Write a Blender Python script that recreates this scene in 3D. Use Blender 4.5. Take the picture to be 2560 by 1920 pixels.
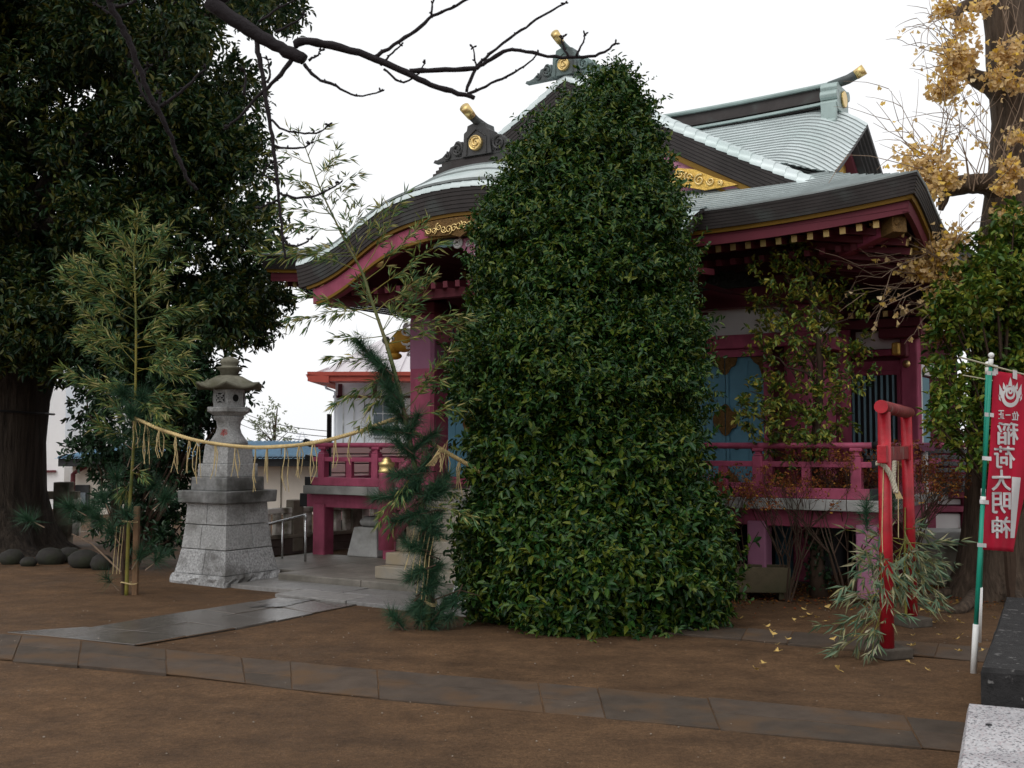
import bpy, math, random
import numpy as np
from mathutils import Vector, Matrix

R = math.radians
scene = bpy.context.scene
for o in list(bpy.data.objects):
    bpy.data.objects.remove(o)
COL = scene.collection

# ------------------------------------------------------------------ camera
EYE = 1.55
FPX, CXP, CYP = 2750.0, 1280.0, 960.0          # focal length and centre in photo pixels
PITCH = math.atan(148.0 / FPX)
cam_d = bpy.data.cameras.new('camera')
cam = bpy.data.objects.new('camera', cam_d)
COL.objects.link(cam)
cam.location = (0, 0, EYE)
cam.rotation_euler = (math.pi / 2 + PITCH, 0, 0)
cam_d.sensor_width = 36.0
cam_d.lens = FPX / 2560.0 * 36.0
cam_d.clip_start = 0.05
cam_d.clip_end = 3000.0
cam_d.dof.use_dof = True
cam_d.dof.focus_distance = 10.0
cam_d.dof.aperture_fstop = 7.0
scene.camera = cam

# ------------------------------------------------------------------ sky and sun (bright overcast)
SUN_EL, SUN_AZ = R(50), R(-140)      # azimuth measured from +Y towards +X
world = bpy.data.worlds.new('World')
scene.world = world
world.use_nodes = True
wn = world.node_tree.nodes
wl = world.node_tree.links
bg = wn['Background']
sky = wn.new('ShaderNodeTexSky')
sky.sky_type = 'NISHITA'
sky.sun_disc = False
sky.sun_elevation = SUN_EL
sky.sun_rotation = SUN_AZ
sky.dust_density = 4.0
hs = wn.new('ShaderNodeHueSaturation')
hs.inputs['Saturation'].default_value = 0.10
wl.new(sky.outputs['Color'], hs.inputs['Color'])
mixw = wn.new('ShaderNodeMixRGB')                # a cloud layer evens the sky out
mixw.inputs['Fac'].default_value = 0.85
mixw.inputs['Color2'].default_value = (9.1, 9.2, 9.35, 1)
wl.new(hs.outputs['Color'], mixw.inputs['Color1'])
wl.new(mixw.outputs['Color'], bg.inputs['Color'])
bg.inputs['Strength'].default_value = 0.125

sun_d = bpy.data.lights.new('sun', 'SUN')
sun_d.energy = 0.9
sun_d.angle = R(40)
sun_d.color = (1.0, 0.97, 0.93)
sun = bpy.data.objects.new('sun', sun_d)
COL.objects.link(sun)
sd = Vector((math.sin(SUN_AZ) * math.cos(SUN_EL), math.cos(SUN_AZ) * math.cos(SUN_EL), math.sin(SUN_EL)))
sun.rotation_euler = (-sd).to_track_quat('-Z', 'Y').to_euler()
sun.location = (0, 0, 40)

vs = scene.view_settings
vs.view_transform = 'Standard'
vs.look = 'None'
vs.exposure = 0.0
vs.gamma = 1.0
vs.use_curve_mapping = False
scene.render.engine = 'CYCLES'
scene.cycles.max_bounces = 6
scene.cycles.diffuse_bounces = 3
scene.cycles.transparent_max_bounces = 6

# ------------------------------------------------------------------ helpers
def at(px, py, depth):
    """World point at a given depth that shows at a photo pixel."""
    dx = (px - CXP) / FPX
    dz = -(py - CYP) / FPX
    cp, sp = math.cos(PITCH), math.sin(PITCH)
    r = Vector((dx, cp - sp * dz, sp + cp * dz))
    return Vector((0, 0, EYE)) + r * (depth / r.y)

def ground(px, py, z=0.0):
    dx = (px - CXP) / FPX
    dz = -(py - CYP) / FPX
    cp, sp = math.cos(PITCH), math.sin(PITCH)
    r = Vector((dx, cp - sp * dz, sp + cp * dz))
    return Vector((0, 0, EYE)) + r * ((z - EYE) / r.z)

def lerp(a, b, t):
    return a + (b - a) * t

def smooth(t):
    t = max(0.0, min(1.0, t))
    return t * t * (3 - 2 * t)

def interp(x, xs, ys):
    return float(np.interp(x, xs, ys))

MATS = {}
def mat(name, rgb, rough=0.75, var=0.15, scale=6.0, bump=0.0, bscale=40.0, metal=0.0, spec=0.25,
        island=None, rgb2=None, detail=5.0, trans=0.0, tint=None, tscale=1.2, stretch=None, tmin=0.45, tmax=0.62, bdist=0.02):
    """Procedural material: base colour broken up by noise, optional second colour in patches, optional bump."""
    if name in MATS:
        return MATS[name]
    m = bpy.data.materials.new(name)
    m.use_nodes = True
    nt = m.node_tree
    n, l = nt.nodes, nt.links
    p = n['Principled BSDF']
    p.inputs['Roughness'].default_value = rough
    p.inputs['Metallic'].default_value = metal
    p.inputs['Specular IOR Level'].default_value = spec
    tc = n.new('ShaderNodeTexCoord')
    vec = tc.outputs['Object']
    if stretch:
        mp = n.new('ShaderNodeMapping')
        mp.inputs['Scale'].default_value = stretch
        l.new(vec, mp.inputs['Vector'])
        vec = mp.outputs['Vector']
    nz = n.new('ShaderNodeTexNoise')
    nz.inputs['Scale'].default_value = scale
    nz.inputs['Detail'].default_value = detail
    nz.inputs['Roughness'].default_value = 0.65
    l.new(vec, nz.inputs['Vector'])
    ramp = n.new('ShaderNodeValToRGB')
    ramp.color_ramp.elements[0].position = 0.3
    ramp.color_ramp.elements[1].position = 0.72
    lo = [max(0.0, c * (1 - var)) for c in rgb]
    hi = [min(1.0, c * (1 + var)) for c in (rgb2 or rgb)]
    ramp.color_ramp.elements[0].color = (*lo, 1)
    ramp.color_ramp.elements[1].color = (*hi, 1)
    l.new(nz.outputs['Fac'], ramp.inputs['Fac'])
    out = ramp.outputs['Color']
    if island:
        geo = n.new('ShaderNodeNewGeometry')
        r2 = n.new('ShaderNodeValToRGB')
        els = r2.color_ramp.elements
        while len(els) < len(island):
            els.new(0.5)
        for e, (pos, c) in zip(els, island):
            e.position = pos
            e.color = (*c, 1)
        l.new(geo.outputs['Random Per Island'], r2.inputs['Fac'])
        out = r2.outputs['Color']
    if tint:
        n2 = n.new('ShaderNodeTexNoise')
        n2.inputs['Scale'].default_value = tscale
        n2.inputs['Detail'].default_value = 6
        l.new(tc.outputs['Object'], n2.inputs['Vector'])
        mr = n.new('ShaderNodeMapRange')
        mr.inputs['From Min'].default_value = tmin
        mr.inputs['From Max'].default_value = tmax
        l.new(n2.outputs['Fac'], mr.inputs['Value'])
        mx = n.new('ShaderNodeMixRGB')
        l.new(mr.outputs['Result'], mx.inputs['Fac'])
        l.new(out, mx.inputs['Color1'])
        mx.inputs['Color2'].default_value = (*tint, 1)
        out = mx.outputs['Color']
    l.new(out, p.inputs['Base Color'])
    if bump > 0:
        nb = n.new('ShaderNodeTexNoise')
        nb.inputs['Scale'].default_value = bscale
        nb.inputs['Detail'].default_value = 6
        nb.inputs['Roughness'].default_value = 0.7
        l.new(vec, nb.inputs['Vector'])
        bp = n.new('ShaderNodeBump')
        bp.inputs['Strength'].default_value = min(1.0, bump)
        bp.inputs['Distance'].default_value = bdist
        l.new(nb.outputs['Fac'], bp.inputs['Height'])
        l.new(bp.outputs['Normal'], p.inputs['Normal'])
    if trans > 0:
        tr = n.new('ShaderNodeBsdfTranslucent')
        l.new(out, tr.inputs['Color'])
        ms = n.new('ShaderNodeMixShader')
        ms.inputs['Fac'].default_value = trans
        l.new(p.outputs['BSDF'], ms.inputs[1])
        l.new(tr.outputs['BSDF'], ms.inputs[2])
        l.new(ms.outputs['Shader'], n['Material Output'].inputs['Surface'])
    MATS[name] = m
    return m

class MB:
    """Collects shapes and links them as ONE mesh object."""
    def __init__(s):
        s.v = []
        s.f = []
    def add(s, vs_, fs):
        n = len(s.v)
        s.v += [tuple(v) for v in vs_]
        s.f += [tuple(i + n for i in f) for f in fs]
        return s
    def box(s, c, size, rz=0.0, top=1.0, mtx=None):
        """Box centred at c (bottom centre if top != 1 is wanted use z of centre); top scales the upper face."""
        hx, hy, hz = size[0] / 2, size[1] / 2, size[2] / 2
        pts = []
        for z, k in ((-hz, 1.0), (hz, top)):
            for x, y in ((-hx, -hy), (hx, -hy), (hx, hy), (-hx, hy)):
                v = Vector((x * k, y * k, z))
                if mtx is not None:
                    v = mtx @ v
                elif rz:
                    v = Matrix.Rotation(rz, 3, 'Z') @ v
                pts.append(v + Vector(c))
        return s.add(pts, [(3, 2, 1, 0), (4, 5, 6, 7), (0, 1, 5, 4), (1, 2, 6, 5), (2, 3, 7, 6), (3, 0, 4, 7)])
    def bar(s, a, b, w, h=None, up=(0, 0, 1)):
        """Box beam from a to b, w wide, h high."""
        a, b = Vector(a), Vector(b)
        h = h or w
        d = (b - a)
        L = d.length
        d.normalize()
        x = d.cross(Vector(up))
        if x.length < 1e-4:
            x = Vector((1, 0, 0))
        x.normalize()
        z = x.cross(d)
        m = Matrix((x, d, z)).transposed()
        return s.box((a + b) / 2, (w, L, h), mtx=m)
    def tube(s, pts, rads, n=8, cap=True):
        pts = [Vector(p) for p in pts]
        if not hasattr(rads, '__len__'):
            rads = [rads] * len(pts)
        base = len(s.v)
        t0 = (pts[1] - pts[0]).normalized()
        ref = Vector((0, 0, 1)) if abs(t0.z) < 0.9 else Vector((1, 0, 0))
        x = t0.cross(ref).normalized()
        for i, p in enumerate(pts):
            if i == 0:
                t = pts[1] - pts[0]
            elif i == len(pts) - 1:
                t = pts[-1] - pts[-2]
            else:
                t = pts[i + 1] - pts[i - 1]
            if t.length < 1e-9:
                t = t0
            t = t.normalized()
            x = (x - t * x.dot(t))
            if x.length < 1e-6:
                x = t.orthogonal()
            x.normalize()
            y = t.cross(x)
            for k in range(n):
                a = 2 * math.pi * k / n
                s.v.append(tuple(p + (x * math.cos(a) + y * math.sin(a)) * rads[i]))
        for i in range(len(pts) - 1):
            for k in range(n):
                a0 = base + i * n + k
                a1 = base + i * n + (k + 1) % n
                s.f.append((a0, a1, a1 + n, a0 + n))
        if cap:
            s.f.append(tuple(base + k for k in reversed(range(n))))
            e = base + (len(pts) - 1) * n
            s.f.append(tuple(e + k for k in range(n)))
        return s
    def lathe(s, prof, n=24, c=(0, 0, 0), sq=0.0, rz=0.0):
        """Turned shape from (radius, height) pairs; sq>0 makes the plan a rounded polygon of n sides."""
        base = len(s.v)
        for r, z in prof:
            for k in range(n):
                a = 2 * math.pi * k / n + rz
                s.v.append((c[0] + r * math.cos(a), c[1] + r * math.sin(a), c[2] + z))
        for i in range(len(prof) - 1):
            for k in range(n):
                a0 = base + i * n + k
                a1 = base + i * n + (k + 1) % n
                s.f.append((a0, a1, a1 + n, a0 + n))
        s.f.append(tuple(base + k for k in reversed(range(n))))
        e = base + (len(prof) - 1) * n
        s.f.append(tuple(e + k for k in range(n)))
        return s
    def prism(s, poly, y0, y1):
        """Outline given as (x, z) extruded along y."""
        n = len(poly)
        vs_ = [(x, y0, z) for x, z in poly] + [(x, y1, z) for x, z in poly]
        fs = [tuple(range(n)), tuple(reversed(range(n, 2 * n)))]
        for i in range(n):
            j = (i + 1) % n
            fs.append((i, i + n, j + n, j))
        return s.add(vs_, fs)
    def prism_u(s, poly, x0, x1):
        """Outline given as (y, z) extruded along x."""
        n = len(poly)
        vs_ = [(x0, y, z) for y, z in poly] + [(x1, y, z) for y, z in poly]
        fs = [tuple(reversed(range(n))), tuple(range(n, 2 * n))]
        for i in range(n):
            j = (i + 1) % n
            fs.append((j, j + n, i + n, i))
        return s.add(vs_, fs)
    def sheet(s, fn, nu, nv, thick=0.0):
        pts = [fn(i / nu, j / nv) for j in range(nv + 1) for i in range(nu + 1)]
        fs = []
        for j in range(nv):
            for i in range(nu):
                a = j * (nu + 1) + i
                fs.append((a, a + 1, a + nu + 2, a + nu + 1))
        return s.add(pts, fs)
    def strip(s, A, B):
        n = len(A)
        return s.add(list(A) + list(B), [(i, i + 1, n + i + 1, n + i) for i in range(n - 1)])
    def ball(s, c, r, nu=12, nv=8, jit=0.0, rnd=None):
        base = len(s.v)
        rx, ry, rz_ = r if hasattr(r, '__len__') else (r, r, r)
        for j in range(nv + 1):
            th = math.pi * j / nv
            for i in range(nu):
                ph = 2 * math.pi * i / nu
                k = 1.0 + (rnd.uniform(-jit, jit) if rnd else 0)
                s.v.append((c[0] + rx * k * math.sin(th) * math.cos(ph), c[1] + ry * k * math.sin(th) * math.sin(ph), c[2] + rz_ * k * math.cos(th)))
        for j in range(nv):
            for i in range(nu):
                a = base + j * nu + i
                b = base + j * nu + (i + 1) % nu
                s.f.append((a, a + nu, b + nu, b))
        return s
    def build(s, name, m, parent=None, smoothf=False, bevel=0.0, loc=None, seam=None):
        me = bpy.data.meshes.new(name)
        me.from_pydata(s.v, [], s.f)
        me.materials.append(m)
        if seam is not None:                     # first `n` faces take the second material
            me.materials.append(seam[0])
            for i in range(min(seam[1], len(me.polygons))):
                me.polygons[i].material_index = 1
        if smoothf:
            me.polygons.foreach_set('use_smooth', [True] * len(me.polygons))
        me.update()
        o = bpy.data.objects.new(name, me)
        COL.objects.link(o)
        if parent is not None:
            o.parent = parent
        if loc is not None:
            o.location = loc
        if bevel > 0:
            b = o.modifiers.new('edge', 'BEVEL')
            b.width = bevel
            b.segments = 2
            b.limit_method = 'ANGLE'
        return o

def tag(o, label=None, cat=None, group=None, kind=None):
    if label: o['label'] = label
    if cat: o['category'] = cat
    if group: o['group'] = group
    if kind: o['kind'] = kind
    return o

def thing(name, label, cat, loc=(0, 0, 0), rz=0.0, group=None):
    o = bpy.data.objects.new(name, None)
    o.empty_display_size = 0.2
    COL.objects.link(o)
    o.location = loc
    o.rotation_euler = (0, 0, rz)
    return tag(o, label, cat, group)

def copy_tree(o, parent=None):
    c = o.copy()
    COL.objects.link(c)
    c.parent = parent
    for ch in list(o.children):
        copy_tree(ch, c)
    return c

def leaf_mesh(name, m, P, D, N, L, W, parent=None, shape='oval', droop=0.15, fold=0.25):
    """Many leaves as one mesh. P base points, D directions, N normals, L lengths, W widths (numpy arrays)."""
    P = np.asarray(P, float); D = np.asarray(D, float); N = np.asarray(N, float)
    L = np.asarray(L, float)[:, None]; W = np.asarray(W, float)[:, None]
    D = D / (np.linalg.norm(D, axis=1, keepdims=True) + 1e-9)
    S = np.cross(D, N); S /= (np.linalg.norm(S, axis=1, keepdims=True) + 1e-9)
    N = np.cross(S, D)
    k = len(P)
    if shape == 'oval':
        tip = P + D * L - N * (L * droop)
        m1 = P + D * L * 0.38 + N * (L * 0.03)
        m2 = P + D * L * 0.72 - N * (L * droop * 0.4)
        up = N * (W * fold)
        V = np.stack([P, m1 + S * W * 0.5 + up, m2 + S * W * 0.38 + up, tip, m2 - S * W * 0.38 + up, m1 - S * W * 0.5 + up], 1)
        per, F = 6, [(0, 1, 2, 3), (0, 3, 4, 5)]
    elif shape == 'blade':
        tip = P + D * L - N * (L * droop)
        m1 = P + D * L * 0.4 + N * (L * 0.02)
        up = N * (W * fold)
        V = np.stack([P, m1 + S * W * 0.5 + up, tip, m1 - S * W * 0.5 + up], 1)
        per, F = 4, [(0, 1, 2, 2), (0, 2, 3, 3)]
        F = [(0, 1, 2), (0, 2, 3)]
    elif shape == 'needle':
        tip = P + D * L
        V = np.stack([P + S * W * 0.5, P - S * W * 0.5, tip], 1)
        per, F = 3, [(0, 1, 2)]
    elif shape == 'fan':
        up = N * (W * fold)
        a = P + D * L * 0.35
        c1 = P + D * L * 0.92 + S * W * 0.5 + up
        c2 = P + D * L * 1.05 + S * W * 0.2
        c3 = P + D * L * 0.9
        c4 = P + D * L * 1.05 - S * W * 0.2
        c5 = P + D * L * 0.92 - S * W * 0.5 + up
        V = np.stack([a, c1, c2, c3, c4, c5], 1)
        per, F = 6, [(0, 1, 2, 3), (0, 3, 4, 5)]
    V = V.reshape(-1, 3)
    F = np.array(F)
    nf, fs = F.shape
    idx = (np.arange(k)[:, None, None] * per + F[None]).reshape(-1)
    me = bpy.data.meshes.new(name)
    me.vertices.add(len(V)); me.vertices.foreach_set('co', V.astype(np.float32).ravel())
    me.loops.add(len(idx)); me.loops.foreach_set('vertex_index', idx.astype(np.int32))
    me.polygons.add(k * nf)
    me.polygons.foreach_set('loop_start', (np.arange(k * nf) * fs).astype(np.int32))
    me.polygons.foreach_set('loop_total', np.full(k * nf, fs, np.int32))
    me.update(calc_edges=True)
    me.materials.append(m)
    o = bpy.data.objects.new(name, me)
    COL.objects.link(o)
    if parent is not None:
        o.parent = parent
    return o
# ------------------------------------------------------------------ materials
PINK = mat('pink_paint', (0.37, 0.078, 0.140), 0.55, 0.22, 7.0, 0.2, 50, tint=(0.22, 0.048, 0.080), tscale=3.2, tmin=0.48, tmax=0.70, stretch=(1, 1, 0.35), spec=0.25)
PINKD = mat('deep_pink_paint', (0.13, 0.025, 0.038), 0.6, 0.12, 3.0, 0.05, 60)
MAUVE = mat('faded_mauve_paint', (0.36, 0.15, 0.245), 0.6, 0.10, 3.0, 0.05, 60)
ROSE = mat('pale_pink_board', (0.46, 0.20, 0.29), 0.6, 0.06, 3.0)
PATINA = mat('pale_copper_sheet', (0.62, 0.69, 0.69), 0.42, 0.14, 2.5, 0.06, 30, metal=0.25, tint=(0.42, 0.52, 0.50), tscale=1.1, tmin=0.5, tmax=0.75)
SEAM = mat('dark_roof_seam', (0.27, 0.30, 0.30), 0.7, 0.2, 6.0)
PATINA2 = mat('green_copper_sheet', (0.33, 0.41, 0.395), 0.45, 0.14, 4.0, 0.06, 30, metal=0.25)
DARKCU = mat('dark_brown_copper', (0.044, 0.038, 0.037), 0.55, 0.25, 3.0, 0.06, 40, metal=0.2, tint=(0.08, 0.095, 0.09), tscale=2.2, tmin=0.55, tmax=0.8)
ONI = mat('bronze_ornament', (0.065, 0.064, 0.064), 0.5, 0.25, 6.0, 0.1, 40, metal=0.3, tint=(0.11, 0.14, 0.135), tscale=3.0, tmin=0.55, tmax=0.8)
ONIG = mat('green_bronze_ornament', (0.17, 0.24, 0.23), 0.5, 0.2, 6.0, 0.1, 40, metal=0.3, tint=(0.09, 0.10, 0.10), tscale=3.0)
GOLD = mat('gold_leaf', (0.74, 0.55, 0.24), 0.38, 0.15, 14.0, 0.08, 80, metal=0.85)
GOLDP = mat('gold_relief_plate', (0.62, 0.40, 0.10), 0.38, 0.35, 20.0, 0.5, 45, metal=0.7)
OCHRE = mat('ochre_paint', (0.19, 0.105, 0.014), 0.6, 0.12, 4.0)
BRASSD = mat('dull_brass_plate', (0.16, 0.09, 0.03), 0.5, 0.4, 40.0, 0.8, 70, metal=0.4)
WHITEP = mat('white_plaster', (0.80, 0.79, 0.78), 0.85, 0.05, 2.0, 0.04, 60)
TEAL = mat('teal_door_paint', (0.095, 0.235, 0.32), 0.5, 0.16, 2.5, 0.03, 50)
TEALL = mat('light_teal_paint', (0.20, 0.36, 0.42), 0.5, 0.1, 4.0)
BLACKM = mat('black_iron', (0.02, 0.02, 0.022), 0.45, 0.2, 8.0)
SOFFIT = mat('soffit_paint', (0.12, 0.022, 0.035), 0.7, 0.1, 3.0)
CREAM = mat('cream_stone', (0.27, 0.245, 0.205), 0.8, 0.14, 6.0, 0.15, 90, tint=(0.28, 0.23, 0.16), tscale=3.0)
SLABG = mat('grey_slab_stone', (0.20, 0.20, 0.19), 0.85, 0.2, 6.0, 0.2, 80, tint=(0.32, 0.32, 0.30), tscale=2.0)
SLABL = mat('pale_slab_stone', (0.36, 0.36, 0.35), 0.85, 0.2, 6.0, 0.2, 80, tint=(0.20, 0.20, 0.18), tscale=2.5)
CARVEW = mat('white_carving', (0.66, 0.66, 0.66), 0.7, 0.06, 5.0)
CARVEG = mat('blue_grey_carving', (0.22, 0.36, 0.40), 0.7, 0.1, 5.0)
CARVED = mat('dark_carving', (0.085, 0.095, 0.09), 0.7, 0.3, 12.0, 0.3, 40)
YELLOWC = mat('yellow_carving', (0.45, 0.24, 0.03), 0.6, 0.2, 8.0)
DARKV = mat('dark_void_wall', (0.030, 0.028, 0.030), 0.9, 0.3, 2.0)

# ------------------------------------------------------------------ shrine hall
TH = R(32.3)
ORI = Vector((0.41, 12.52, 0.0))
hall = thing('shrine_hall', 'large pink shrine hall with pale green copper roofs behind the tall dark bush', 'shrine', ORI, -TH)

EV, EU = -0.41, 4.16          # front eave line, side eave line
RV, RZ = 3.5, 5.98            # main ridge
GU = 2.66                     # upper roof half width
def slope_z(t):
    return 3.90 + 0.402 * t + 0.034 * t * t
def lift(u):
    a = max(0.0, abs(u) - 1.9) / 2.26
    return 0.13 * a * a
def umax(t):
    return max(GU + 0.09, EU - t)
def roof_front(u, t):
    fade = max(0.0, 1 - t / 1.9)
    w = max(0.0, abs(u) - 2.0) / 0.75
    roll = 0.32 * w * w * smooth((t - 1.1) / 0.7)          # the sheet rolls down over the gable edge
    return Vector((u, EV + t, slope_z(t) + lift(u) * fade - roll))
def roof_side(v, s_):
    fade = max(0.0, 1 - s_ / 1.9)
    q = min(v - EV, 7.4 - v) - s_
    return Vector((EU - s_, v, slope_z(s_) + lift(EU - s_) * fade - 0.36 * smooth(q / 1.4) * fade))

# body of the roof, closed below by the soffit
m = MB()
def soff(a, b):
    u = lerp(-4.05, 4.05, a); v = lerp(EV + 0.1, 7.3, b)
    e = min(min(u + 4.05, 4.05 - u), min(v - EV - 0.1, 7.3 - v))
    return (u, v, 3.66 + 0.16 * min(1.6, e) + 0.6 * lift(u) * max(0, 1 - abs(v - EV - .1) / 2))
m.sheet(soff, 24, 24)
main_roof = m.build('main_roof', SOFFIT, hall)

# underlay so that no light falls through the courses
m = MB()
def under(a, b):
    t = 3.9 * b
    um = umax(t) - 0.02
    p = roof_front(lerp(-um, um, a), t)
    return (p.x, p.y, p.z - 0.02)
m.sheet(under, 40, 26)
def under2(a, b):
    s_ = 1.9 * b
    p = roof_side(lerp(EV + s_, 7.4 - s_, a), s_)
    return (p.x, p.y, p.z - 0.02)
m.sheet(under2, 20, 10)
m.sheet(lambda a, b: (-under2(a, b)[0], under2(a, b)[1], under2(a, b)[2]), 20, 10)
def under3(a, b):
    q = under(a, b)
    return (q[0], 2 * RV - q[1], q[2])
m.sheet(under3, 10, 20)
m.build('roof_underlay', DARKCU, main_roof)

NC = 38
dt = 3.9 / NC
for k in range(NC):
    t0, t1 = k * dt, (k + 1) * dt + 0.004
    u0, u1 = umax(t0), umax(t1)
    nu = 44
    A0 = []; A1 = []; A2 = []
    for i in range(nu + 1):
        f = 2 * i / nu - 1
        curl = 0.0

        ta = min(3.9, t0 + curl); tb = min(3.9, t1 + curl)
        p0 = roof_front(f * u0, ta); p1 = roof_front(f * u1, tb)
        A0.append(p0 + Vector((0, -0.004, 0.002)))
        A1.append(p0 + Vector((0, -0.006, 0.019)))
        A2.append(p1 + Vector((0, 0, 0.004)))
    m = MB(); m.strip(A0, A1); m.strip(A1, A2)
    m.build('roof_course', PATINA, main_roof, seam=(SEAM, len(A0) - 1))
for k in range(16):
    s0, s1 = k * 0.12, (k + 1) * 0.12 + 0.004
    A0 = []; A1 = []; A2 = []
    for i in range(21):
        v0 = lerp(EV + s0, 7.4 - s0, i / 20); v1 = lerp(EV + s1, 7.4 - s1, i / 20)
        p0 = roof_side(v0, s0); p1 = roof_side(v1, s1)
        A0.append(p0); A1.append(p0 + Vector((0.006, 0, 0.019))); A2.append(p1 + Vector((0, 0, 0.004)))
    m = MB(); m.strip(A0, A1); m.strip(A1, A2)
    m.build('roof_course', PATINA, main_roof, seam=(SEAM, len(A0) - 1))

# dark layered eave fascia: front and right side, five layers
for k in range(6):
    z0 = -0.030 * k; z1 = z0 - 0.028
    off = 0.007 * k
    P0 = []; P1 = []; P2 = []
    for i in range(61):
        u = lerp(-EU + off, EU - off, i / 60)
        b = roof_front(u, 0)
        P0.append((u, EV + off, b.z + z0)); P1.append((u, EV + off + 0.004, b.z + z1)); P2.append((u, EV + off + 0.06, b.z + z1))
    S0 = []; S1 = []; S2 = []
    for i in range(41):
        v = lerp(EV + off, 7.4 - off, i / 40)
        b = roof_side(v, 0)
        S0.append((EU - off, v, b.z + z0)); S1.append((EU - off - 0.004, v, b.z + z1)); S2.append((EU - off - 0.06, v, b.z + z1))
    m = MB(); m.strip(P0, P1); m.strip(P1, P2); m.strip(S0, S1); m.strip(S1, S2)
    mm = [( -x, y, z) for x, y, z in S0]; m2 = [(-x, y, z) for x, y, z in S1]
    m.strip(mm, m2)
    m.build('fascia_layer', DARKCU, main_roof)
def eave_band(name, material, o0, za, zb, d):
    P0 = []; P1 = []; P2 = []; S0 = []; S1 = []; S2 = []
    for i in range(61):
        u = lerp(-EU + o0, EU - o0, i / 60); b = roof_front(u, 0)
        P0.append((u, EV + o0, b.z + za)); P1.append((u, EV + o0 + 0.01, b.z + zb)); P2.append((u, EV + o0 + d, b.z + zb + 0.005))
    for i in range(41):
        v = lerp(EV + o0, 7.4 - o0, i / 40); b = roof_side(v, 0)
        S0.append((EU - o0, v, b.z + za)); S1.append((EU - o0 - 0.01, v, b.z + zb)); S2.append((EU - o0 - d, v, b.z + zb + 0.005))
    m = MB(); m.strip(P0, P1); m.strip(P1, P2); m.strip(S0, S1); m.strip(S1, S2)
    return m.build(name, material, main_roof)
eave_band('gilded_eave_strip', OCHRE, 0.06, -0.178, -0.218, 0.05)
eave_band('eave_board', PINKD, 0.10, -0.218, -0.33, 0.06)

# rafters with gilded ends under the front eave and the right eave
rm = MB(); rm.box((0, 0.55, 0), (0.055, 1.1, 0.065))
gm = MB(); gm.box((0, -0.006, 0), (0.057, 0.012, 0.067))
r_me = g_me = None
def rafter(u, v, z, rot, parent):
    global r_me, g_me
    if r_me is None:
        o = rm.build('rafter', PINKD, parent); r_me = o.data
        g = gm.build('rafter_end', GOLD, o); g_me = g.data
    else:
        o = bpy.data.objects.new('rafter', r_me); COL.objects.link(o); o.parent = parent
        g = bpy.data.objects.new('rafter_end', g_me); COL.objects.link(g); g.parent = o
    o.location = (u, v, z)
    o.rotation_euler = (R(9), 0, rot)
rafters = MB().box((0, 1.1, 3.63), (7.0, 0.05, 0.06)).build('rafter_bearer', PINKD, hall)
k = 0
u = -3.9
while u < 3.95:
    if abs(u) > 2.05 or True:
        rafter(u, EV + 0.23, 3.545 + lift(u), 0, rafters)
        o = bpy.data.objects.new('rafter', r_me); COL.objects.link(o); o.parent = rafters; o.location = (u, EV + 0.62, 3.47 + 0.6 * lift(u)); o.rotation_euler = (R(9), 0, 0)
    u += 0.159
for i in range(22):
    v = 0.0 + i * 0.17
    b = roof_side(v, 0).z
    rafter(EU - 0.23, v, b - 0.405, R(90), rafters)
# corner beam with its gilded cap
m = MB(); m.bar((2.9, 0.85, 3.50), (3.90, -0.15, 3.61), 0.12, 0.15)
cb = m.build('corner_beam', PINK, hall, bevel=0.01)
m = MB(); m.bar((3.80, -0.05, 3.60), (3.95, -0.20, 3.62), 0.145, 0.18)
m.ball((3.93, -0.23, 3.63), (0.03, 0.02, 0.04), 10, 6)
m.build('corner_beam_cap', BRASSD, cb, bevel=0.012)

# right gable of the upper roof
ge = []
for i in range(25):
    t = lerp(1.45, 3.9, i / 24)
    ge.append((EV + t, slope_z(t)))
ge2 = ge + [(2 * RV - y, z) for y, z in reversed(ge)]
m = MB(); m.prism_u([(y, z - 0.18) for y, z in ge2], 2.2, 2.32)
gable = m.build('gable_wall', PINK, hall)
for k in range(5):
    A = []; Bq = []; Cq = []
    x = GU + 0.02 - 0.03 * k
    for y, z in ge2:
        tt = (RV - abs(y - RV)) - EV
        dz = 0.30 * smooth((tt - 1.1) / 0.7) + 0.02
        A.append((2.74 - 0.035 * k, y, z - dz - 0.05 * k)); Bq.append((2.735 - 0.035 * k, y, z - dz - 0.05 - 0.05 * k)); Cq.append((2.64 - 0.035 * k, y, z - dz - 0.05 - 0.05 * k))
    m = MB(); m.strip(A, Bq); m.strip(Bq, Cq); m.build('gable_fascia_layer', DARKCU, gable)
m = MB(); m.strip([(2.5, y, z - 0.50) for y, z in ge2], [(2.5, y, z - 0.66) for y, z in ge2])
m.strip([(2.5, y, z - 0.66) for y, z in ge2], [(2.32, y, z - 0.66) for y, z in ge2])
m.build('gable_board', PINKD, gable)
m = MB(); m.box((2.36, RV - 1.2, 4.72), (0.05, 0.4, 0.2)); m.box((2.36, RV, 5.1), (0.06, 0.5, 0.3))
m.build('gable_gold_plate', GOLDP, gable, bevel=0.02)

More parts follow.
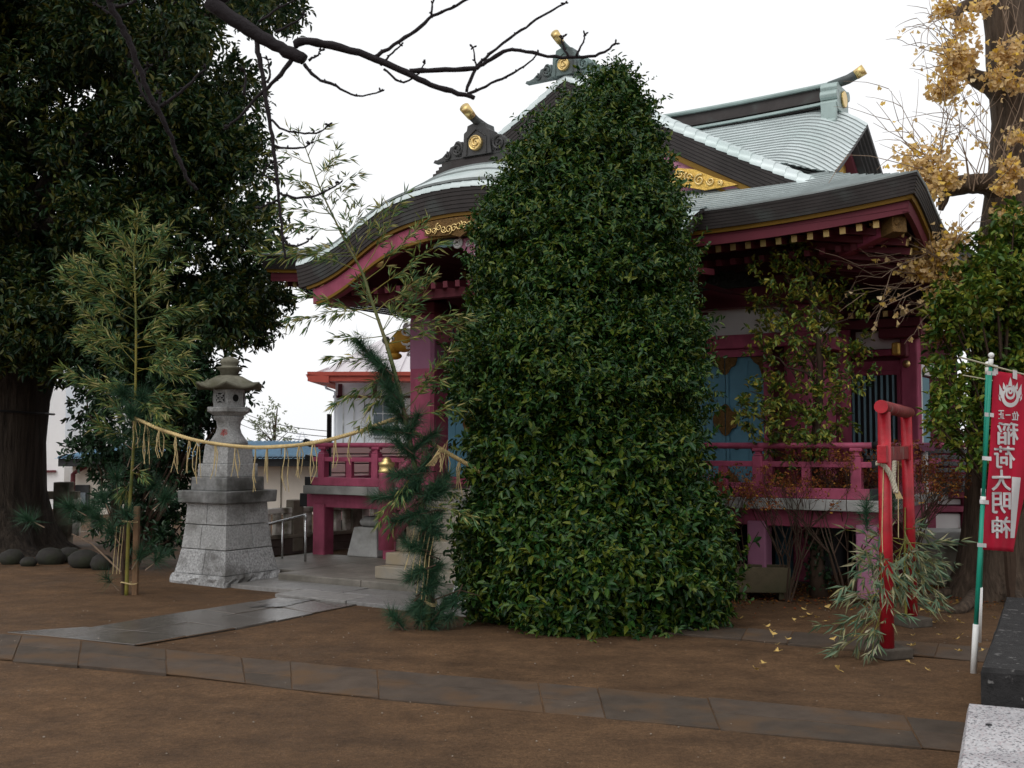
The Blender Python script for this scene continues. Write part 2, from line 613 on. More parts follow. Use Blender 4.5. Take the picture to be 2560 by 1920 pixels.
# main ridge
def ridge_line(u):
    return RZ + 0.05 * (u / 2.3) ** 2
def ridge_sec(prof, u0, u1, n, name, material, parent, fz, vc):
    m = MB()
    rows = []
    for i in range(n + 1):
        u = lerp(u0, u1, i / n)
        rows.append([(u, vc + y, fz(u) + z) for y, z in prof])
    K = len(prof)
    m.add([p for r in rows for p in r], [(i * K + k, i * K + (k + 1) % K, (i + 1) * K + (k + 1) % K, (i + 1) * K + k) for i in range(n) for k in range(K)] + [tuple(range(K)), tuple(n * K + k for k in reversed(range(K)))])
    return m.build(name, material, parent)
ridge = ridge_sec([(-0.20, -0.10), (0.20, -0.10), (0.17, 0.16), (-0.17, 0.16)], -2.25, 2.25, 16, 'main_ridge', DARKCU, hall, ridge_line, RV)
ridge_sec([(-0.245, -0.08), (0.245, -0.08), (0.245, -0.05), (-0.245, -0.05)], -2.24, 2.24, 16, 'ridge_ledge', PATINA2, ridge, ridge_line, RV)
ridge_sec([(-0.225, -0.02), (0.225, -0.02), (0.225, 0.005), (-0.225, 0.005)], -2.24, 2.24, 16, 'ridge_ledge', DARKCU, ridge, ridge_line, RV)
ridge_sec([(-0.215, 0.16), (0.215, 0.16), (0.23, 0.18), (0.23, 0.195), (-0.23, 0.195), (-0.23, 0.18)], -2.25, 2.25, 16, 'ridge_ledge', PATINA2, ridge, ridge_line, RV)
m = MB(); m.tube([(u_, RV, ridge_line(u_) + 0.215) for u_ in np.linspace(-2.3, 2.3, 18)], 0.062, 10)
m.build('ridge_cap', PATINA2, ridge, True)
# right end: side scroll ornament and round end pipe with gilt tip
m = MB()
for (z, dy, h) in ((0.16, 0.24, 0.07), (0.06, 0.27, 0.07), (-0.05, 0.27, 0.05)):
    m.tube([(2.22, RV - dy, RZ + z), (2.44, RV - dy, RZ + z)], h, 12)
m.box((2.33, RV - 0.30, RZ - 0.17), (0.2, 0.06, 0.26)); m.tube([(2.23, RV - 0.33, RZ - 0.30), (2.43, RV - 0.33, RZ - 0.30)], 0.045, 10)
m.box((2.33, RV, RZ + 0.05), (0.2, 0.5, 0.34))
m.tube([(2.22, RV + 0.24, RZ + 0.16), (2.44, RV + 0.24, RZ + 0.16)], 0.07, 12)
re = m.build('ridge_end_ornament', PATINA2, ridge, bevel=0.008)
m = MB(); m.tube([(2.435, RV, RZ + 0.06), (2.46, RV, RZ + 0.06)], 0.11, 20); m.build('crest_medallion', GOLD, ridge, bevel=0.008)
m = MB(); m.tube([(2.25, RV, RZ + 0.27), (2.5, RV, RZ + 0.32), (2.62, RV, RZ + 0.37)], [0.062, 0.062, 0.062], 14); m.build('end_pipe', ONIG, ridge, True)
m = MB(); m.tube([(2.60, RV, RZ + 0.36), (2.71, RV, RZ + 0.415)], [0.066, 0.072], 14); m.build('end_pipe_tip', GOLD, ridge, True)

# ---- ornament at the end of a gable ridge, facing the front
def spiral(c, r, turns, y, flip=1, start=0.0):
    pts = []
    for i in range(26):
        f = i / 25
        a = start + flip * f * turns * 2 * math.pi
        rr = r * (1 - 0.8 * f)
        pts.append((c[0] + rr * math.cos(a), y, c[1] + rr * math.sin(a)))
    return pts
def oni(name, parent, u0, v0, z0, s, material):
    body = [(-0.30, 0), (-0.27, 0.20), (-0.26, 0.40), (-0.20, 0.44), (-0.185, 0.52), (-0.10, 0.545), (0, 0.57), (0.10, 0.545), (0.185, 0.52), (0.20, 0.44), (0.26, 0.40), (0.27, 0.20), (0.30, 0)]
    m = MB(); m.prism([(u0 + x * s, z0 + z * s) for x, z in body], v0, v0 + 0.16)
    inner = [(-0.20, 0.02), (-0.19, 0.30), (-0.12, 0.36), (0, 0.44), (0.12, 0.36), (0.19, 0.30), (0.20, 0.02)]
    for i in range(len(inner) - 1):
        a, b = inner[i], inner[i + 1]
        m.tube([(u0 + a[0] * s, v0 - 0.006, z0 + a[1] * s), (u0 + b[0] * s, v0 - 0.006, z0 + b[1] * s)], 0.014 * s, 6)
    o = m.build(name, material, parent, bevel=0.008)
    for sg in (-1, 1):
        w = [(0.28, 0), (0.29, 0.22), (0.33, 0.29), (0.36, 0.26), (0.40, 0.31), (0.46, 0.30), (0.50, 0.24), (0.57, 0.22), (0.60, 0.15), (0.67, 0.13), (0.74, 0.07), (0.84, 0.04), (0.90, 0.045), (0.93, 0.0)]
        m = MB(); pl = [(u0 + sg * x * s, z0 + z * s) for x, z in w]
        if sg < 0: pl = pl[::-1]
        m.prism(pl, v0 + 0.03, v0 + 0.12)
        m.tube(spiral((u0 + sg * 0.42 * s, z0 + 0.16 * s), 0.12 * s, 1.7, v0 + 0.02, sg, R(90)), [0.026 * s * (1 - 0.5 * i / 25) for i in range(26)], 6)
        m.tube(spiral((u0 + sg * 0.63 * s, z0 + 0.075 * s), 0.07 * s, 1.4, v0 + 0.02, sg, R(90)), [0.018 * s * (1 - 0.5 * i / 25) for i in range(26)], 6)
        for q in range(3):
            m.tube([(u0 + sg * (0.31 + 0.05 * q) * s, v0 + 0.025, z0 + 0.04 * s), (u0 + sg * (0.33 + 0.06 * q) * s, v0 + 0.02, z0 + (0.2 - 0.03 * q) * s), (u0 + sg * (0.37 + 0.07 * q) * s, v0 + 0.025, z0 + (0.27 - 0.04 * q) * s)], [0.012 * s, 0.018 * s, 0.008 * s], 6)
        m.build('scroll_wing', material, o)
    m = MB(); m.tube([(u0, v0 - 0.03, z0 + 0.20 * s), (u0, v0 + 0.01, z0 + 0.20 * s)], 0.13 * s, 24)
    md = m.build('crest_medallion', GOLD, o, bevel=0.01)
    m = MB(); m.tube(spiral((u0 + 0.02 * s, z0 + 0.20 * s), 0.08 * s, 1.2, v0 - 0.034, 1, 1.0), 0.014 * s, 6)
    m.tube([(u0 - 0.06 * s, v0 - 0.034, z0 + 0.27 * s), (u0 - 0.05 * s, v0 - 0.034, z0 + 0.14 * s), (u0 - 0.01 * s, v0 - 0.034, z0 + 0.12 * s)], 0.013 * s, 6)
    m.tube([(u0 + math.cos(a) * 0.115 * s, v0 - 0.03, z0 + 0.2 * s + math.sin(a) * 0.115 * s) for a in np.linspace(0, 2 * math.pi, 25)], 0.014 * s, 6)
    m.build('crest_relief', GOLD, md)
    m = MB(); m.tube([(u0, v0 + 0.25, z0 + 0.52 * s), (u0, v0, z0 + 0.58 * s), (u0, v0 - 0.10, z0 + 0.63 * s)], 0.050 * s + 0.012, 14); m.build('end_pipe', material, o, True)
    m = MB(); m.tube([(u0, v0 - 0.09, z0 + 0.625 * s), (u0, v0 - 0.22, z0 + 0.72 * s)], [0.055 * s + 0.014, 0.066 * s + 0.014], 16); m.build('end_pipe_tip', GOLD, o, True)
    return o

# ------------------------------------------------------------------ front dormer gable
CV = 0.41
def cz(u):
    a = abs(u)
    return 5.95 - 0.615 * a + 0.0165 * a * a
CU = 3.03
us = list(np.linspace(-CU, CU, 61))
m = MB(); m.prism([(-2.9, 4.28)] + [(u_, cz(u_) - 0.3) for u_ in us if abs(u_) < 2.45] + [(2.9, 4.28)], 0.72, 0.80)
dormer = m.build('dormer_gable', ROSE, hall)
def dorm_sheet(a, b):
    u_ = lerp(-CU, CU, a)
    z = cz(u_) + 0.01
    t_end = 0.0
    tt = (-0.402 + math.sqrt(max(0.0, 0.402 ** 2 + 0.12 * (z - 3.95)))) / 0.06
    ve = max(CV + 0.25, EV + tt + 0.05)
    return (u_, lerp(CV + 0.2, ve, b), z - 0.02 * b)
m = MB(); m.sheet(dorm_sheet, 60, 6); m.build('dormer_roof_sheet', PATINA, dormer)
# rounded verge panels
npan = 24
for sg in (-1, 1):
    for i in range(npan):
        a0 = CU * i / npan; a1 = CU * (i + 1) / npan
        m = MB()
        A = []; Bq = []
        for j in range(7):
            ph = R(-10 + 115 * j / 6)
            y = CV + 0.16 - 0.17 * math.cos(ph) ; dz = -0.075 + 0.12 * math.sin(ph)
            if j == 6: y = CV + 0.34
            A.append((sg * a0, y, cz(a0) + dz)); Bq.append((sg * (a1 + 0.006), y, cz(a1) + dz + 0.012))
        m.strip(A, Bq)
        m.strip([(x, y, z) for x, y, z in Bq], [(x, y + .004, z - 0.02) for x, y, z in Bq])
        m.build('verge_panel', PATINA, dormer, True)
def rim_layers(fz, U0, v0, drop0, lay, nl, step, parent, name, n=60):
    for k in range(nl):
        A = []; Bq = []; Cq = []
        for i in range(n + 1):
            u_ = lerp(-U0, U0, i / n)
            z = fz(u_)
            A.append((u_, v0 + step * k, z - drop0 - lay * k)); Bq.append((u_, v0 + step * k + 0.003, z - drop0 - lay * k - lay * 0.90)); Cq.append((u_, v0 + step * k + 0.08, z - drop0 - lay * k - lay * 0.93))
        m = MB(); m.strip(A, Bq); m.strip(Bq, Cq); m.build(name, DARKCU, parent)
rim_layers(cz, CU - 0.02, CV, 0.09, 0.042, 6, 0.008, dormer, 'fascia_layer')
def rim_band(fz, U0, v0, a, b, d, name, material, parent, n=60):
    A = []; Bq = []; Cq = []
    for i in range(n + 1):
        u_ = lerp(-U0, U0, i / n); z = fz(u_)
        A.append((u_, v0, z - a)); Bq.append((u_, v0 + 0.004, z - b)); Cq.append((u_, v0 + d, z - b))
    m = MB(); m.strip(A, Bq); m.strip(Bq, Cq)
    return m.build(name, material, parent)
rim_band(cz, 2.75, CV + 0.06, 0.345, 0.41, 0.05, 'gilded_strip', OCHRE, dormer)
rim_band(cz, 2.55, CV + 0.10, 0.41, 0.50, 0.1, 'gable_board', ROSE, dormer)
rim_band(cz, 2.40, CV + 0.09, 0.50, 0.535, 0.04, 'gilded_strip', OCHRE, dormer)
for sg in (-1, 1):
    pl = [(1.25, 4.47), (1.42, 4.62), (1.62, 4.58), (1.85, 4.46), (2.12, 4.345), (1.74, 4.33), (1.5, 4.40)]
    pl = [(sg * x, z) for x, z in pl]
    if sg < 0: pl = pl[::-1]
    m = MB(); m.prism(pl, CV + 0.04, CV + 0.065)
    o = m.build('gold_gable_plate', GOLDP, dormer)
    m = MB()
    for (cx_, cz_, r_, st) in ((1.45, 4.54, .05, 0), (1.56, 4.50, .06, 2), (1.68, 4.45, .065, 1), (1.81, 4.42, .045, 3), (1.92, 4.39, .03, 5), (1.38, 4.49, .035, 4)):
        m.tube(spiral((sg * cx_, cz_), r_, 1.5, CV + 0.03, sg, st), [0.012 * (1 - 0.4 * q / 25) for q in range(26)], 6)
    m.build('gold_scroll', GOLD, o, True)
m = MB()
for i in range(9):
    ub = -1.2 + i * 0.3; hb = max(0.1, cz(ub) - 0.62 - 4.3)
    m.box((ub, 0.70, 4.3 + hb / 2), (0.03, 0.03, hb))
m.build('gable_batten', MAUVE, dormer)
gb = MB(); gb.prism([(-0.35, 5.0), (-0.25, 5.2), (0, 5.42), (0.25, 5.2), (0.35, 5.0), (0.1, 4.85), (0, 4.75), (-0.1, 4.85)], CV + 0.12, CV + 0.17)
gb.tube(spiral((-0.15, 5.08), 0.1, 1.5, CV + 0.11, -1, 0), 0.014, 6); gb.tube(spiral((0.15, 5.08), 0.1, 1.5, CV + 0.11, 1, 0), 0.014, 6)
gb.build('gable_pendant', GOLDP, dormer)
dr = MB(); dr.tube([(0, CV + 0.05, 5.93), (0, 3.4, 6.0)], 0.09, 10)
dr.build('dormer_ridge', PATINA2, dormer, True)
oni('dormer_ridge_ornament', hall, 0.0, CV - 0.02, 5.92, 0.60, ONIG)

# ------------------------------------------------------------------ porch with the bow-shaped gable
KV = -1.92
KU = 2.08
def kz(u):
    a = abs(u)
    return interp(a, [0, .3, .6, .85, 1.05, 1.25, 1.42, 1.6, 1.8, 2.0, 2.2], [4.16, 4.15, 4.11, 4.05, 3.965, 3.85, 3.75, 3.665, 3.60, 3.56, 3.545])
def kzs(u):
    return (kz(u - 0.08) + kz(u) * 2 + kz(u + 0.08)) / 4
def porch(u, v):
    k_ = kzs(u)
    s_ = smooth((v + 1.15) / 0.85)
    rise = 0.30 * min(1.0, max(0.0, (v - KV) / 0.5)) * smooth(1.15 - abs(u) / 1.55)
    z = max(k_, lerp(k_, 3.95, s_))
    return max(z, k_ + rise)
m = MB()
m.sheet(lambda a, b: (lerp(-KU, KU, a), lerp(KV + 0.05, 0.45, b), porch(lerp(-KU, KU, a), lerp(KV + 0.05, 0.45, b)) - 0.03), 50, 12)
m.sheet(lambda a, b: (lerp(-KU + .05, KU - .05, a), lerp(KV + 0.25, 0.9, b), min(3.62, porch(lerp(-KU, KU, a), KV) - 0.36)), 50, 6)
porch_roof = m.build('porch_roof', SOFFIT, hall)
# sheet courses running round the bow: narrow at the rim
vv = [KV + 0.02, KV + 0.18, KV + 0.34, KV + 0.50, KV + 0.66]
while vv[-1] < 0.3: vv.append(vv[-1] + 0.14)
for k in range(len(vv) - 1):
    A0 = []; A1 = []; A2 = []
    for i in range(61):
        u_ = lerp(-KU, KU, i / 60)
        bend = 0.10 * math.cos(u_ * 1.6) if k > 0 else 0
        v0 = vv[k] + bend * (1 if k > 0 else 0); v1 = vv[k + 1] + 0.10 * math.cos(u_ * 1.6) + 0.006
        A0.append((u_, v0, porch(u_, v0))); A1.append((u_, v0 - 0.004, porch(u_, v0) + 0.022)); A2.append((u_, v1, porch(u_, v1) + 0.004))
    m = MB(); m.strip(A0, A1); m.strip(A1, A2)
    m.build('roof_course', PATINA, porch_roof, seam=(SEAM, len(A0) - 1))
npan = 34
for i in range(npan):
    a0 = lerp(-KU, KU, i / npan); a1 = lerp(-KU, KU, (i + 1) / npan)
    A = []; Bq = []
    for j in range(6):
        ph = R(-5 + 100 * j / 5)
        y = KV + 0.13 - 0.14 * math.cos(ph); dz = -0.055 + 0.085 * math.sin(ph)
        A.append((a0, y, kzs(a0) + dz + 0.006)); Bq.append((a1, y, kzs(a1) + dz))
    m = MB(); m.strip(A, Bq); m.strip(A, [(x, y + .005, z - .02) for x, y, z in A]); m.build('verge_panel', PATINA, porch_roof, True)
rim_layers(kzs, KU, KV, 0.06, 0.040, 6, 0.008, porch_roof, 'fascia_layer')
# right and left end of the porch roof
for sg in (-1, 1):
    for k in range(6):
        A = []; Bq = []
        for i in range(13):
            v = lerp(KV + 0.03 * k, EV + 0.1, i / 12)
            z = porch(KU, v) - 0.03 - 0.036 * k
            A.append((sg * (KU + 0.01 - 0.02 * k), v, z + 0.03)); Bq.append((sg * (KU + 0.006 - 0.02 * k), v, z - 0.006))
        m = MB(); m.strip(A, Bq); m.build('fascia_layer', DARKCU, porch_roof)
rim_band(kzs, 1.98, KV + 0.06, 0.295, 0.33, 0.05, 'gilded_strip', OCHRE, porch_roof)
rim_band(kzs, 1.92, KV + 0.10, 0.34, 0.50, 0.16, 'bow_board', PINK, porch_roof)
rim_band(kzs, 1.86, KV + 0.085, 0.495, 0.525, 0.05, 'gilded_strip', OCHRE, porch_roof)
# gold plate in the middle, carved pendant below
m = MB()
top = [(u_, kzs(u_) - 0.345) for u_ in np.linspace(-0.36, 0.52, 16)]
low = [(0.52, 3.64), (0.40, 3.64), (0.30, 3.60), (0.18, 3.66), (0.08, 3.61), (-0.02, 3.64), (-0.2, 3.645), (-0.36, 3.66)]
m.prism((top + low)[::-1], KV + 0.05, KV + 0.08)
gp = m.build('gold_centre_plate', BRASSD, porch_roof)
m = MB()
rr = random.Random(4)
for i in range(13):
    cx_ = -0.30 + i * 0.062
    cz_ = 3.72 + rr.uniform(-0.025, 0.025)
    m.tube(spiral((cx_, cz_), rr.uniform(0.035, 0.055), 1.4, KV + 0.045, rr.choice((-1, 1)), rr.uniform(0, 6)), [0.009 * (1 - 0.4 * q / 25) for q in range(26)], 5)
m.build('gold_scroll', GOLD, gp, True)
m = MB()
pl = [(-0.02, 3.63), (-0.03, 3.55), (0.02, 3.49), (0.08, 3.46), (0.12, 3.44), (0.17, 3.425), (0.22, 3.44), (0.26, 3.46), (0.32, 3.49), (0.37, 3.55), (0.36, 3.63)]
m.prism(pl[::-1], KV + 0.21, KV + 0.25)
gg = m.build('carved_pendant', ROSE, porch_roof, bevel=0.008)
m = MB()
for sg in (-1, 1):
    m.tube(spiral((0.17 + sg * 0.10, 3.565), 0.035, 1.1, KV + 0.205, sg, 1.2), 0.009, 6)
    m.tube(spiral((0.17 + sg * 0.225, 3.585), 0.06, 1.6, KV + 0.205, sg, 1.2), [0.016] * 26, 6)
m.ball((0.17, KV + 0.205, 3.545), (0.022, 0.01, 0.028), 8, 6); m.ball((0.17, KV + 0.205, 3.45), (0.03, 0.01, 0.012), 8, 6)
for q in range(5):
    m.ball((0.06 + q * 0.055, KV + 0.205, 3.475 - 0.02 * math.sin(q / 4 * math.pi)), (0.016, 0.008, 0.01), 8, 5)
tag(m.build('white_scroll', CARVEW, gg, True), kind='stuff')
m = MB()
for sg in (-1, 1):
    p_ = [(0.17 + sg * x, z) for x, z in ((0.24, 3.63), (0.30, 3.565), (0.40, 3.555), (0.48, 3.575), (0.55, 3.555), (0.52, 3.595), (0.47, 3.62), (0.40, 3.645))]
    if sg > 0: p_ = p_[::-1]
    m.prism(p_, KV + 0.215, KV + 0.24)
    for q in range(3):
        m.tube([(0.17 + sg * (0.28 + .05 * q), KV + 0.21, 3.60 + .008 * q), (0.17 + sg * (0.36 + .04 * q), KV + 0.208, 3.585 + .01 * q), (0.17 + sg * (0.47 + .02 * q), KV + 0.21, 3.59 + .008 * q)], 0.006, 5)
tag(m.build('cloud_carving', CARVEG, gg), kind='stuff')
for sg in (-1, 1):
    m = MB(); m.lathe([(0.001, 0), (0.05, 0.004), (0.066, 0.02), (0.06, 0.045), (0.03, 0.06), (0.001, 0.064)], 18)
    o = m.build('gold_boss', GOLD, porch_roof, True)
    o.location = (sg * 1.03, KV + 0.185, 3.47); o.rotation_euler = (R(90), 0, 0)
# layered stand and ornament on the porch ridge, ridge running back
for k in range(4):
    w = 0.56 - 0.03 * k
    zz0 = 4.40 + 0.036 * k
    m = MB(); m.prism([(-w, zz0 - 0.03), (-0.3, zz0), (0, zz0 + 0.01), (0.3, zz0), (w, zz0 - 0.03), (w, zz0 + 0.01), (0.3, zz0 + 0.04), (0, zz0 + 0.05), (-0.3, zz0 + 0.04), (-w, zz0 + 0.01)][::-1], KV + 0.46 + 0.012 * k, KV + 0.8)
    m.build('ridge_stand_layer', DARKCU, porch_roof)
m = MB(); m.prism([(-0.13, 4.35), (0.13, 4.35), (0.11, 4.62), (-0.11, 4.62)], KV + 0.7, 0.4); pr = m.build('porch_ridge', DARKCU, hall)
m = MB(); m.tube([(0, KV + 0.6, 4.75), (0, -0.5, 4.67), (0, 0.42, 4.65)], 0.07, 12); m.build('ridge_cap', PATINA2, pr, True)
m = MB(); m.box((0, -0.5, 4.62), (0.28, 1.7, 0.025)); m.build('ridge_ledge', PATINA2, pr)
oni('porch_ridge_ornament', hall, 0.0, KV + 0.46, 4.54, 0.62, ONI)
# porch rafters
for i in range(27):
    u_ = -2.02 + i * 0.155
    o = bpy.data.objects.new('rafter', r_me); COL.objects.link(o); o.parent = rafters
    zz = min(3.5, kzs(u_) - 0.42) if abs(u_) > 1.2 else 3.36
    o.location = (u_, KV + 0.35, 3.20); o.rotation_euler = (R(5), 0, 0); o.scale = (1, 1.4, 1)
m = MB(); m.box((0, KV + 0.62, 3.16), (4.2, 0.12, 0.12)); m.build('porch_purlin', PINKD, hall)

# porch pillars, tie beam, carved beam ends
for sg in (-1, 1):
    m = MB()
    w, c = 0.175, 0.035
    oc = [(-w + c, -w), (w - c, -w), (w, -w + c), (w, w - c), (w - c, w), (-w + c, w), (-w, w - c), (-w, -w + c)]
    m.add([(sg * 1.42 + x, -0.35 + y, 1.03) for x, y in oc] + [(sg * 1.42 + x, -0.35 + y, 3.05) for x, y in oc], [tuple(reversed(range(8))), tuple(range(8, 16))] + [(i, (i + 1) % 8, 8 + (i + 1) % 8, 8 + i) for i in range(8)])
    pil = m.build('porch_pillar', PINK, hall)
    m = MB(); m.add([(sg * 1.42 + x * 1.02, -0.35 + y * 1.02, 2.42) for x, y in oc] + [(sg * 1.42 + x * 1.02, -0.35 + y * 1.02, 3.0) for x, y in oc], [(i, (i + 1) % 8, 8 + (i + 1) % 8, 8 + i) for i in range(8)])
    m.build('faded_upper_band', MAUVE, pil)
    # lion nosing
    m = MB()
    hx = sg * 1.80
    m.ball((hx, -0.35, 2.78), (0.17, 0.12, 0.14), 14, 10); m.ball((hx + sg * 0.15, -0.36, 2.70), (0.10, 0.10, 0.08), 12, 8)
    m.ball((hx + sg * 0.13, -0.36, 2.60), (0.09, 0.08, 0.045), 12, 8)
    ln = m.build('lion_carving', YELLOWC, hall, True)
    m = MB()
    for q in range(7):
        a = R(-60 + q * 40)
        m.tube([(hx - sg * 0.14 + 0.10 * math.cos(a + i * 0.5) * (1 - i / 14), -0.35 - 0.10 + 0.006 * i, 2.76 + 0.17 * math.sin(a) + 0.05 * math.sin(a + i * 0.6) * (1 - i / 14)) for i in range(12)], 0.015, 5)
    m.ball((hx + sg * 0.08, -0.46, 2.80), (0.026, 0.015, 0.024), 8, 6); m.ball((hx + sg * 0.22, -0.37, 2.72), (0.03, 0.04, 0.03), 8, 6)
    tag(m.build('lion_mane', CARVEW, ln, True), kind='stuff')
    m = MB(); m.ball((hx + sg * 0.08, -0.474, 2.80), (0.012, 0.006, 0.012), 8, 6); m.ball((hx + sg * 0.2, -0.36, 2.645), (0.07, 0.06, 0.014), 10, 6); m.ball((hx + sg * 0.27, -0.36, 2.80), (0.05, 0.05, 0.05), 10, 6)
    tag(m.build('lion_mouth', CARVED, ln, True), kind='stuff')
    m = MB(); m.box((sg * 1.42, -0.35, 3.12), (0.5, 0.5, 0.14)); m.build('bracket_block', PINKD, hall, bevel=0.02)
    m = MB(); m.box((sg * 1.42, -0.55, 3.26), (0.16, 0.9, 0.14)); m.build('bracket_arm', PINKD, hall, bevel=0.02)
    m = MB(); m.bar((sg * 1.42, -0.18, 2.8), (sg * 1.42, 1.14, 2.95), 0.16, 0.22); m.build('linking_beam', PINKD, hall, bevel=0.015)
m = MB(); m.prism([(-1.25, 2.70), (-1.0, 2.72), (0, 2.78), (1.0, 2.72), (1.25, 2.70), (1.25, 2.98), (0, 3.02), (-1.25, 2.98)][::-1], -0.46, -0.24); bmz = m.build('rainbow_beam', PINKD, hall, bevel=0.012)
m = MB()
for sg in (-1, 1):
    for q in range(3):
        m.tube(spiral((sg * (0.95 - 0.13 * q), 2.85), 0.07, 1.3, -0.465, sg, q), 0.012, 5)
tag(m.build('beam_scroll', CARVED, bmz), kind='stuff')
m = MB()
for q in range(9):
    m.tube(spiral((-0.62 + q * 0.155, 3.12 + 0.02 * (q % 2)), 0.09, 1.4, -0.40, 1 if q % 2 else -1, q), 0.022, 6)
m.box((0, -0.33, 3.12), (1.5, 0.06, 0.2))
m.build('beam_carving', CARVED, hall)

# ------------------------------------------------------------------ walls
WV, WU, WB = 1.2, 2.55, 5.8
m = MB()
m.box((0, WV + 0.12, 2.0), (5.0, 0.06, 2.0))
m.box((WU - 0.06, (WV + WB) / 2, 2.3), (0.06, WB - WV, 2.6)); m.box((-WU + 0.06, (WV + WB) / 2, 2.3), (0.06, WB - WV, 2.6))
m.box((0, WB, 2.3), (5.0, 0.06, 2.6))
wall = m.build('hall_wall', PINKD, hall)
for u_ in (-2.5, -1.05, 1.05, 2.5):
    m = MB(); m.tube([(u_, WV + 0.06, 0.95), (u_, WV + 0.06, 3.5)], 0.155, 16)
    m.build('wall_pillar', PINK, hall, True)
for v in (2.65, 5.7):
    m = MB(); m.tube([(WU, v, 0.95), (WU, v, 3.5)], 0.15, 14); m.build('wall_pillar', PINK, hall, True)
m = MB(); m.box((0, WV - 0.11, 2.70), (5.56, 0.09, 0.155)); m.box((WU + 0.17, 3.5, 2.70), (0.09, 4.8, 0.155)); m.build('tie_rail', PINK, hall, bevel=0.008)
m = MB(); m.box((0, WV - 0.09, 3.20), (5.5, 0.12, 0.22)); m.box((WU + 0.1, 3.5, 3.20), (0.12, 4.8, 0.22)); m.build('head_beam', PINKD, hall, bevel=0.008)
m = MB(); m.box((0, WV - 0.10, 1.06), (5.5, 0.10, 0.10)); m.build('sill_beam', PINK, hall, bevel=0.008)
for u0, u1 in ((-2.34, -1.21), (-0.89, 0.89), (1.21, 2.34)):
    m = MB(); m.box(((u0 + u1) / 2, WV + 0.04, 2.935), (u1 - u0, 0.04, 0.305)); m.build('white_panel', WHITEP, wall)
    m = MB()
    for q in range(7):
        f = q / 6 - 0.5
        m.tube(spiral(((u0 + u1) / 2 + f * (u1 - u0) * 0.62, 3.40 + 0.05 * (1 - 4 * f * f)), 0.075, 1.3, WV - 0.06, 1 if f > 0 else -1, q), 0.018, 6)
    m.box(((u0 + u1) / 2, WV, 3.42), ((u1 - u0) * 0.7, 0.05, 0.17))
    m.build('frog_leg_carving', CARVED, hall)
for v0, v1 in ((1.4, 2.5),):
    m = MB(); m.box((WU + 0.02, (v0 + v1) / 2, 2.935), (0.06, v1 - v0, 0.305)); m.build('white_panel', WHITEP, wall)
    m = MB(); m.box((WU + 0.02, (v0 + v1) / 2, 1.8), (0.06, v1 - v0 - 0.3, 1.4)); m.build('side_panel', PINK, wall)
def door_pair(u0, u1, zb, zt):
    mid = (u0 + u1) / 2
    for a, b, sg in ((u0, mid - 0.004, -1), (mid + 0.004, u1, 1)):
        w = b - a
        m = MB()
        m.box(((a + b) / 2, WV - 0.03, (zb + zt) / 2), (w, 0.05, zt - zb))
        d = m.build('door_leaf', TEAL, wall, bevel=0.006)
        m = MB(); m.box((b - 0.018 if sg < 0 else a + 0.018, WV - 0.063, (zb + zt) / 2), (0.034, 0.018, zt - zb - 0.01)); m.box((mid + sg * w * 0.58, WV - 0.058, (zb + zt) / 2), (0.012, 0.008, zt - zb - 0.02)); m.build('door_stile', TEAL, d)
        m = MB()
        e = mid + sg * 0.006
        for zc, hh in ((lerp(zb, zt, 0.5), 0.185), (zt - 0.003, 0.20), (zb + 0.003, 0.18)):
            o_ = [(0, -1), (0.06, -0.86), (0.12, -0.55), (0.20, -0.45), (0.24, -0.1), (0.24, 0.1), (0.20, 0.45), (0.12, 0.55), (0.06, 0.86), (0, 1)]
            pts = []
            for x, z in o_:
                zz = zc + z * hh
                zz = min(max(zz, zb + 0.003), zt - 0.003)
                pts.append((e + sg * x * 0.60, zz))
            if sg > 0: pts = pts[::-1]
            m.prism(pts[::-1], WV - 0.086, WV - 0.074)
        c_ = (u0 + 0.004) if sg < 0 else (u1 - 0.004)
        for zc, up in ((zt - 0.004, -1), (zb + 0.004, 1)):
            p_ = [(c_, zc), (c_ - sg * 0.15, zc), (c_ - sg * 0.11, zc + up * 0.06), (c_ - sg * 0.05, zc + up * 0.10), (c_ - sg * 0.02, zc + up * 0.20), (c_, zc + up * 0.24)]
            m.prism(p_, WV - 0.064, WV - 0.057)
        tag(m.build('brass_plate', BRASSD, d), kind='stuff')
        for fx in (0.30, 0.72):
            m = MB(); hc = (mid + sg * w * fx, WV - 0.075, lerp(zb, zt, 0.30))
            m.tube([(hc[0] + 0.028 * math.cos(t_), hc[1] - 0.008, hc[2] - 0.02 + 0.03 * math.sin(t_)) for t_ in np.linspace(0, 2 * math.pi, 15)], 0.007, 6)
            m.ball((hc[0], hc[1] + 0.008, hc[2] + 0.012), (0.016, 0.012, 0.016), 8, 6)
            m.build('ring_pull', BLACKM, d)
door_pair(1.24, 2.14, 1.10, 2.53)
door_pair(-2.32, -1.30, 1.10, 2.53)
door_pair(-0.85, 0.85, 1.10, 2.53)
for a, b in ((1.24, 2.14), (-2.32, -1.30), (-0.85, 0.85)):
    m = MB(); m.box(((a + b) / 2, WV - 0.055, 2.575), (b - a + 0.18, 0.09, 0.09))
    for x in (a - 0.055, b + 0.055): m.box((x, WV - 0.055, 1.80), (0.09, 0.088, 1.46))
    m.build('door_frame', PINK, wall, bevel=0.005)
# gilt flower covers where the rail crosses the pillars
for u_ in (-2.5, -1.05, 1.05, 2.5):
    m = MB(); m.lathe([(0.001, 0), (0.05, 0.0), (0.05, 0.012), (0.02, 0.03), (0.001, 0.032)], 12)
    for q in range(6):
        a = q * math.pi / 3; m.ball((0.045 * math.cos(a), 0.045 * math.sin(a), 0.01), (0.024, 0.024, 0.012), 8, 5)
    o = m.build('gilt_flower', GOLD, hall, True); o.location = (u_, WV - 0.155, 2.70); o.rotation_euler = (R(90), 0, 0)
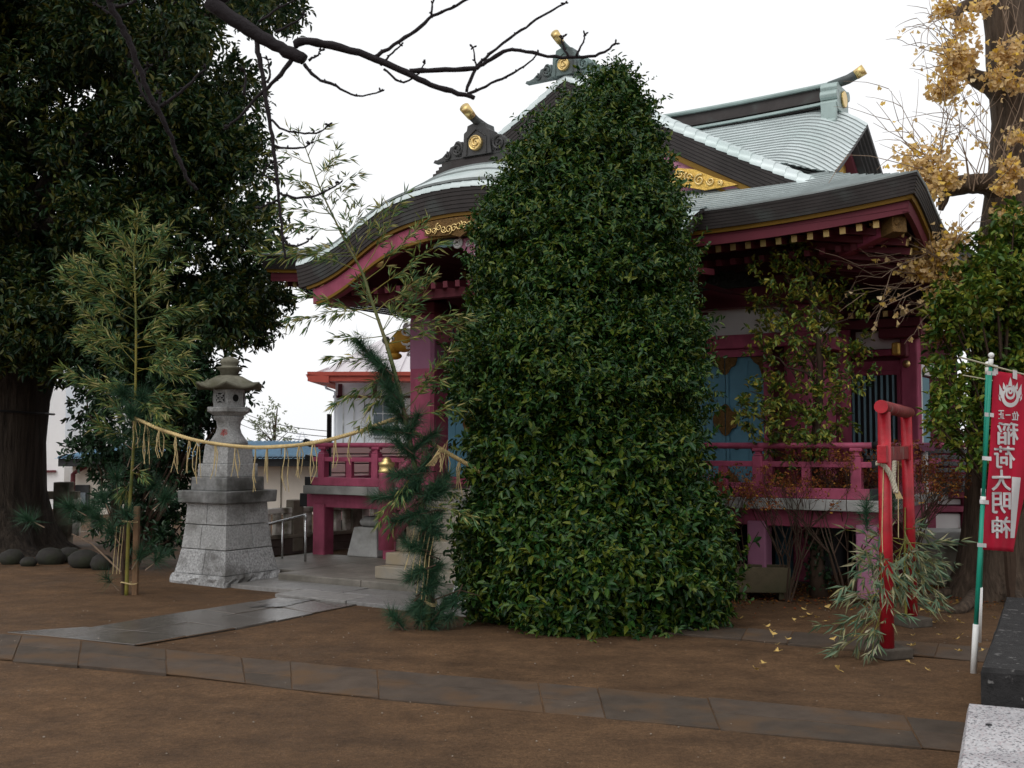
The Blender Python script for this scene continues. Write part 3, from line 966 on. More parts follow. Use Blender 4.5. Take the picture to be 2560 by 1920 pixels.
# bracket sets on the pillars
for u_ in (-2.5, -1.05, 1.05, 2.5):
    m = MB(); m.box((u_, WV - 0.06, 3.36), (0.34, 0.34, 0.12)); m.box((u_, WV - 0.10, 3.47), (0.9, 0.14, 0.10)); m.box((u_, WV - 0.3, 3.47), (0.14, 0.7, 0.10))
    m.build('bracket_set', PINKD, hall, bevel=0.015)

# ------------------------------------------------------------------ veranda
VU = 3.69
m = MB(); m.box((0, 0.62, 0.955), (2 * VU - 0.1, 1.2, 0.10)); m.box((VU - 0.6, 3.4, 0.955), (1.1, 4.4, 0.10)); m.box((-VU + 0.6, 3.4, 0.955), (1.1, 4.4, 0.10))
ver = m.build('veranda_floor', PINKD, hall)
edge = 0
for a, b, mm_ in ((-VU, -2.6, SLABG), (-2.595, -1.62, SLABG), (1.62, 2.3, SLABL), (2.305, 3.0, SLABL), (3.005, VU, SLABL)):
    m = MB(); m.box(((a + b) / 2, 0.03, 0.945), (b - a, 0.16, 0.11)); m.build('edge_stone', mm_, ver, bevel=0.008)
for i in range(5):
    for sg in (-1, 1):
        m = MB(); m.box((sg * (VU - 0.05), 0.56 + 0.9 * i, 0.945), (0.16, 0.895, 0.11)); m.build('edge_stone', SLABL if sg > 0 else SLABG, ver, bevel=0.008)
def railing(p0, p1, posts, struts, endcap):
    p0, p1 = Vector(p0), Vector(p1)
    d = (p1 - p0).normalized()
    m = MB(); m.bar(p0 + Vector((0, 0, 1.055)), p1 + Vector((0, 0, 1.055)), 0.11, 0.105); base = m.build('veranda_railing', PINK, hall, bevel=0.006)
    m = MB(); m.bar(p0 + Vector((0, 0, 1.34)), p1 + Vector((0, 0, 1.34)), 0.075, 0.055); m.build('middle_rail', PINK, base, bevel=0.005)
    m = MB(); m.tube([p0 + Vector((0, 0, 1.527)), p0 + d * 0.2 + Vector((0, 0, 1.525)), p1 - d * 0.2 + Vector((0, 0, 1.525)), p1 + Vector((0, 0, 1.527))], 0.031, 12); m.build('top_rail', PINK, base, True)
    for t in posts:
        q = p0.lerp(p1, t)
        m = MB(); m.box((q.x, q.y, 1.26), (0.105, 0.105, 0.32), math.atan2(d.y, d.x)); m.box((q.x, q.y, 1.432), (0.09, 0.09, 0.02), math.atan2(d.y, d.x)); m.box((q.x, q.y, 1.455), (0.06, 0.06, 0.03), math.atan2(d.y, d.x)); m.box((q.x, q.y, 1.486), (0.12, 0.085, 0.034), math.atan2(d.y, d.x))
        m.build('rail_post', PINK, base, bevel=0.008)
    for t in struts:
        q = p0.lerp(p1, t)
        m = MB(); m.box((q.x, q.y, 1.208), (0.09, 0.06, 0.21), math.atan2(d.y, d.x)); m.build('rail_strut', PINK, base, bevel=0.005)
    for e, sg in endcap:
        q = p0 if sg < 0 else p1
        dd = d * sg
        m = MB()
        m.tube([q + dd * 0.0 + Vector((0, 0, 1.527)), q + dd * 0.06 + Vector((0, 0, 1.535)), q + dd * 0.11 + Vector((0, 0, 1.56)), q + dd * 0.14 + Vector((0, 0, 1.57)), q + dd * 0.16 + Vector((0, 0, 1.555))], [0.032, 0.038, 0.045, 0.046, 0.03], 10)
        m.build('black_end_cap', BLACKM, base, True)
        m = MB(); m.bar(q + Vector((0, 0, 1.345)), q + dd * 0.12 + Vector((0, 0, 1.365)), 0.08, 0.075); m.build('black_end_cap', BLACKM, base, bevel=0.004)
        m = MB(); m.bar(q - dd * 0.02 + Vector((0, 0, 1.055)), q + dd * 0.10 + Vector((0, 0, 1.055)), 0.118, 0.113); m.build('black_end_cap', BLACKM, base, bevel=0.004)
railing((-3.60, 0.05, 0), (-1.70, 0.05, 0), (0.09, 0.56, 0.97), (0.33, 0.78), ((0, -1),))
railing((1.70, 0.05, 0), (3.60, 0.05, 0), (0.03, 0.40, 0.92), (0.20, 0.66), ((0, 1),))
railing((3.58, 0.2, 0), (3.58, 5.5, 0), (0.2, 0.4, 0.6, 0.8, 0.97), (0.1, 0.3, 0.5, 0.7, 0.9), ())
railing((-3.58, 0.2, 0), (-3.58, 5.5, 0), (0.2, 0.4, 0.6, 0.8, 0.97), (0.1, 0.3, 0.5, 0.7, 0.9), ())
# beam and posts below
for c_, s_ in (((2.6, 0.16, 0.80), (2.1, 0.14, 0.17)), ((3.52, 2.8, 0.80), (0.14, 5.0, 0.168)), ((-3.52, 2.8, 0.80), (0.14, 5.0, 0.168)), ((-2.68, 0.16, 0.80), (2.15, 0.14, 0.17))):
    m = MB(); m.box(c_, s_); vb = m.build('floor_beam', PINK, hall, bevel=0.008)
m = MB(); m.box((-3.81, 0.16, 0.80), (0.13, 0.145, 0.175)); m.build('black_end_cap', BLACKM, vb, bevel=0.004)
for u_, v_, mm_ in ((-3.52, 0.16, PINK), (-2.35, 0.16, PINK), (-3.52, 1.6, PINK), (-3.52, 3.2, PINK), (-2.35, 1.25, PINKD), (2.42, 0.16, MAUVE), (3.52, 0.16, MAUVE), (1.75, 0.5, PINKD), (3.52, 1.6, PINKD), (3.52, 3.2, PINKD), (2.55, 1.22, PINK), (-2.55, 1.22, MAUVE)):
    m = MB(); m.box((u_, v_, 0.40), (0.20, 0.20, 0.72)); m.build('veranda_post', mm_, hall, bevel=0.02)
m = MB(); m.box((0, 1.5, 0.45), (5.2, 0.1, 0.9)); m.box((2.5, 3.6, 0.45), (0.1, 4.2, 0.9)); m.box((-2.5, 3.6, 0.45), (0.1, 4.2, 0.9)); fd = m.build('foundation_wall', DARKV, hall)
m = MB(); m.box((2.30, 1.44, 0.40), (0.30, 0.03, 0.7)); m.build('crawl_door', TEAL, fd)

# ------------------------------------------------------------------ stairs, newel posts, platform
NS = 7
for k in range(NS):
    z1 = 0.10 + (k + 1) * 0.131
    m = MB(); v0 = -1.52 + k * 0.18
    m.box((0.18, (v0 + 0.05) / 2, z1 - 0.0655), (2.90, abs(v0) + 0.05, 0.129)); m.build('stone_step', CREAM, hall, bevel=0.01)
for sg in (-1, 1):
    m = MB(); nu_ = -1.33 if sg < 0 else 1.63
    m.lathe([(0.088, 0.38), (0.088, 1.20), (0.092, 1.215), (0.083, 1.235)], 20, (nu_, -1.25, 0)); nw = m.build('newel_post', PINK, hall, True)
    m = MB(); m.lathe([(0.088, 1.225), (0.093, 1.23), (0.093, 1.25), (0.083, 1.26), (0.083, 1.30), (0.09, 1.31), (0.09, 1.335), (0.05, 1.35), (0.055, 1.365), (0.03, 1.39), (0.001, 1.40)], 20, (nu_, -1.25, 0)); m.build('gilt_finial', GOLD, nw, True)
    m = MB(); m.tube([(nu_, -1.2, 1.13), (nu_, -0.2, 1.72)], 0.035, 10); m.build('stair_handrail', PINK, hall, True)
    m = MB(); m.bar((nu_, -1.25, 0.50), (nu_, -0.35, 1.10), 0.09, 0.16); m.build('stair_stringer', PINK, hall, bevel=0.008)
    m = MB(); m.bar((nu_, -1.2, 0.90), (nu_, -0.25, 1.48), 0.05, 0.06); m.build('stair_middle_rail', PINK, hall, bevel=0.005)
# dark tiled side wing with its own roof, behind on the right
wing = thing('side_wing', 'set-back pink wing with white wall panels and barred window, right behind the hall', 'building', ORI, -TH)
m = MB(); m.box((2.98, 4.2, 1.95), (0.84, 2.66, 2.2)); m.build('wall', PINKD, wing)
m = MB(); m.box((3.02, 2.86, 2.80), (0.60, 0.06, 0.22)); m.build('white_panel', WHITEP, wing)
m = MB(); m.box((2.98, 2.82, 2.48), (0.95, 0.10, 0.12)); m.box((2.98, 2.82, 2.64), (0.95, 0.08, 0.08)); m.build('tie_rail', PINK, wing, bevel=0.006)
m = MB(); m.box((3.36, 2.84, 1.9), (0.20, 0.20, 2.1)); m.build('corner_post', PINK, wing, bevel=0.02)
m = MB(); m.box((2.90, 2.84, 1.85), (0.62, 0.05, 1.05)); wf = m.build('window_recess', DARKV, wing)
for i in range(9):
    m = MB(); m.box((2.62 + i * 0.068, 2.80, 1.85), (0.024, 0.026, 1.05)); m.build('window_bar', TEALL, wf)
m = MB(); m.box((2.90, 2.81, 2.395), (0.7, 0.06, 0.05)); m.box((3.235, 2.81, 1.85), (0.05, 0.062, 1.1)); m.build('window_frame', PINK, wing, bevel=0.005)
m = MB(); m.box((3.42, 3.25, 1.85), (0.04, 0.45, 1.0)); m.build('side_window', TEALL, wing)
m = MB(); m.box((3.43, 2.98, 1.85), (0.05, 0.06, 1.1)); m.box((3.43, 3.5, 2.45), (0.06, 1.1, 0.14)); m.build('white_trim', WHITEP, wing)
m = MB(); m.box((3.30, 2.74, 2.66), (0.14, 0.3, 0.18)); m.box((3.30, 2.70, 2.86), (0.5, 0.25, 0.13)); m.build('bracket_set', PINKD, wing, bevel=0.02)
m = MB(); m.box((3.26, 2.66, 2.66), (0.09, 0.3, 0.15)); m.build('gilt_bracket_end', GOLDP, wing, bevel=0.02)
m = MB(); m.lathe([(0.001, 0), (0.045, 0), (0.045, 0.012), (0.001, 0.03)], 12); o = m.build('gilt_flower', GOLD, wing, True); o.location = (3.34, 2.72, 2.49); o.rotation_euler = (R(90), 0, 0)
m = MB(); m.box((3.0, 2.55, 2.97), (1.1, 0.12, 0.10)); m.build('eave_beam', PINKD, wing)
for i in range(6):
    o = bpy.data.objects.new('rafter', r_me); COL.objects.link(o); o.parent = wing; o.location = (2.62 + i * 0.2, 2.25, 3.05); o.rotation_euler = (R(6), 0, 0); o.scale = (1, 0.6, 1)
    g = bpy.data.objects.new('rafter_end', g_me); COL.objects.link(g); g.parent = o
for k in range(4):
    m = MB(); m.box((3.1, 2.15 + 0.006 * k, 3.32 - 0.04 * k), (1.5, 0.05, 0.036)); m.box((3.84, 3.6, 3.32 - 0.04 * k), (0.05, 2.9, 0.036)); m.build('eave_layer', DARKCU, wing)
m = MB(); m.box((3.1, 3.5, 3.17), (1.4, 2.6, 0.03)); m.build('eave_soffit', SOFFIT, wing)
def wroof(a, b):
    return (lerp(3.4, 6.4, a), lerp(4.1, 7.6, b), 3.42 + 0.5 * b + 0.7 * b * b + 0.05 * a * a)
for k in range(24):
    A0 = []; A1 = []; A2 = []
    for i in range(9):
        p0 = wroof(i / 8, k / 24); p1 = wroof(i / 8, (k + 1) / 24)
        A0.append(p0); A1.append((p0[0], p0[1] - .004, p0[2] + 0.025)); A2.append((p1[0], p1[1], p1[2] + 0.004))
    m = MB(); m.strip(A0, A1); m.strip(A1, A2); m.build('roof_course', PATINA, wing, seam=(SEAM, len(A0) - 1))
for k in range(4):
    m = MB(); m.box((4.9, 4.12 + 0.006 * k, 3.40 - 0.04 * k), (3.0, 0.05, 0.036)); m.build('fascia_layer', DARKCU, wing)
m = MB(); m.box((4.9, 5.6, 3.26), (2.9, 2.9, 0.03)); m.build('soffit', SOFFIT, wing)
m = MB(); m.box((4.9, 6.2, 1.6), (2.4, 2.0, 3.2)); m.build('rear_wall', PINKD, wing)
m = MB(); m.tube([(3.4, 7.6, 4.66), (6.4, 7.6, 4.74)], 0.12, 10); m.build('ridge_cap', PATINA2, wing, True)
# ------------------------------------------------------------------ ground, paths, paving
def dirt_material():
    m = bpy.data.materials.new('damp_earth'); m.use_nodes = True
    n, l = m.node_tree.nodes, m.node_tree.links
    p = n['Principled BSDF']; tc = n.new('ShaderNodeTexCoord')
    def noise(s, d=8, r=0.65):
        q = n.new('ShaderNodeTexNoise'); q.inputs['Scale'].default_value = s; q.inputs['Detail'].default_value = d; q.inputs['Roughness'].default_value = r
        l.new(tc.outputs['Object'], q.inputs['Vector']); return q
    big, mid, fine = noise(0.55, 6), noise(3.2, 12, 0.78), noise(110, 5, 0.8)
    r1 = n.new('ShaderNodeValToRGB'); r1.color_ramp.elements[0].position = 0.38; r1.color_ramp.elements[1].position = 0.64
    r1.color_ramp.elements[0].color = (0.078, 0.048, 0.028, 1); r1.color_ramp.elements[1].color = (0.178, 0.106, 0.058, 1)
    mixn = n.new('ShaderNodeMixRGB'); mixn.inputs['Fac'].default_value = 0.55
    l.new(big.outputs['Fac'], mixn.inputs['Color1']); l.new(mid.outputs['Fac'], mixn.inputs['Color2']); l.new(mixn.outputs['Color'], r1.inputs['Fac'])
    # wheel and broom streaks, and coarse crumbs
    mp2 = n.new('ShaderNodeMapping'); mp2.inputs['Rotation'].default_value = (0, 0, R(28)); mp2.inputs['Scale'].default_value = (0.9, 1.5, 1); l.new(tc.outputs['Object'], mp2.inputs['Vector'])
    stn = n.new('ShaderNodeTexNoise'); stn.inputs['Scale'].default_value = 2.2; stn.inputs['Detail'].default_value = 10; stn.inputs['Roughness'].default_value = 0.75; l.new(mp2.outputs['Vector'], stn.inputs['Vector'])
    st_r = n.new('ShaderNodeValToRGB'); st_r.color_ramp.elements[0].position = 0.36; st_r.color_ramp.elements[0].color = (0.78, 0.77, 0.77, 1); st_r.color_ramp.elements[1].position = 0.62; st_r.color_ramp.elements[1].color = (1.14, 1.13, 1.10, 1); l.new(stn.outputs['Fac'], st_r.inputs['Fac'])
    crumb = noise(34, 6, 0.85)
    cr_r = n.new('ShaderNodeValToRGB'); cr_r.color_ramp.elements[0].position = 0.38; cr_r.color_ramp.elements[0].color = (0.62, 0.6, 0.58, 1); cr_r.color_ramp.elements[1].position = 0.62; cr_r.color_ramp.elements[1].color = (1.25, 1.24, 1.22, 1); l.new(crumb.outputs['Fac'], cr_r.inputs['Fac'])
    m1 = n.new('ShaderNodeMixRGB'); m1.blend_type = 'MULTIPLY'; m1.inputs['Fac'].default_value = 1; l.new(r1.outputs['Color'], m1.inputs['Color1']); l.new(st_r.outputs['Color'], m1.inputs['Color2'])
    m2 = n.new('ShaderNodeMixRGB'); m2.blend_type = 'MULTIPLY'; m2.inputs['Fac'].default_value = 0.8; l.new(m1.outputs['Color'], m2.inputs['Color1']); l.new(cr_r.outputs['Color'], m2.inputs['Color2'])
    sp = n.new('ShaderNodeValToRGB'); sp.color_ramp.elements[0].position = 0.30; sp.color_ramp.elements[0].color = (0.45, 0.43, 0.41, 1); sp.color_ramp.elements[1].position = 0.75; sp.color_ramp.elements[1].color = (1.45, 1.42, 1.4, 1)
    l.new(fine.outputs['Fac'], sp.inputs['Fac'])
    mul = n.new('ShaderNodeMixRGB'); mul.blend_type = 'MULTIPLY'; mul.inputs['Fac'].default_value = 1
    l.new(m2.outputs['Color'], mul.inputs['Color1']); l.new(sp.outputs['Color'], mul.inputs['Color2'])
    # scattered pale grit
    vo = n.new('ShaderNodeTexVoronoi'); vo.inputs['Scale'].default_value = 26; l.new(tc.outputs['Object'], vo.inputs['Vector'])
    th = n.new('ShaderNodeMath'); th.operation = 'LESS_THAN'; th.inputs[1].default_value = 0.06; l.new(vo.outputs['Distance'], th.inputs[0])
    vr = n.new('ShaderNodeSeparateColor'); l.new(vo.outputs['Color'], vr.inputs['Color'])
    th2 = n.new('ShaderNodeMath'); th2.operation = 'GREATER_THAN'; th2.inputs[1].default_value = 0.72; l.new(vr.outputs['Red'], th2.inputs[0])
    an = n.new('ShaderNodeMath'); an.operation = 'MULTIPLY'; l.new(th.outputs[0], an.inputs[0]); l.new(th2.outputs[0], an.inputs[1])
    gm_ = n.new('ShaderNodeMixRGB'); gm_.inputs['Color2'].default_value = (0.23, 0.18, 0.13, 1); l.new(an.outputs[0], gm_.inputs['Fac']); l.new(mul.outputs['Color'], gm_.inputs['Color1'])
    l.new(gm_.outputs['Color'], p.inputs['Base Color'])
    rr = n.new('ShaderNodeMapRange'); rr.inputs['From Min'].default_value = 0.35; rr.inputs['From Max'].default_value = 0.65; rr.inputs['To Min'].default_value = 0.62; rr.inputs['To Max'].default_value = 0.9
    l.new(big.outputs['Fac'], rr.inputs['Value']); l.new(rr.outputs['Result'], p.inputs['Roughness'])
    p.inputs['Specular IOR Level'].default_value = 0.15
    ad = n.new('ShaderNodeMath'); ad.operation = 'MULTIPLY_ADD'; ad.inputs[1].default_value = 0.35; l.new(crumb.outputs['Fac'], ad.inputs[0]); l.new(mid.outputs['Fac'], ad.inputs[2])
    bp = n.new('ShaderNodeBump'); bp.inputs['Strength'].default_value = 0.8; bp.inputs['Distance'].default_value = 0.03; l.new(ad.outputs[0], bp.inputs['Height']); l.new(bp.outputs['Normal'], p.inputs['Normal'])
    return m
DIRT = dirt_material()
rng = np.random.default_rng(7)
_gk = [(rng.uniform(0.5, 2.2), rng.uniform(0, 6.28), rng.uniform(0, 6.28)) for _ in range(10)]
def gz(x, y):
    """Gentle unevenness of the earth near the camera."""
    s_ = 0.0
    for k_, a, ph in _gk:
        s_ += math.sin((x * math.cos(a) + y * math.sin(a)) * k_ * 1.7 + ph)
    return 0.0022 * s_
m = MB()
m.sheet(lambda a, b: (lerp(-14, 14, a), lerp(0.5, 19.5, b), gz(lerp(-14, 14, a), lerp(0.5, 19.5, b)) - 0.006), 112, 76)
X0, X1, Y0, Y1 = -14, 14, 0.5, 19.5
for q in (((-600, -300), (600, -300), (600, Y0), (-600, Y0)), ((-600, Y1), (600, Y1), (600, 1500), (-600, 1500)), ((-600, Y0), (X0, Y0), (X0, Y1), (-600, Y1)), ((X1, Y0), (600, Y0), (600, Y1), (X1, Y1))):
    m.add([(x, y, -0.006) for x, y in q], [(0, 1, 2, 3)])
tag(m.build('ground', DIRT, None, True), kind='structure')

PAVE = [mat('paving_stone_a', (0.074, 0.055, 0.042), 0.8, 0.25, 5.0, 0.35, 110, spec=0.2, tint=(0.105, 0.062, 0.034), tscale=2.4, tmin=0.48, tmax=0.66),
        mat('paving_stone_b', (0.066, 0.050, 0.038), 0.75, 0.25, 5.0, 0.35, 120, spec=0.2, tint=(0.095, 0.058, 0.033), tscale=2.8, tmin=0.48, tmax=0.66),
        mat('paving_stone_c', (0.082, 0.060, 0.045), 0.8, 0.25, 5.0, 0.35, 100, spec=0.2, tint=(0.11, 0.066, 0.036), tscale=2.6, tmin=0.48, tmax=0.66)]
WETP = [mat('wet_paving_stone_a', (0.10, 0.088, 0.078), 0.18, 0.25, 6.0, 0.10, 150, spec=0.5), mat('wet_paving_stone_b', (0.11, 0.095, 0.083), 0.22, 0.25, 6.0, 0.14, 130, spec=0.5)]
def flagstone(parent, c4, mats, rnd, h=0.006, dz=0.0, name='paving_stone', gap=0.003):
    """One slab from four ground corners, slightly tilted, with rounded top edges."""
    c = sum((Vector((p[0], p[1], 0)) for p in c4), Vector()) / 4
    tz = [h + dz + rnd.uniform(-0.004, 0.004) for _ in range(4)]
    vs_ = []
    for ring, (ins, zz) in enumerate(((gap, -0.05), (gap, -0.004), (gap + 0.004, 0.0))):
        for i, p in enumerate(c4):
            q = Vector((p[0], p[1], 0)); d = (c - q); L = d.length
            q = q + d * (ins * 1.4 / L)
            vs_.append((q.x, q.y, (tz[i] + zz) if ring else zz))
    fs = [(8, 9, 10, 11)]
    for r_ in (0, 1):
        for i in range(4):
            j = (i + 1) % 4
            fs.append((r_ * 4 + i, r_ * 4 + j, r_ * 4 + 4 + j, r_ * 4 + 4 + i))
    m = MB(); m.add(vs_, fs)
    return m.build(name, rnd.choice(mats), parent)
def edge_fn(pxs):
    pts = [ground(x, y) for x, y in pxs]
    cum = [0.0]
    for a, b in zip(pts, pts[1:]): cum.append(cum[-1] + (b - a).length)
    def f(t):
        s_ = t * cum[-1]
        for i in range(len(pts) - 1):
            if s_ <= cum[i + 1] or i == len(pts) - 2:
                k_ = (s_ - cum[i]) / (cum[i + 1] - cum[i]); return pts[i].lerp(pts[i + 1], k_)
    return f, cum[-1]
def path(name, near, far, cuts, mats, seed, rows=2, two=0.6, kwargs={}):
    """Band of flagstones between a near edge and a far edge."""
    fn, Ln = edge_fn(near); ff, Lf = edge_fn(far)
    rnd = random.Random(seed)
    m = MB(); n = 24
    A = [fn(i / n) for i in range(n + 1)]; Bq = [ff(i / n) for i in range(n + 1)]
    m.strip([(p.x, p.y, 0.001) for p in A], [(p.x, p.y, 0.001) for p in Bq])
    root = tag(m.build(name, DIRT), kind='structure')
    for t0, t1 in zip(cuts, cuts[1:]):
        sp = [0.0, 1.0]
        if rnd.random() < two: sp = [0.0, rnd.uniform(0.42, 0.58), 1.0]
        for a, b in zip(sp, sp[1:]):
            o0 = rnd.uniform(-0.03, 0.03) if a == 0 else 0
            o1 = rnd.uniform(-0.03, 0.03) if b == 1 else 0
            q = [fn(t0).lerp(ff(t0), a + o0), fn(t1).lerp(ff(t1), a + o0), fn(t1).lerp(ff(t1), b + o1), fn(t0).lerp(ff(t0), b + o1)]
            flagstone(root, q, mats, rnd, **kwargs)
    return root
def cutlist(seed, n, jit):
    rnd = random.Random(seed); c = [i / n + (rnd.uniform(-jit, jit) / n if 0 < i < n else 0) for i in range(n + 1)]; return c
path('crossing_path', [(-330, 1625), (165, 1661), (470, 1691), (823, 1735), (1222, 1770), (2407, 1880), (2900, 1925)], [(-260, 1560), (353, 1617), (617, 1647), (929, 1673), (1300, 1703), (2418, 1805), (2850, 1845)], cutlist(3, 13, 0.38), PAVE, 11, two=0.7)
path('shrine_path', [(345, 1613), (640, 1562), (860, 1518), (1050, 1480)], [(25, 1583), (190, 1573), (500, 1525), (735, 1488), (880, 1465), (985, 1447)], cutlist(5, 8, 0.25), WETP, 17, two=0.9)
path('back_path', [(1500, 1572), (1739, 1588), (2427, 1652), (2800, 1690)], [(1520, 1547), (1766, 1564), (2201, 1597), (2423, 1617), (2800, 1650)], cutlist(8, 7, 0.2), PAVE, 23, two=0.0)
# puddles on the wet stones
WATER = mat('puddle_water', (0.035, 0.030, 0.026), 0.12, 0.1, 3.0, 0.10, 30, spec=0.6)
def puddle(px, py, rx, ry, seed, z):
    rnd = random.Random(seed); c = ground(px, py, z)
    pts = []
    for i in range(30):
        a = 2 * math.pi * i / 30; k_ = 1 + 0.28 * math.sin(3 * a + seed) + 0.16 * math.sin(7 * a + 2 * seed) + rnd.uniform(-0.06, 0.06)
        q = Vector((math.cos(a) * rx * k_, math.sin(a) * ry * k_, 0)); q = Matrix.Rotation(R(52), 3, 'Z') @ q
        pts.append((c.x + q.x, c.y + q.y, z))
    m = MB(); m.add(pts, [tuple(range(30))]); return tag(m.build('puddle', WATER), kind='structure')
puddle(715, 1508, 0.36, 0.10, 1, 0.0125)
# stone platform and granite apron before the hall
GRAN = [mat('apron_granite_a', (0.23, 0.22, 0.21), 0.38, 0.3, 14.0, 0.4, 90, spec=0.5), mat('apron_granite_b', (0.19, 0.185, 0.18), 0.34, 0.3, 14.0, 0.4, 90, spec=0.5)]
plat = thing('stone_platform', 'low pale stone platform with granite paving at the foot of the shrine stairs', 'platform', ORI, -TH)
for i, (a, b) in enumerate(((-3.75, -2.5), (-2.495, -1.3), (-1.295, 0.2), (0.205, 2.0))):
    m = MB(); m.box(((a + b) / 2, -0.62, 0.045), (b - a, 2.2 if i > 0 else 1.6, 0.11)); m.build('platform_stone', mat('damp_platform_stone', (0.19, 0.172, 0.148), 0.45, 0.3, 7.0, 0.25, 60, tint=(0.13, 0.12, 0.10), tscale=2.5), plat, bevel=0.012)
rnd = random.Random(9)
for i in range(5):
    for j in range(2):
        u0 = -3.05 + i * 0.95 + (0.4 if j else 0); u1 = u0 + 0.94; v1 = -1.45 - 0.05 * (u0 > -2.5) * 6 - j * 0.42; v0 = v1 - 0.41
        flagstone(plat, [(u0, v0), (u1, v0), (u1, v1), (u0, v1)], GRAN, rnd, h=0.03)

# ------------------------------------------------------------------ stone lanterns
GRANL = mat('lantern_granite', (0.46, 0.46, 0.455), 0.85, 0.4, 45.0, 0.9, 60, tint=(0.20, 0.195, 0.18), tscale=3.0, tmin=0.5, tmax=0.72)
GRANR = mat('rough_granite', (0.46, 0.46, 0.46), 0.9, 0.55, 45.0, 1.0, 26, tint=(0.13, 0.125, 0.115), tscale=3.0, tmin=0.5, tmax=0.72)
GRANK = mat('weathered_granite', (0.25, 0.25, 0.245), 0.85, 0.35, 12.0, 0.6, 40, tint=(0.08, 0.078, 0.07), tscale=2.5)
MOSSY = mat('mossy_granite', (0.20, 0.19, 0.145), 0.9, 0.3, 7.0, 0.5, 45, tint=(0.10, 0.095, 0.06), tscale=3.0)
RED = mat('red_letter_paint', (0.42, 0.04, 0.03), 0.6, 0.05)
VOIDM = mat('dark_opening', (0.015, 0.015, 0.015), 0.9, 0.0)
def text_pts(ch):
    c = bpy.data.curves.new('glyph', 'FONT'); c.body = ch; c.resolution_u = 3
    c.offset = 0.0
    o = bpy.data.objects.new('glyph', c); COL.objects.link(o)
    dg = bpy.context.evaluated_depsgraph_get(); ev = o.evaluated_get(dg); me = ev.to_mesh()
    V = [(v.co.x, v.co.y) for v in me.vertices]; F = [tuple(p.vertices) for p in me.polygons]
    ev.to_mesh_clear(); bpy.data.objects.remove(o); bpy.data.curves.remove(c)
    return V, F
def lantern(loc, label, lettering):
    rnd = random.Random(2)
    L = thing('stone_lantern', label, 'lantern', loc, -TH, 'pair of granite lanterns flanking the shrine path')
    # rough plinth
    m = MB(); n = 14; ring = []
    h = 0.43
    per = []
    for i in range(n): per.append((lerp(-h, h, i / n), -h))
    for i in range(n): per.append((h, lerp(-h, h, i / n)))
    for i in range(n): per.append((lerp(h, -h, i / n), h))
    for i in range(n): per.append((-h, lerp(h, -h, i / n)))
    K = len(per); vs_ = []
    for z, k_, j in ((-0.03, 1.0, 0.0), (0.03, 1.02, 0.02), (0.07, 1.0, 0.018), (0.105, 0.97, 0.006)):
        for x, y in per: vs_.append((x * k_ + rnd.uniform(-j, j), y * k_ + rnd.uniform(-j, j), z + rnd.uniform(-j, j) * 0.6))
    fs = [tuple(3 * K + i for i in range(K))]
    for r_ in range(3):
        for i in range(K): fs.append((r_ * K + i, r_ * K + (i + 1) % K, (r_ + 1) * K + (i + 1) % K, (r_ + 1) * K + i))
    m.add(vs_, fs); m.build('rough_plinth', GRANR, L)
    # three battered courses of blocks
    z = 0.105
    def half(zz): return interp(zz, [0.105, 0.25, 0.375, 0.645, 0.885], [0.405, 0.375, 0.352, 0.325, 0.312])
    for ci, (hh, ax, ay) in enumerate(((0.27, 0.12, -0.05), (0.27, -0.16, 0.18), (0.24, 0.05, -0.16))):
        g = 0.004
        for sx, x0, x1 in ((0, -1, ax), (1, ax, 1)):
            for sy, y0, y1 in ((0, -1, ay), (1, ay, 1)):
                vs_ = []
                nz = 3
                for q in range(nz + 1):
                    zz = z + g + (hh - 2 * g) * q / nz; k_ = half(zz)
                    for fx, fy in ((x0, y0), (x1, y0), (x1, y1), (x0, y1)):
                        X = fx * k_ if abs(fx) == 1 else fx * k_ + (g if fx == x0 and sx else -g)
                        Y = fy * k_ if abs(fy) == 1 else fy * k_ + (g if fy == y0 and sy else -g)
                        vs_.append((X, Y, zz))
                fs = [(3, 2, 1, 0), tuple(nz * 4 + i for i in range(4))]
                for q in range(nz):
                    for i in range(4): fs.append((q * 4 + i, q * 4 + (i + 1) % 4, q * 4 + 4 + (i + 1) % 4, q * 4 + 4 + i))
                m = MB(); m.add(vs_, fs); m.build('base_block', GRANR if ci == 0 else GRANL, L, bevel=0.006)
        z += hh
    for nm, s0, s1, hh, mm_ in (('cap_slab', 0.77, 0.785, 0.135, GRANK), ('upper_slab', 0.575, 0.57, 0.15, GRANK), ('upper_slab', 0.475, 0.47, 0.15, GRANL), ('pedestal_block', 0.405, 0.37, 0.215, GRANL)):
        m = MB(); m.box((0, 0, z + hh / 2), (s0, s0, hh), top=s1 / s0); m.build(nm, mm_, L, bevel=0.012); z += hh
    a0 = R(12)
    m = MB(); m.lathe([(0.215, 0), (0.215, 0.03), (0.185, 0.07), (0.145, 0.13), (0.128, 0.19), (0.135, 0.26), (0.17, 0.305), (0.175, 0.32)], 20, (0, 0, z), rz=a0); m.build('waisted_shaft', GRANL, L, True)
    if lettering:
        V, F = text_pts('奉'); s_ = 0.09
        # painted on the curved shaft towards the front left face
        ang = R(297); vs_ = []
        for x, y in V:
            a = ang + (x - 0.5) * s_ / 0.145; zz = z + 0.10 + y * s_
            rr = interp(zz - z, [0, 0.03, 0.07, 0.13, 0.19, 0.26], [0.215, 0.215, 0.185, 0.145, 0.128, 0.135]) + 0.004
            vs_.append((rr * math.cos(a), rr * math.sin(a), zz))
        m = MB(); m.add(vs_, F); m.build('red_character', RED, L)
    z += 0.32
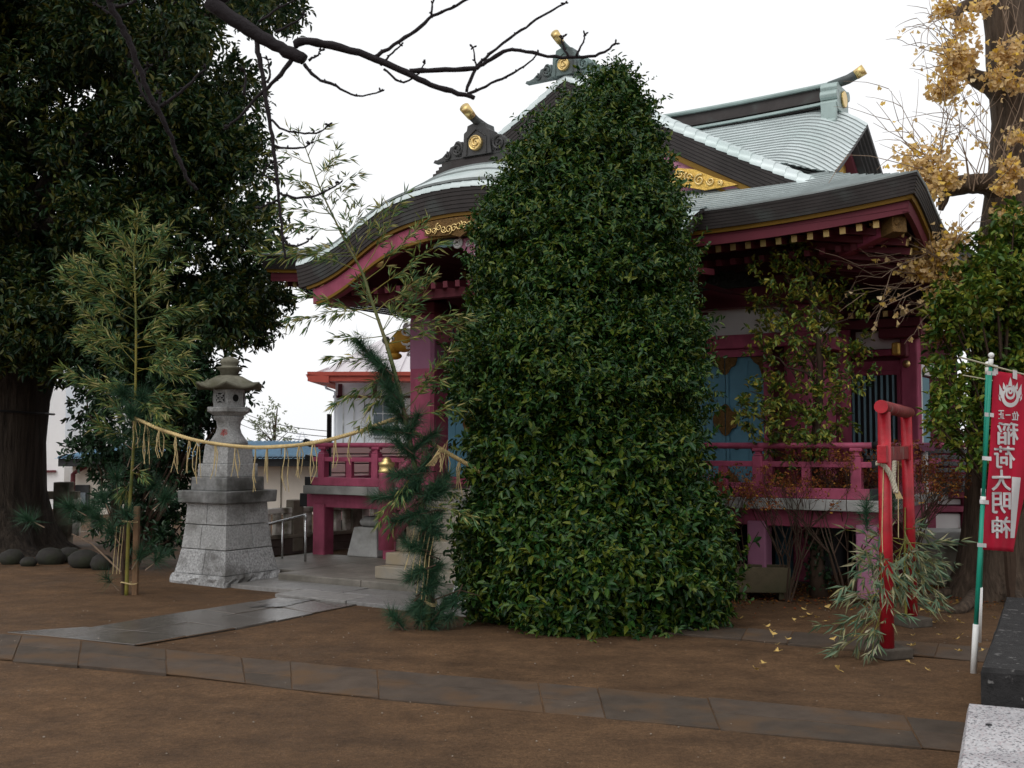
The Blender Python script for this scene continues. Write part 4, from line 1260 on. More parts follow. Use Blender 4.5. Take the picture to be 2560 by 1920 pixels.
    m = MB(); m.lathe([(0.17, 0), (0.25, 0.045), (0.262, 0.05), (0.262, 0.10), (0.245, 0.105)], 6, (0, 0, z), rz=a0); m.build('fire_box_base', GRANL, L, bevel=0.008); z += 0.105
    m = MB(); m.lathe([(0.188, 0), (0.192, 0.20)], 6, (0, 0, z), rz=a0); fb = m.build('fire_box', GRANL, L, bevel=0.006)
    for q in range(6):
        a = a0 + R(30) + q * R(60); ap = 0.19 * math.cos(R(30))
        mt = Matrix.Rotation(a, 3, 'Z')
        if q % 2 == 0:
            m = MB(); m.add([mt @ Vector((ap + 0.004, x, z + y)) for x, y in ((-0.055, 0.05), (0.055, 0.05), (0.055, 0.155), (-0.055, 0.155))], [(0, 1, 2, 3)]); w = m.build('window_opening', VOIDM, fb)
            m = MB()
            for s_ in (-1, 1):
                for d in (-0.055, 0, 0.055):
                    p0 = Vector((ap + 0.008, -0.05, z + 0.10 - s_ * 0.05 + d)); p1 = Vector((ap + 0.008, 0.05, z + 0.10 + s_ * 0.05 + d))
                    p0.z = min(max(p0.z, z + .052), z + .153); p1.z = min(max(p1.z, z + .052), z + .153)
                    m.bar(mt @ p0, mt @ p1, 0.012, 0.010)
            m.build('stone_lattice', GRANL, w)
        else:
            m = MB(); m.add([mt @ Vector((ap + 0.004, 0.036 * math.cos(t_), z + 0.10 + 0.042 * math.sin(t_))) for t_ in np.linspace(0, 2 * math.pi, 17)[:-1]], [tuple(range(16))]); m.build('round_opening', VOIDM, fb)
            m = MB(); m.tube([mt @ Vector((ap + 0.006, 0.045 * math.cos(t_), z + 0.10 + 0.052 * math.sin(t_))) for t_ in np.linspace(0, 2 * math.pi, 19)], 0.008, 6); m.build('opening_rim', GRANL, fb)
    z += 0.20
    # six-sided roof with raised corners
    rings = [(0.20, 0.0), (0.385, -0.005), (0.40, 0.022), (0.32, 0.06), (0.23, 0.115), (0.16, 0.15), (0.10, 0.165)]
    vs_ = []; n = 36
    for ri, (r_, zz) in enumerate(rings):
        for i in range(n):
            a = 2 * math.pi * i / n + a0
            k_ = ((i % 6) / 6.0); k_ = min(k_, 1 - k_) * 2     # 0 at corner
            rr = r_ * (1 - 0.12 * k_ * (1 if ri > 0 else 1))
            up = 0.06 * (1 - k_) ** 2 if ri in (1, 2) else (0.02 * (1 - k_) ** 2 if ri == 3 else 0)
            vs_.append((rr * math.cos(a), rr * math.sin(a), z + zz + up))
    fs = [tuple(reversed(range(n))), tuple((len(rings) - 1) * n + i for i in range(n))]
    for r_ in range(len(rings) - 1):
        for i in range(n): fs.append((r_ * n + i, r_ * n + (i + 1) % n, (r_ + 1) * n + (i + 1) % n, (r_ + 1) * n + i))
    m = MB(); m.add(vs_, fs); rf = m.build('lantern_roof', MOSSY, L, True)
    mt = Matrix.Rotation(R(232), 3, 'Z'); m = MB(); m.lathe([(0.001, 0), (0.04, 0), (0.045, 0.008), (0.03, 0.014), (0.001, 0.01)], 14); o = m.build('crest_disc', MOSSY, rf, True)
    o.location = mt @ Vector((0.255, 0, 0)) + Vector((0, 0, z + 0.088)); o.rotation_euler = (0, R(52), R(232))
    z += 0.16
    m = MB(); m.lathe([(0.10, 0), (0.105, 0.055), (0.14, 0.075), (0.15, 0.095), (0.10, 0.105), (0.085, 0.115), (0.105, 0.14), (0.11, 0.165), (0.085, 0.195), (0.03, 0.215), (0.004, 0.222)], 18, (0, 0, z)); m.build('jewel_finial', MOSSY, L, True)
    return L
lantern((-3.23, 12.55, 0.0), 'weathered granite lantern with red character, standing clear of the trees beside the path', True)
lantern((-0.02, 10.80, 0.0), 'granite lantern almost wholly hidden behind the tall dark bush', False)

# ------------------------------------------------------------------ pedestal, planter, rocks, blocks
ped = thing('stone_pedestal', 'grey flared stone pedestal with rounded cap on the platform beside the stairs', 'pedestal', ground(905, 1392, 0.10), -TH)
m = MB(); m.box((0, 0.24, 0.185), (0.50, 0.50, 0.37), top=0.74); m.build('flared_block', SLABL, ped, bevel=0.012)
m = MB(); m.lathe([(0.15, 0.37), (0.19, 0.395), (0.20, 0.43), (0.19, 0.455), (0.15, 0.48), (0.14, 0.50)], 8, (0, 0.24, 0), rz=R(22.5)); m.build('rounded_cap', SLABG, ped, bevel=0.01)
PLANT = mat('mossy_planter_concrete', (0.105, 0.085, 0.052), 0.9, 0.3, 6.0, 0.3, 50, tint=(0.06, 0.055, 0.03), tscale=3.0)
pc = ground(1912, 1500)
pl = thing('concrete_planter', 'mossy brown concrete planter trough on low feet before the veranda', 'planter', (pc.x, pc.y + 0.14, 0), -R(6))
m = MB(); w, d, h0, h1, t = 0.27, 0.15, 0.07, 0.32, 0.03
out = [(-w, -d), (w, -d), (w, d), (-w, d)]; inn = [(-w + t, -d + t), (w - t, -d + t), (w - t, d - t), (-w + t, d - t)]
m.add([(x, y, h0) for x, y in out] + [(x, y, h1) for x, y in out] + [(x, y, h1) for x, y in inn] + [(x, y, h0 + 0.12) for x, y in inn],
      [(3, 2, 1, 0)] + [(i, (i + 1) % 4, 4 + (i + 1) % 4, 4 + i) for i in range(4)] + [(4 + i, 4 + (i + 1) % 4, 8 + (i + 1) % 4, 8 + i) for i in range(4)] + [(8 + i, 8 + (i + 1) % 4, 12 + (i + 1) % 4, 12 + i) for i in range(4)] + [(12, 13, 14, 15)])
m.build('trough', PLANT, pl, bevel=0.008)
for sg in (-1, 1):
    m = MB(); m.box((sg * 0.19, 0, 0.035), (0.07, 0.24, 0.07)); m.build('foot', PLANT, pl, bevel=0.006)
ROCKM = mat('dark_field_stone', (0.034, 0.031, 0.028), 0.85, 0.3, 6.0, 0.4, 30, tint=(0.03, 0.032, 0.02), tscale=4.0)
for i, (px_, py_, r_, look) in enumerate(((20, 1412, 0.16, 'pale rounded stone at the left end of the stone row'), (62, 1418, 0.11, 'small flat stone in the row under the big tree'), (118, 1412, 0.17, 'low brown stone, third in the row under the big tree'), (166, 1406, 0.15, 'upright dark egg-shaped stone in the row under the tree'), (202, 1420, 0.20, 'largest dark boulder in the row beside the bamboo'), (246, 1424, 0.14, 'flat dark stone half behind the bamboo stake'))):
    c = ground(px_, py_); m = MB(); rr = random.Random(i + 3)
    m.ball((0, 0, r_ * 0.45), (r_ * rr.uniform(0.9, 1.25), r_ * 0.8, r_ * rr.uniform(0.6, 0.85)), 14, 10, 0.05, rr)
    o = m.build('field_stone', ROCKM, None, True); o.location = (c.x, c.y + 0.1, 0); tag(o, look, 'stone', 'row of stones under the big tree')
# dark weathered block and pale granite block at the lower right
DKS = mat('black_weathered_stone', (0.022, 0.021, 0.021), 0.8, 0.45, 16.0, 0.7, 60, tint=(0.14, 0.135, 0.13), tscale=22.0, tmin=0.62, tmax=0.67)
def speckle(name, base, dark, pinkc):
    m = bpy.data.materials.new(name); m.use_nodes = True; n, l = m.node_tree.nodes, m.node_tree.links; p = n['Principled BSDF']; tc = n.new('ShaderNodeTexCoord')
    v = n.new('ShaderNodeTexVoronoi'); v.inputs['Scale'].default_value = 120; l.new(tc.outputs['Object'], v.inputs['Vector'])
    sc = n.new('ShaderNodeSeparateColor'); l.new(v.outputs['Color'], sc.inputs['Color'])
    r_ = n.new('ShaderNodeValToRGB'); r_.color_ramp.interpolation = 'CONSTANT'
    e = r_.color_ramp.elements; e[0].position = 0; e[0].color = (*dark, 1); e[1].position = 0.16; e[1].color = (*base, 1); q = e.new(0.6); q.color = (base[0] * .85, base[1] * .85, base[2] * .86, 1); q = e.new(0.85); q.color = (*pinkc, 1)
    l.new(sc.outputs['Red'], r_.inputs['Fac'])
    nz = n.new('ShaderNodeTexNoise'); nz.inputs['Scale'].default_value = 5; nz.inputs['Detail'].default_value = 5; l.new(tc.outputs['Object'], nz.inputs['Vector'])
    r2 = n.new('ShaderNodeValToRGB'); r2.color_ramp.elements[0].position = 0.35; r2.color_ramp.elements[0].color = (0.75, 0.74, 0.75, 1); r2.color_ramp.elements[1].position = 0.6; l.new(nz.outputs['Fac'], r2.inputs['Fac'])
    mx = n.new('ShaderNodeMixRGB'); mx.blend_type = 'MULTIPLY'; mx.inputs['Fac'].default_value = 1; l.new(r_.outputs['Color'], mx.inputs['Color1']); l.new(r2.outputs['Color'], mx.inputs['Color2']); l.new(mx.outputs['Color'], p.inputs['Base Color']); p.inputs['Roughness'].default_value = 0.55
    return m
SPK = speckle('speckled_white_granite', (0.50, 0.49, 0.50), (0.10, 0.10, 0.11), (0.42, 0.36, 0.37))
def slab_obj(name, pts, z0, z1, material, label, cat, jit=0.0, seed=1):
    rnd = random.Random(seed); m = MB(); n = 16
    per = []
    for i in range(4):
        a = Vector(pts[i]).to_2d() if len(pts[i]) > 2 else Vector(pts[i]); b = Vector(pts[(i + 1) % 4]); b = b.to_2d() if len(b) > 2 else b
        for q in range(n): per.append(a.lerp(b, q / n))
    K = len(per); c = sum(per, Vector((0, 0))) / K; vs_ = []
    for z, ins, j in ((z0, 0, jit), (lerp(z0, z1, 0.5), 0, jit), (z1 - 0.02, 0.0, jit), (z1, 0.018, jit * 0.5)):
        for p in per:
            d = (c - p).normalized(); q = p + d * ins
            vs_.append((q.x + rnd.uniform(-j, j), q.y + rnd.uniform(-j, j), z + rnd.uniform(-j, j) * 0.4))
    fs = [tuple(3 * K + i for i in range(K))] + [(r_ * K + i, r_ * K + (i + 1) % K, (r_ + 1) * K + (i + 1) % K, (r_ + 1) * K + i) for r_ in range(3) for i in range(K)]
    m.add(vs_, fs); return tag(m.build(name, material), label, cat)
g0 = ground(2420, 1757, 0.30); g1 = ground(2390, 1925, 0.30)
dv = (g0 - g1).normalized(); du = Vector((dv.y, -dv.x, 0))
b0 = g1 - dv * 0.9
slab_obj('granite_block', [(b0.x, b0.y), ((b0 + du * 0.9).x, (b0 + du * 0.9).y), ((g0 + du * 0.9).x, (g0 + du * 0.9).y), (g0.x, g0.y)], 0.0, 0.30, SPK, 'pale speckled granite block in the lower right corner, newest stone', 'stone block', 0.001)
k0 = g0 + du * 0.06 + dv * 0.01; k1 = ground(2515, 1492, 0.47)
slab_obj('weathered_block', [(k0.x, k0.y), ((k0 + du * 1.1).x, (k0 + du * 1.1).y), ((k1 + du * 1.1).x, (k1 + du * 1.1).y), (k1.x, k1.y)], 0.0, 0.47, DKS, 'long black weathered stone plinth behind the speckled granite block', 'stone block', 0.004)
m = MB(); gp_ = g0.lerp(g1, 0.35) + du * 0.10; m.ball((gp_.x, gp_.y, 0.303), (0.016, 0.012, 0.005), 8, 5); tag(m.build('dead_leaf', BLACKM), 'tiny black leaf scrap lying on the speckled granite block', 'leaf')

# ------------------------------------------------------------------ red torii
REDT = mat('torii_red_paint', (0.42, 0.012, 0.024), 0.42, 0.2, 8.0, 0.2, 40, spec=0.4, tint=(0.25, 0.012, 0.016), tscale=5.0, tmin=0.52, tmax=0.72)
REDW = mat('weathered_red_log', (0.20, 0.03, 0.03), 0.6, 0.35, 9.0, 0.2, 50, tint=(0.22, 0.16, 0.14), tscale=5.0, tmin=0.55, tmax=0.7)
STRAW = mat('straw_rope_fibre', (0.56, 0.42, 0.20), 0.8, 0.25, 30.0, 0.4, 120)
STRAWP = mat('pale_straw', (0.55, 0.43, 0.22), 0.8, 0.2, 20.0)
tl = ground(2221, 1640); tr = ground(2278, 1562)
tor = thing('torii_gate', 'small bright red torii gate beside the red banner, bamboo tied to its feet', 'torii', (tl.x, tl.y, 0))
d = (tr - tl); dn = d.normalized()
m = MB(); m.tube([(-0.055 * dn.x, -0.055 * dn.y, 0.05), (0.0, 0.0, 1.78)], [0.050, 0.046], 16); m.build('front_pillar', REDT, tor, True)
m = MB(); m.tube([(d.x + 0.055 * dn.x, d.y + 0.055 * dn.y, 0.05), (d.x - 0.02 * dn.x, d.y, 1.78)], [0.050, 0.046], 16); m.build('rear_pillar', REDT, tor, True)
m = MB(); m.tube([(-0.16 * dn.x, -0.16 * dn.y, 1.815), (d.x + 0.16 * dn.x, d.y + 0.16 * dn.y, 1.815)], 0.049, 20); lg = m.build('top_log', REDW, tor, True)
m = MB(); m.tube([(-0.163 * dn.x, -0.163 * dn.y, 1.815), (-0.159 * dn.x, -0.159 * dn.y, 1.815)], 0.0485, 20); m.build('log_end', REDT, lg)
m = MB(); m.bar((-0.13 * dn.x, -0.13 * dn.y, 1.47), (d.x + 0.13 * dn.x, d.y + 0.13 * dn.y, 1.47), 0.045, 0.105); m.build('tie_beam', REDW, tor, bevel=0.004)
m = MB(); m.bar((-0.175 * dn.x, -0.175 * dn.y, 1.47), (-0.05 * dn.x, -0.05 * dn.y, 1.47), 0.065, 0.13); m.build('beam_wedge', REDT, tor, bevel=0.006); m = MB(); m.bar((d.x - 0.16 * dn.x, d.y - 0.16 * dn.y, 1.47), (d.x - 0.05 * dn.x, d.y - 0.05 * dn.y, 1.47), 0.065, 0.13); m.build('beam_wedge', REDT, tor, bevel=0.006)
for q in (Vector((0, 0, 0)), d):
    m = MB(); m.box((q.x + 0.01, q.y - 0.01, 0.03), (0.24, 0.22, 0.08), R(20)); m.build('foot_stone', mat('brown_foot_stone', (0.09, 0.075, 0.06), 0.9, 0.3, 8, 0.3, 50), tor, bevel=0.012)
def rope_strands(parent, pts, r, twist, strands, material, name='rope_strand'):
    P = [Vector(p) for p in pts]
    for s_ in range(strands):
        out_ = []
        dist = 0.0
        for i, p in enumerate(P):
            if i: dist += (p - P[i - 1]).length
            t = (P[min(i + 1, len(P) - 1)] - P[max(i - 1, 0)]).normalized()
            x = t.cross(Vector((0, 0, 1)));
            if x.length < 1e-3: x = Vector((1, 0, 0))
            x.normalize(); y = t.cross(x); a = dist * twist + 2 * math.pi * s_ / strands
            out_.append(p + (x * math.cos(a) + y * math.sin(a)) * r * 0.55)
        m = MB(); m.tube(out_, r * 0.62, 6); m.build(name, material, parent, True)
def densify(pts, n):
    pts = [Vector(p) for p in pts]; out_ = []
    K = len(pts)
    for i in range(K - 1):
        p0, p1, p2, p3 = pts[max(i - 1, 0)], pts[i], pts[i + 1], pts[min(i + 2, K - 1)]
        for q in range(n):
            t = q / n
            out_.append(0.5 * ((2 * p1) + (p2 - p0) * t + (2 * p0 - 5 * p1 + 4 * p2 - p3) * t * t + (3 * p1 - p0 - 3 * p2 + p3) * t ** 3))
    out_.append(pts[-1]); return out_
ends = thing('rope_ends', 'frayed straw rope ends hanging under the red torii beam', 'rope', (tl.x, tl.y, 0))
rope_strands(ends, densify([(-0.07, -0.04, 1.395), (-0.055, -0.06, 1.41), (-0.01, -0.075, 1.36), (0.03, -0.08, 1.27), (0.05, -0.08, 1.19)], 8), 0.018, 90, 3, mat('bleached_rope', (0.5, 0.46, 0.36), 0.85, 0.2, 20, 0.3, 90))
rope_strands(ends, densify([(d.x - 0.15, d.y - 0.1, 1.40), (d.x - 0.17, d.y - 0.14, 1.33), (d.x - 0.18, d.y - 0.15, 1.22)], 8), 0.018, 90, 3, MATS['bleached_rope'])
m = MB()
for q in range(5): m.tube([(0.045 + 0.006 * q, -0.08, 1.20), (0.052 + 0.011 * q, -0.085, 1.145)], [0.006, 0.003], 5)
m.tube([(-0.03, -0.06, 1.39), (-0.05, -0.06, 0.9), (-0.045, -0.06, 0.55)], 0.004, 4); m.tube([(d.x - 0.12, d.y - 0.1, 1.4), (d.x - 0.13, d.y - 0.1, 0.75)], 0.004, 4)
m.build('frayed_straw', STRAWP, ends)

# ------------------------------------------------------------------ banners
GREENP = mat('green_plastic_pole', (0.015, 0.25, 0.17), 0.35, 0.1, 4.0)
WHITEPL = mat('white_plastic', (0.70, 0.70, 0.68), 0.4, 0.06, 6.0, tint=(0.42, 0.38, 0.32), tscale=6.0, tmin=0.6, tmax=0.8)
BRED = mat('red_banner_cloth', (0.54, 0.016, 0.048), 0.8, 0.12, 6.0, 0.04, 200, trans=0.25)
BWHT = mat('white_banner_print', (0.62, 0.60, 0.60), 0.8, 0.05)
def pole(name, base_px, top_px, dep_top, label, split_y):
    b = ground(*base_px); t = at(top_px[0], top_px[1], dep_top)
    o = thing(name, label, 'banner pole', b, 0, 'banner poles beside the stone plinth')
    v = t - b
    k_ = split_y
    m = MB(); m.tube([(0, 0, -0.02), v * k_], [0.021, 0.020], 12); m.build('white_sleeve', WHITEPL, o, True)
    m = MB(); m.tube([v * k_ * 0.98, v * 0.55], 0.0155, 12); m.tube([v * 0.55, v], 0.0125, 12); m.build('green_tube', GREENP, o, True)
    m = MB(); m.tube([v * 0.54, v * 0.565], 0.018, 12); m.build('joint_ring', WHITEPL, o, True)
    m = MB(); m.tube([v * 0.985, v * 1.01], 0.016, 12); m.ball(v * 1.022, 0.02, 12, 8); m.build('knob', WHITEPL, o, True)
    return o, b, v
P1, p1b, p1v = pole('banner_pole', (2433, 1682), (2477, 905), 7.5, 'green banner pole nearer the camera, red banner tied to it', 0.155)
P2, p2b, p2v = pole('banner_pole', (2446, 1602), (2468, 925), 8.5, 'green banner pole standing just behind the nearer one', 0.20)
def bl(y): return interp(y, [920, 1060, 1200, 1300, 1375], [2484, 2478, 2470, 2461, 2456])
def brr(y): return interp(y, [920, 1060, 1200, 1300, 1375], [2592, 2584, 2570, 2548, 2534])
def bdep(px_, py_):
    f = (px_ - bl(py_)) / (brr(py_) - bl(py_))
    return 7.52 + 0.30 * f + 0.022 * math.sin(9 * f + py_ * 0.014) + 0.008 * math.sin(23 * f - py_ * 0.03) - 0.03 * math.sin((py_ - 925) / 140.0) * f
ban = thing('red_banner', 'red cloth banner with white mirrored characters and flame emblem, seen from behind', 'banner', (p1b.x, p1b.y, 0))
off0 = Vector((p1b.x, p1b.y, 0))
def bpt(px_, py_, dd=0.0): return at(px_, py_, bdep(px_, py_) + dd) - off0
m = MB()
m.sheet(lambda a, b: bpt(lerp(bl(lerp(927 + 14 * a, 1374 + 6 * a, b)), brr(lerp(927 + 14 * a, 1374 + 6 * a, b)), a), lerp(927 + 14 * a, 1374 + 6 * a, b)), 24, 40)
bc = m.build('banner_cloth', BRED, ban, True)
sm = bc.modifiers.new('cloth', 'SOLIDIFY'); sm.thickness = 0.002; sm.offset = 1
def glyph(ch, x0, x1, y0, y1, name='character'):
    V, F = text_pts(ch); xs = [v[0] for v in V]; ys = [v[1] for v in V]
    a0_, a1_, b0_, b1_ = min(xs), max(xs), min(ys), max(ys)
    if b1_ - b0_ < 0.3: b0_, b1_ = b0_ - 0.35, b1_ + 0.35
    layers = MB()
    for ox, oy, dd in ((0, 0, 0.006), (1.3, 0, 0.0064), (-1.3, 0, 0.0068), (0, 1.1, 0.0072), (0, -1.1, 0.0076), (0.9, 0.8, 0.008), (-0.9, -0.8, 0.0084)):
        pts = []
        for x, y in V:
            fx = (x - a0_) / (a1_ - a0_); fy = (y - b0_) / (b1_ - b0_)
            px_ = lerp(x1, x0, fx) + ox * (0.5 if x1 - x0 < 30 else 1); py_ = lerp(y1, y0, fy) + oy * (0.5 if x1 - x0 < 30 else 1)
            pts.append(bpt(px_, py_, -dd))
        layers.add(pts, F)
    layers.build(name, BWHT, bc)
for ch, bx in (('稲', (2494, 2545, 1056, 1111)), ('荷', (2486, 2537, 1116, 1170)), ('大', (2480, 2527, 1175, 1226)), ('明', (2481, 2526, 1231, 1283)), ('神', (2480, 2526, 1292, 1345)), ('正', (2496, 2510, 1026, 1047)), ('一', (2514, 2526, 1028, 1047)), ('位', (2530, 2547, 1029, 1051))):
    glyph(ch, *bx)
m = MB(); m.sheet(lambda a, b: bpt(lerp(lerp(2530, 2526, b), lerp(2552, 2536, b), a), lerp(1192 + 2 * a, 1345, b), -0.006), 4, 12); m.build('blank_name_panel', BWHT, bc)
# flame emblem: jewel of nested rings between flames
em = MB()
def ringpoly(cx_, cy_, ro, ri, kx=1.0):
    n = 28; A = [bpt(cx_ + ro * kx * math.cos(2 * math.pi * i / n), cy_ + ro * 1.15 * math.sin(2 * math.pi * i / n), -0.006) for i in range(n + 1)]
    Bq = [bpt(cx_ + ri * kx * math.cos(2 * math.pi * i / n), cy_ - (ro - ri) * 0.35 + ri * 1.15 * math.sin(2 * math.pi * i / n), -0.006) for i in range(n + 1)]
    em.strip(A, Bq)
ringpoly(2526, 993, 22, 15); ringpoly(2526, 985, 12, 7.5); ringpoly(2526, 979, 5.5, 2)
for sx in (-1, 1):
    for fx, y0, y1, w in ((20, 1000, 968, 5), (24, 992, 960, 4), (14, 978, 955, 5), (26, 1004, 985, 3)):
        pts = [(sx * (fx - w), y0), (sx * (fx + w), y0 - 6), (sx * (fx + w * 0.9), y1 + 8), (sx * (fx + 4), y1), (sx * (fx - w * 0.3), y1 + 10)]
        em.add([bpt(2526 + x, y, -0.0065) for x, y in pts], [tuple(range(5))])
em.add([bpt(2526 + x, y, -0.007) for x, y in ((-13, 974), (13, 974), (9, 962), (5, 966), (3, 952), (0, 943), (-3, 954), (-6, 964), (-9, 961))], [tuple(range(9))])
em.build('flame_emblem', BWHT, bc)
for y, w in ((932, 22), (1036, 22), (1145, 22), (1254, 22), (1362, 20)):
    m = MB(); xp = interp(y, [905, 1682], [2477, 2433]); m.sheet(lambda a, b: bpt(lerp(xp - 8, xp + 15, a), lerp(y - 5, y + 5, b) + 2 * a, -0.022), 3, 2); m.build('tie_loop', BWHT, ban)
for xq, yq in ((2489, 925), (2537, 938)):
    m = MB(); m.sheet(lambda a, b: bpt(lerp(xq - 5, xq + 6, a), lerp(yq - 14, yq + 8, b) + 3 * a, -0.012), 2, 2); m.build('tie_loop', BWHT, ban)
m = MB(); c0 = at(2400, 893, 7.25) - off0; c1 = at(2640, 958, 8.0) - off0; m.tube([c0, c1], 0.006, 6); m.build('cross_rod', mat('pale_bamboo_rod', (0.45, 0.42, 0.30), 0.6, 0.1), ban)
m = MB(); q0 = at(2408, 938, 8.3) - off0; q1 = at(2560, 966, 8.9) - off0; m.tube([q0, q1], 0.005, 6); m.build('rear_cross_rod', MATS['pale_bamboo_rod'], ban)

# ------------------------------------------------------------------ straw rope with tassels, between the two bamboos
def straw_rope(pxs, d0, d1, label, tass, seed):
    pts = [at(x, y, lerp(d0, d1, (x - pxs[0][0]) / (pxs[-1][0] - pxs[0][0]))) for x, y in pxs]
    P = densify(pts, 14)
    root = thing('straw_rope', label, 'rope', P[0], 0, 'sacred straw ropes')
    loc = [p - P[0] for p in P]
    rope_strands(root, loc, 0.019, 70, 3, STRAW)
    rnd = random.Random(seed)
    for x in tass:
        t = (x - pxs[0][0]) / (pxs[-1][0] - pxs[0][0]); i = min(len(loc) - 1, int(t * (len(loc) - 1)))
        b = loc[i]; m = MB(); L_ = rnd.uniform(0.28, 0.42)
        for q in range(rnd.randint(3, 4)):
            ax, ay = rnd.uniform(-0.045, 0.045), rnd.uniform(-0.03, 0.03); l2 = L_ * rnd.uniform(0.75, 1.05); bow = rnd.uniform(-0.03, 0.03)
            m.tube([b + Vector((ax * 0.1, 0, 0.015)), b + Vector((ax * 0.6 + bow, ay, -l2 * 0.3)), b + Vector((ax + bow * 0.4, ay, -l2 * 0.7)), b + Vector((ax * 0.5 + rnd.uniform(-0.03, 0.03), ay, -l2))], [0.005, 0.0045, 0.004, 0.003], 4)
        m.build('straw_tassel', STRAWP, root)
    return root
straw_rope([(330, 1042), (400, 1073), (480, 1098), (560, 1112), (640, 1118), (720, 1115), (800, 1104), (880, 1084), (980, 1050), (1020, 1046)], 11.15, 9.35, 'long sagging straw rope with tassels strung between the two cut bamboos', (348, 376, 410, 447, 478, 505, 540, 588, 640, 668, 712, 742, 777, 830, 872, 955), 3)
straw_rope([(1018, 1070), (1060, 1096), (1100, 1122), (1160, 1156), (1232, 1197), (1330, 1235)], 9.3, 9.75, 'short straw rope running from the leaning bamboo into the tall bush', (1080, 1165, 1200), 5)
# ------------------------------------------------------------------ foliage materials
def leafmat(name, cols, rough=0.35, spec=0.5, trans=0.12):
    rough, spec = max(rough, 0.42), min(spec, 0.5) * 0.62
    return mat(name, cols[0], rough, 0.0, spec=spec, island=[(i / max(1, len(cols) - 1), c) for i, c in enumerate(cols)], trans=trans)
L_BUSH = leafmat('glossy_bush_leaf', [(0.008, 0.034, 0.009), (0.015, 0.058, 0.012), (0.030, 0.085, 0.013), (0.062, 0.112, 0.012), (0.13, 0.15, 0.016)], 0.40, 0.5, 0.12)
L_BUSHO = leafmat('old_bush_leaf', [(0.30, 0.10, 0.02), (0.36, 0.22, 0.03), (0.22, 0.20, 0.03)], 0.5)
L_OAK = leafmat('dark_evergreen_leaf', [(0.006, 0.022, 0.010), (0.012, 0.036, 0.013), (0.022, 0.050, 0.013), (0.048, 0.066, 0.012), (0.085, 0.08, 0.012)], 0.45, 0.4, 0.1)
L_CAM = leafmat('shrub_leaf', [(0.008, 0.024, 0.012), (0.014, 0.042, 0.016), (0.024, 0.055, 0.018)], 0.3, 0.55, 0.08)
L_OSM = leafmat('olive_leaf', [(0.028, 0.074, 0.018), (0.065, 0.12, 0.02), (0.13, 0.18, 0.026), (0.24, 0.25, 0.035), (0.34, 0.27, 0.04)], 0.3, 0.6, 0.1)
L_RIGHT = leafmat('bright_evergreen_leaf', [(0.024, 0.068, 0.012), (0.055, 0.12, 0.016), (0.10, 0.165, 0.02), (0.17, 0.215, 0.025), (0.24, 0.22, 0.03)], 0.32, 0.55, 0.12)
L_GINK = leafmat('golden_fan_leaf', [(0.82, 0.55, 0.06), (0.80, 0.57, 0.20), (0.78, 0.58, 0.30), (0.70, 0.50, 0.24), (0.62, 0.40, 0.17), (0.84, 0.68, 0.42)], 0.6, 0.3, 0.35)
L_BAM = leafmat('bamboo_leaf', [(0.045, 0.11, 0.045), (0.08, 0.16, 0.06), (0.13, 0.21, 0.065), (0.24, 0.26, 0.06), (0.46, 0.40, 0.18)], 0.45, 0.4, 0.15)
L_BAMG = leafmat('grey_green_bamboo_leaf', [(0.07, 0.14, 0.085), (0.12, 0.20, 0.12), (0.20, 0.27, 0.17), (0.26, 0.25, 0.11), (0.42, 0.40, 0.28)], 0.5, 0.4, 0.15)
L_PINE = leafmat('pine_needle', [(0.014, 0.045, 0.028), (0.024, 0.072, 0.036), (0.045, 0.10, 0.045)], 0.45, 0.4, 0.0)
L_DRY = leafmat('dry_russet_leaf', [(0.14, 0.035, 0.018), (0.21, 0.06, 0.025), (0.20, 0.075, 0.02), (0.34, 0.18, 0.03)], 0.7, 0.2, 0.1)
BARK = mat('grey_brown_bark', (0.050, 0.038, 0.029), 0.95, 0.6, 8.0, 1.0, 7, stretch=(2, 2, 0.22), bdist=0.12)
BARKG = mat('pale_ginkgo_bark', (0.11, 0.078, 0.056), 0.95, 0.6, 9.0, 1.0, 9, stretch=(2, 2, 0.25), bdist=0.09)
BARKC = mat('cherry_bark', (0.016, 0.012, 0.014), 0.8, 0.3, 14.0, 0.6, 40)
TWIG = mat('brown_twig', (0.060, 0.038, 0.026), 0.85, 0.25, 12.0)
TWIGL = mat('pale_twig', (0.24, 0.17, 0.12), 0.8, 0.25, 12.0)
CULM = mat('yellow_bamboo_culm', (0.21, 0.18, 0.035), 0.4, 0.2, 5.0, tint=(0.09, 0.12, 0.03), tscale=3.0)
CULMG = mat('green_bamboo_culm', (0.11, 0.13, 0.045), 0.4, 0.2, 5.0, tint=(0.16, 0.15, 0.07), tscale=3.0)
WOODS = mat('sawn_stake_wood', (0.17, 0.10, 0.055), 0.85, 0.3, 8.0, 0.4, 30, stretch=(4, 4, 0.6))
NR = np.random.default_rng(42)
UPV = np.array([0, 0, 1.0])

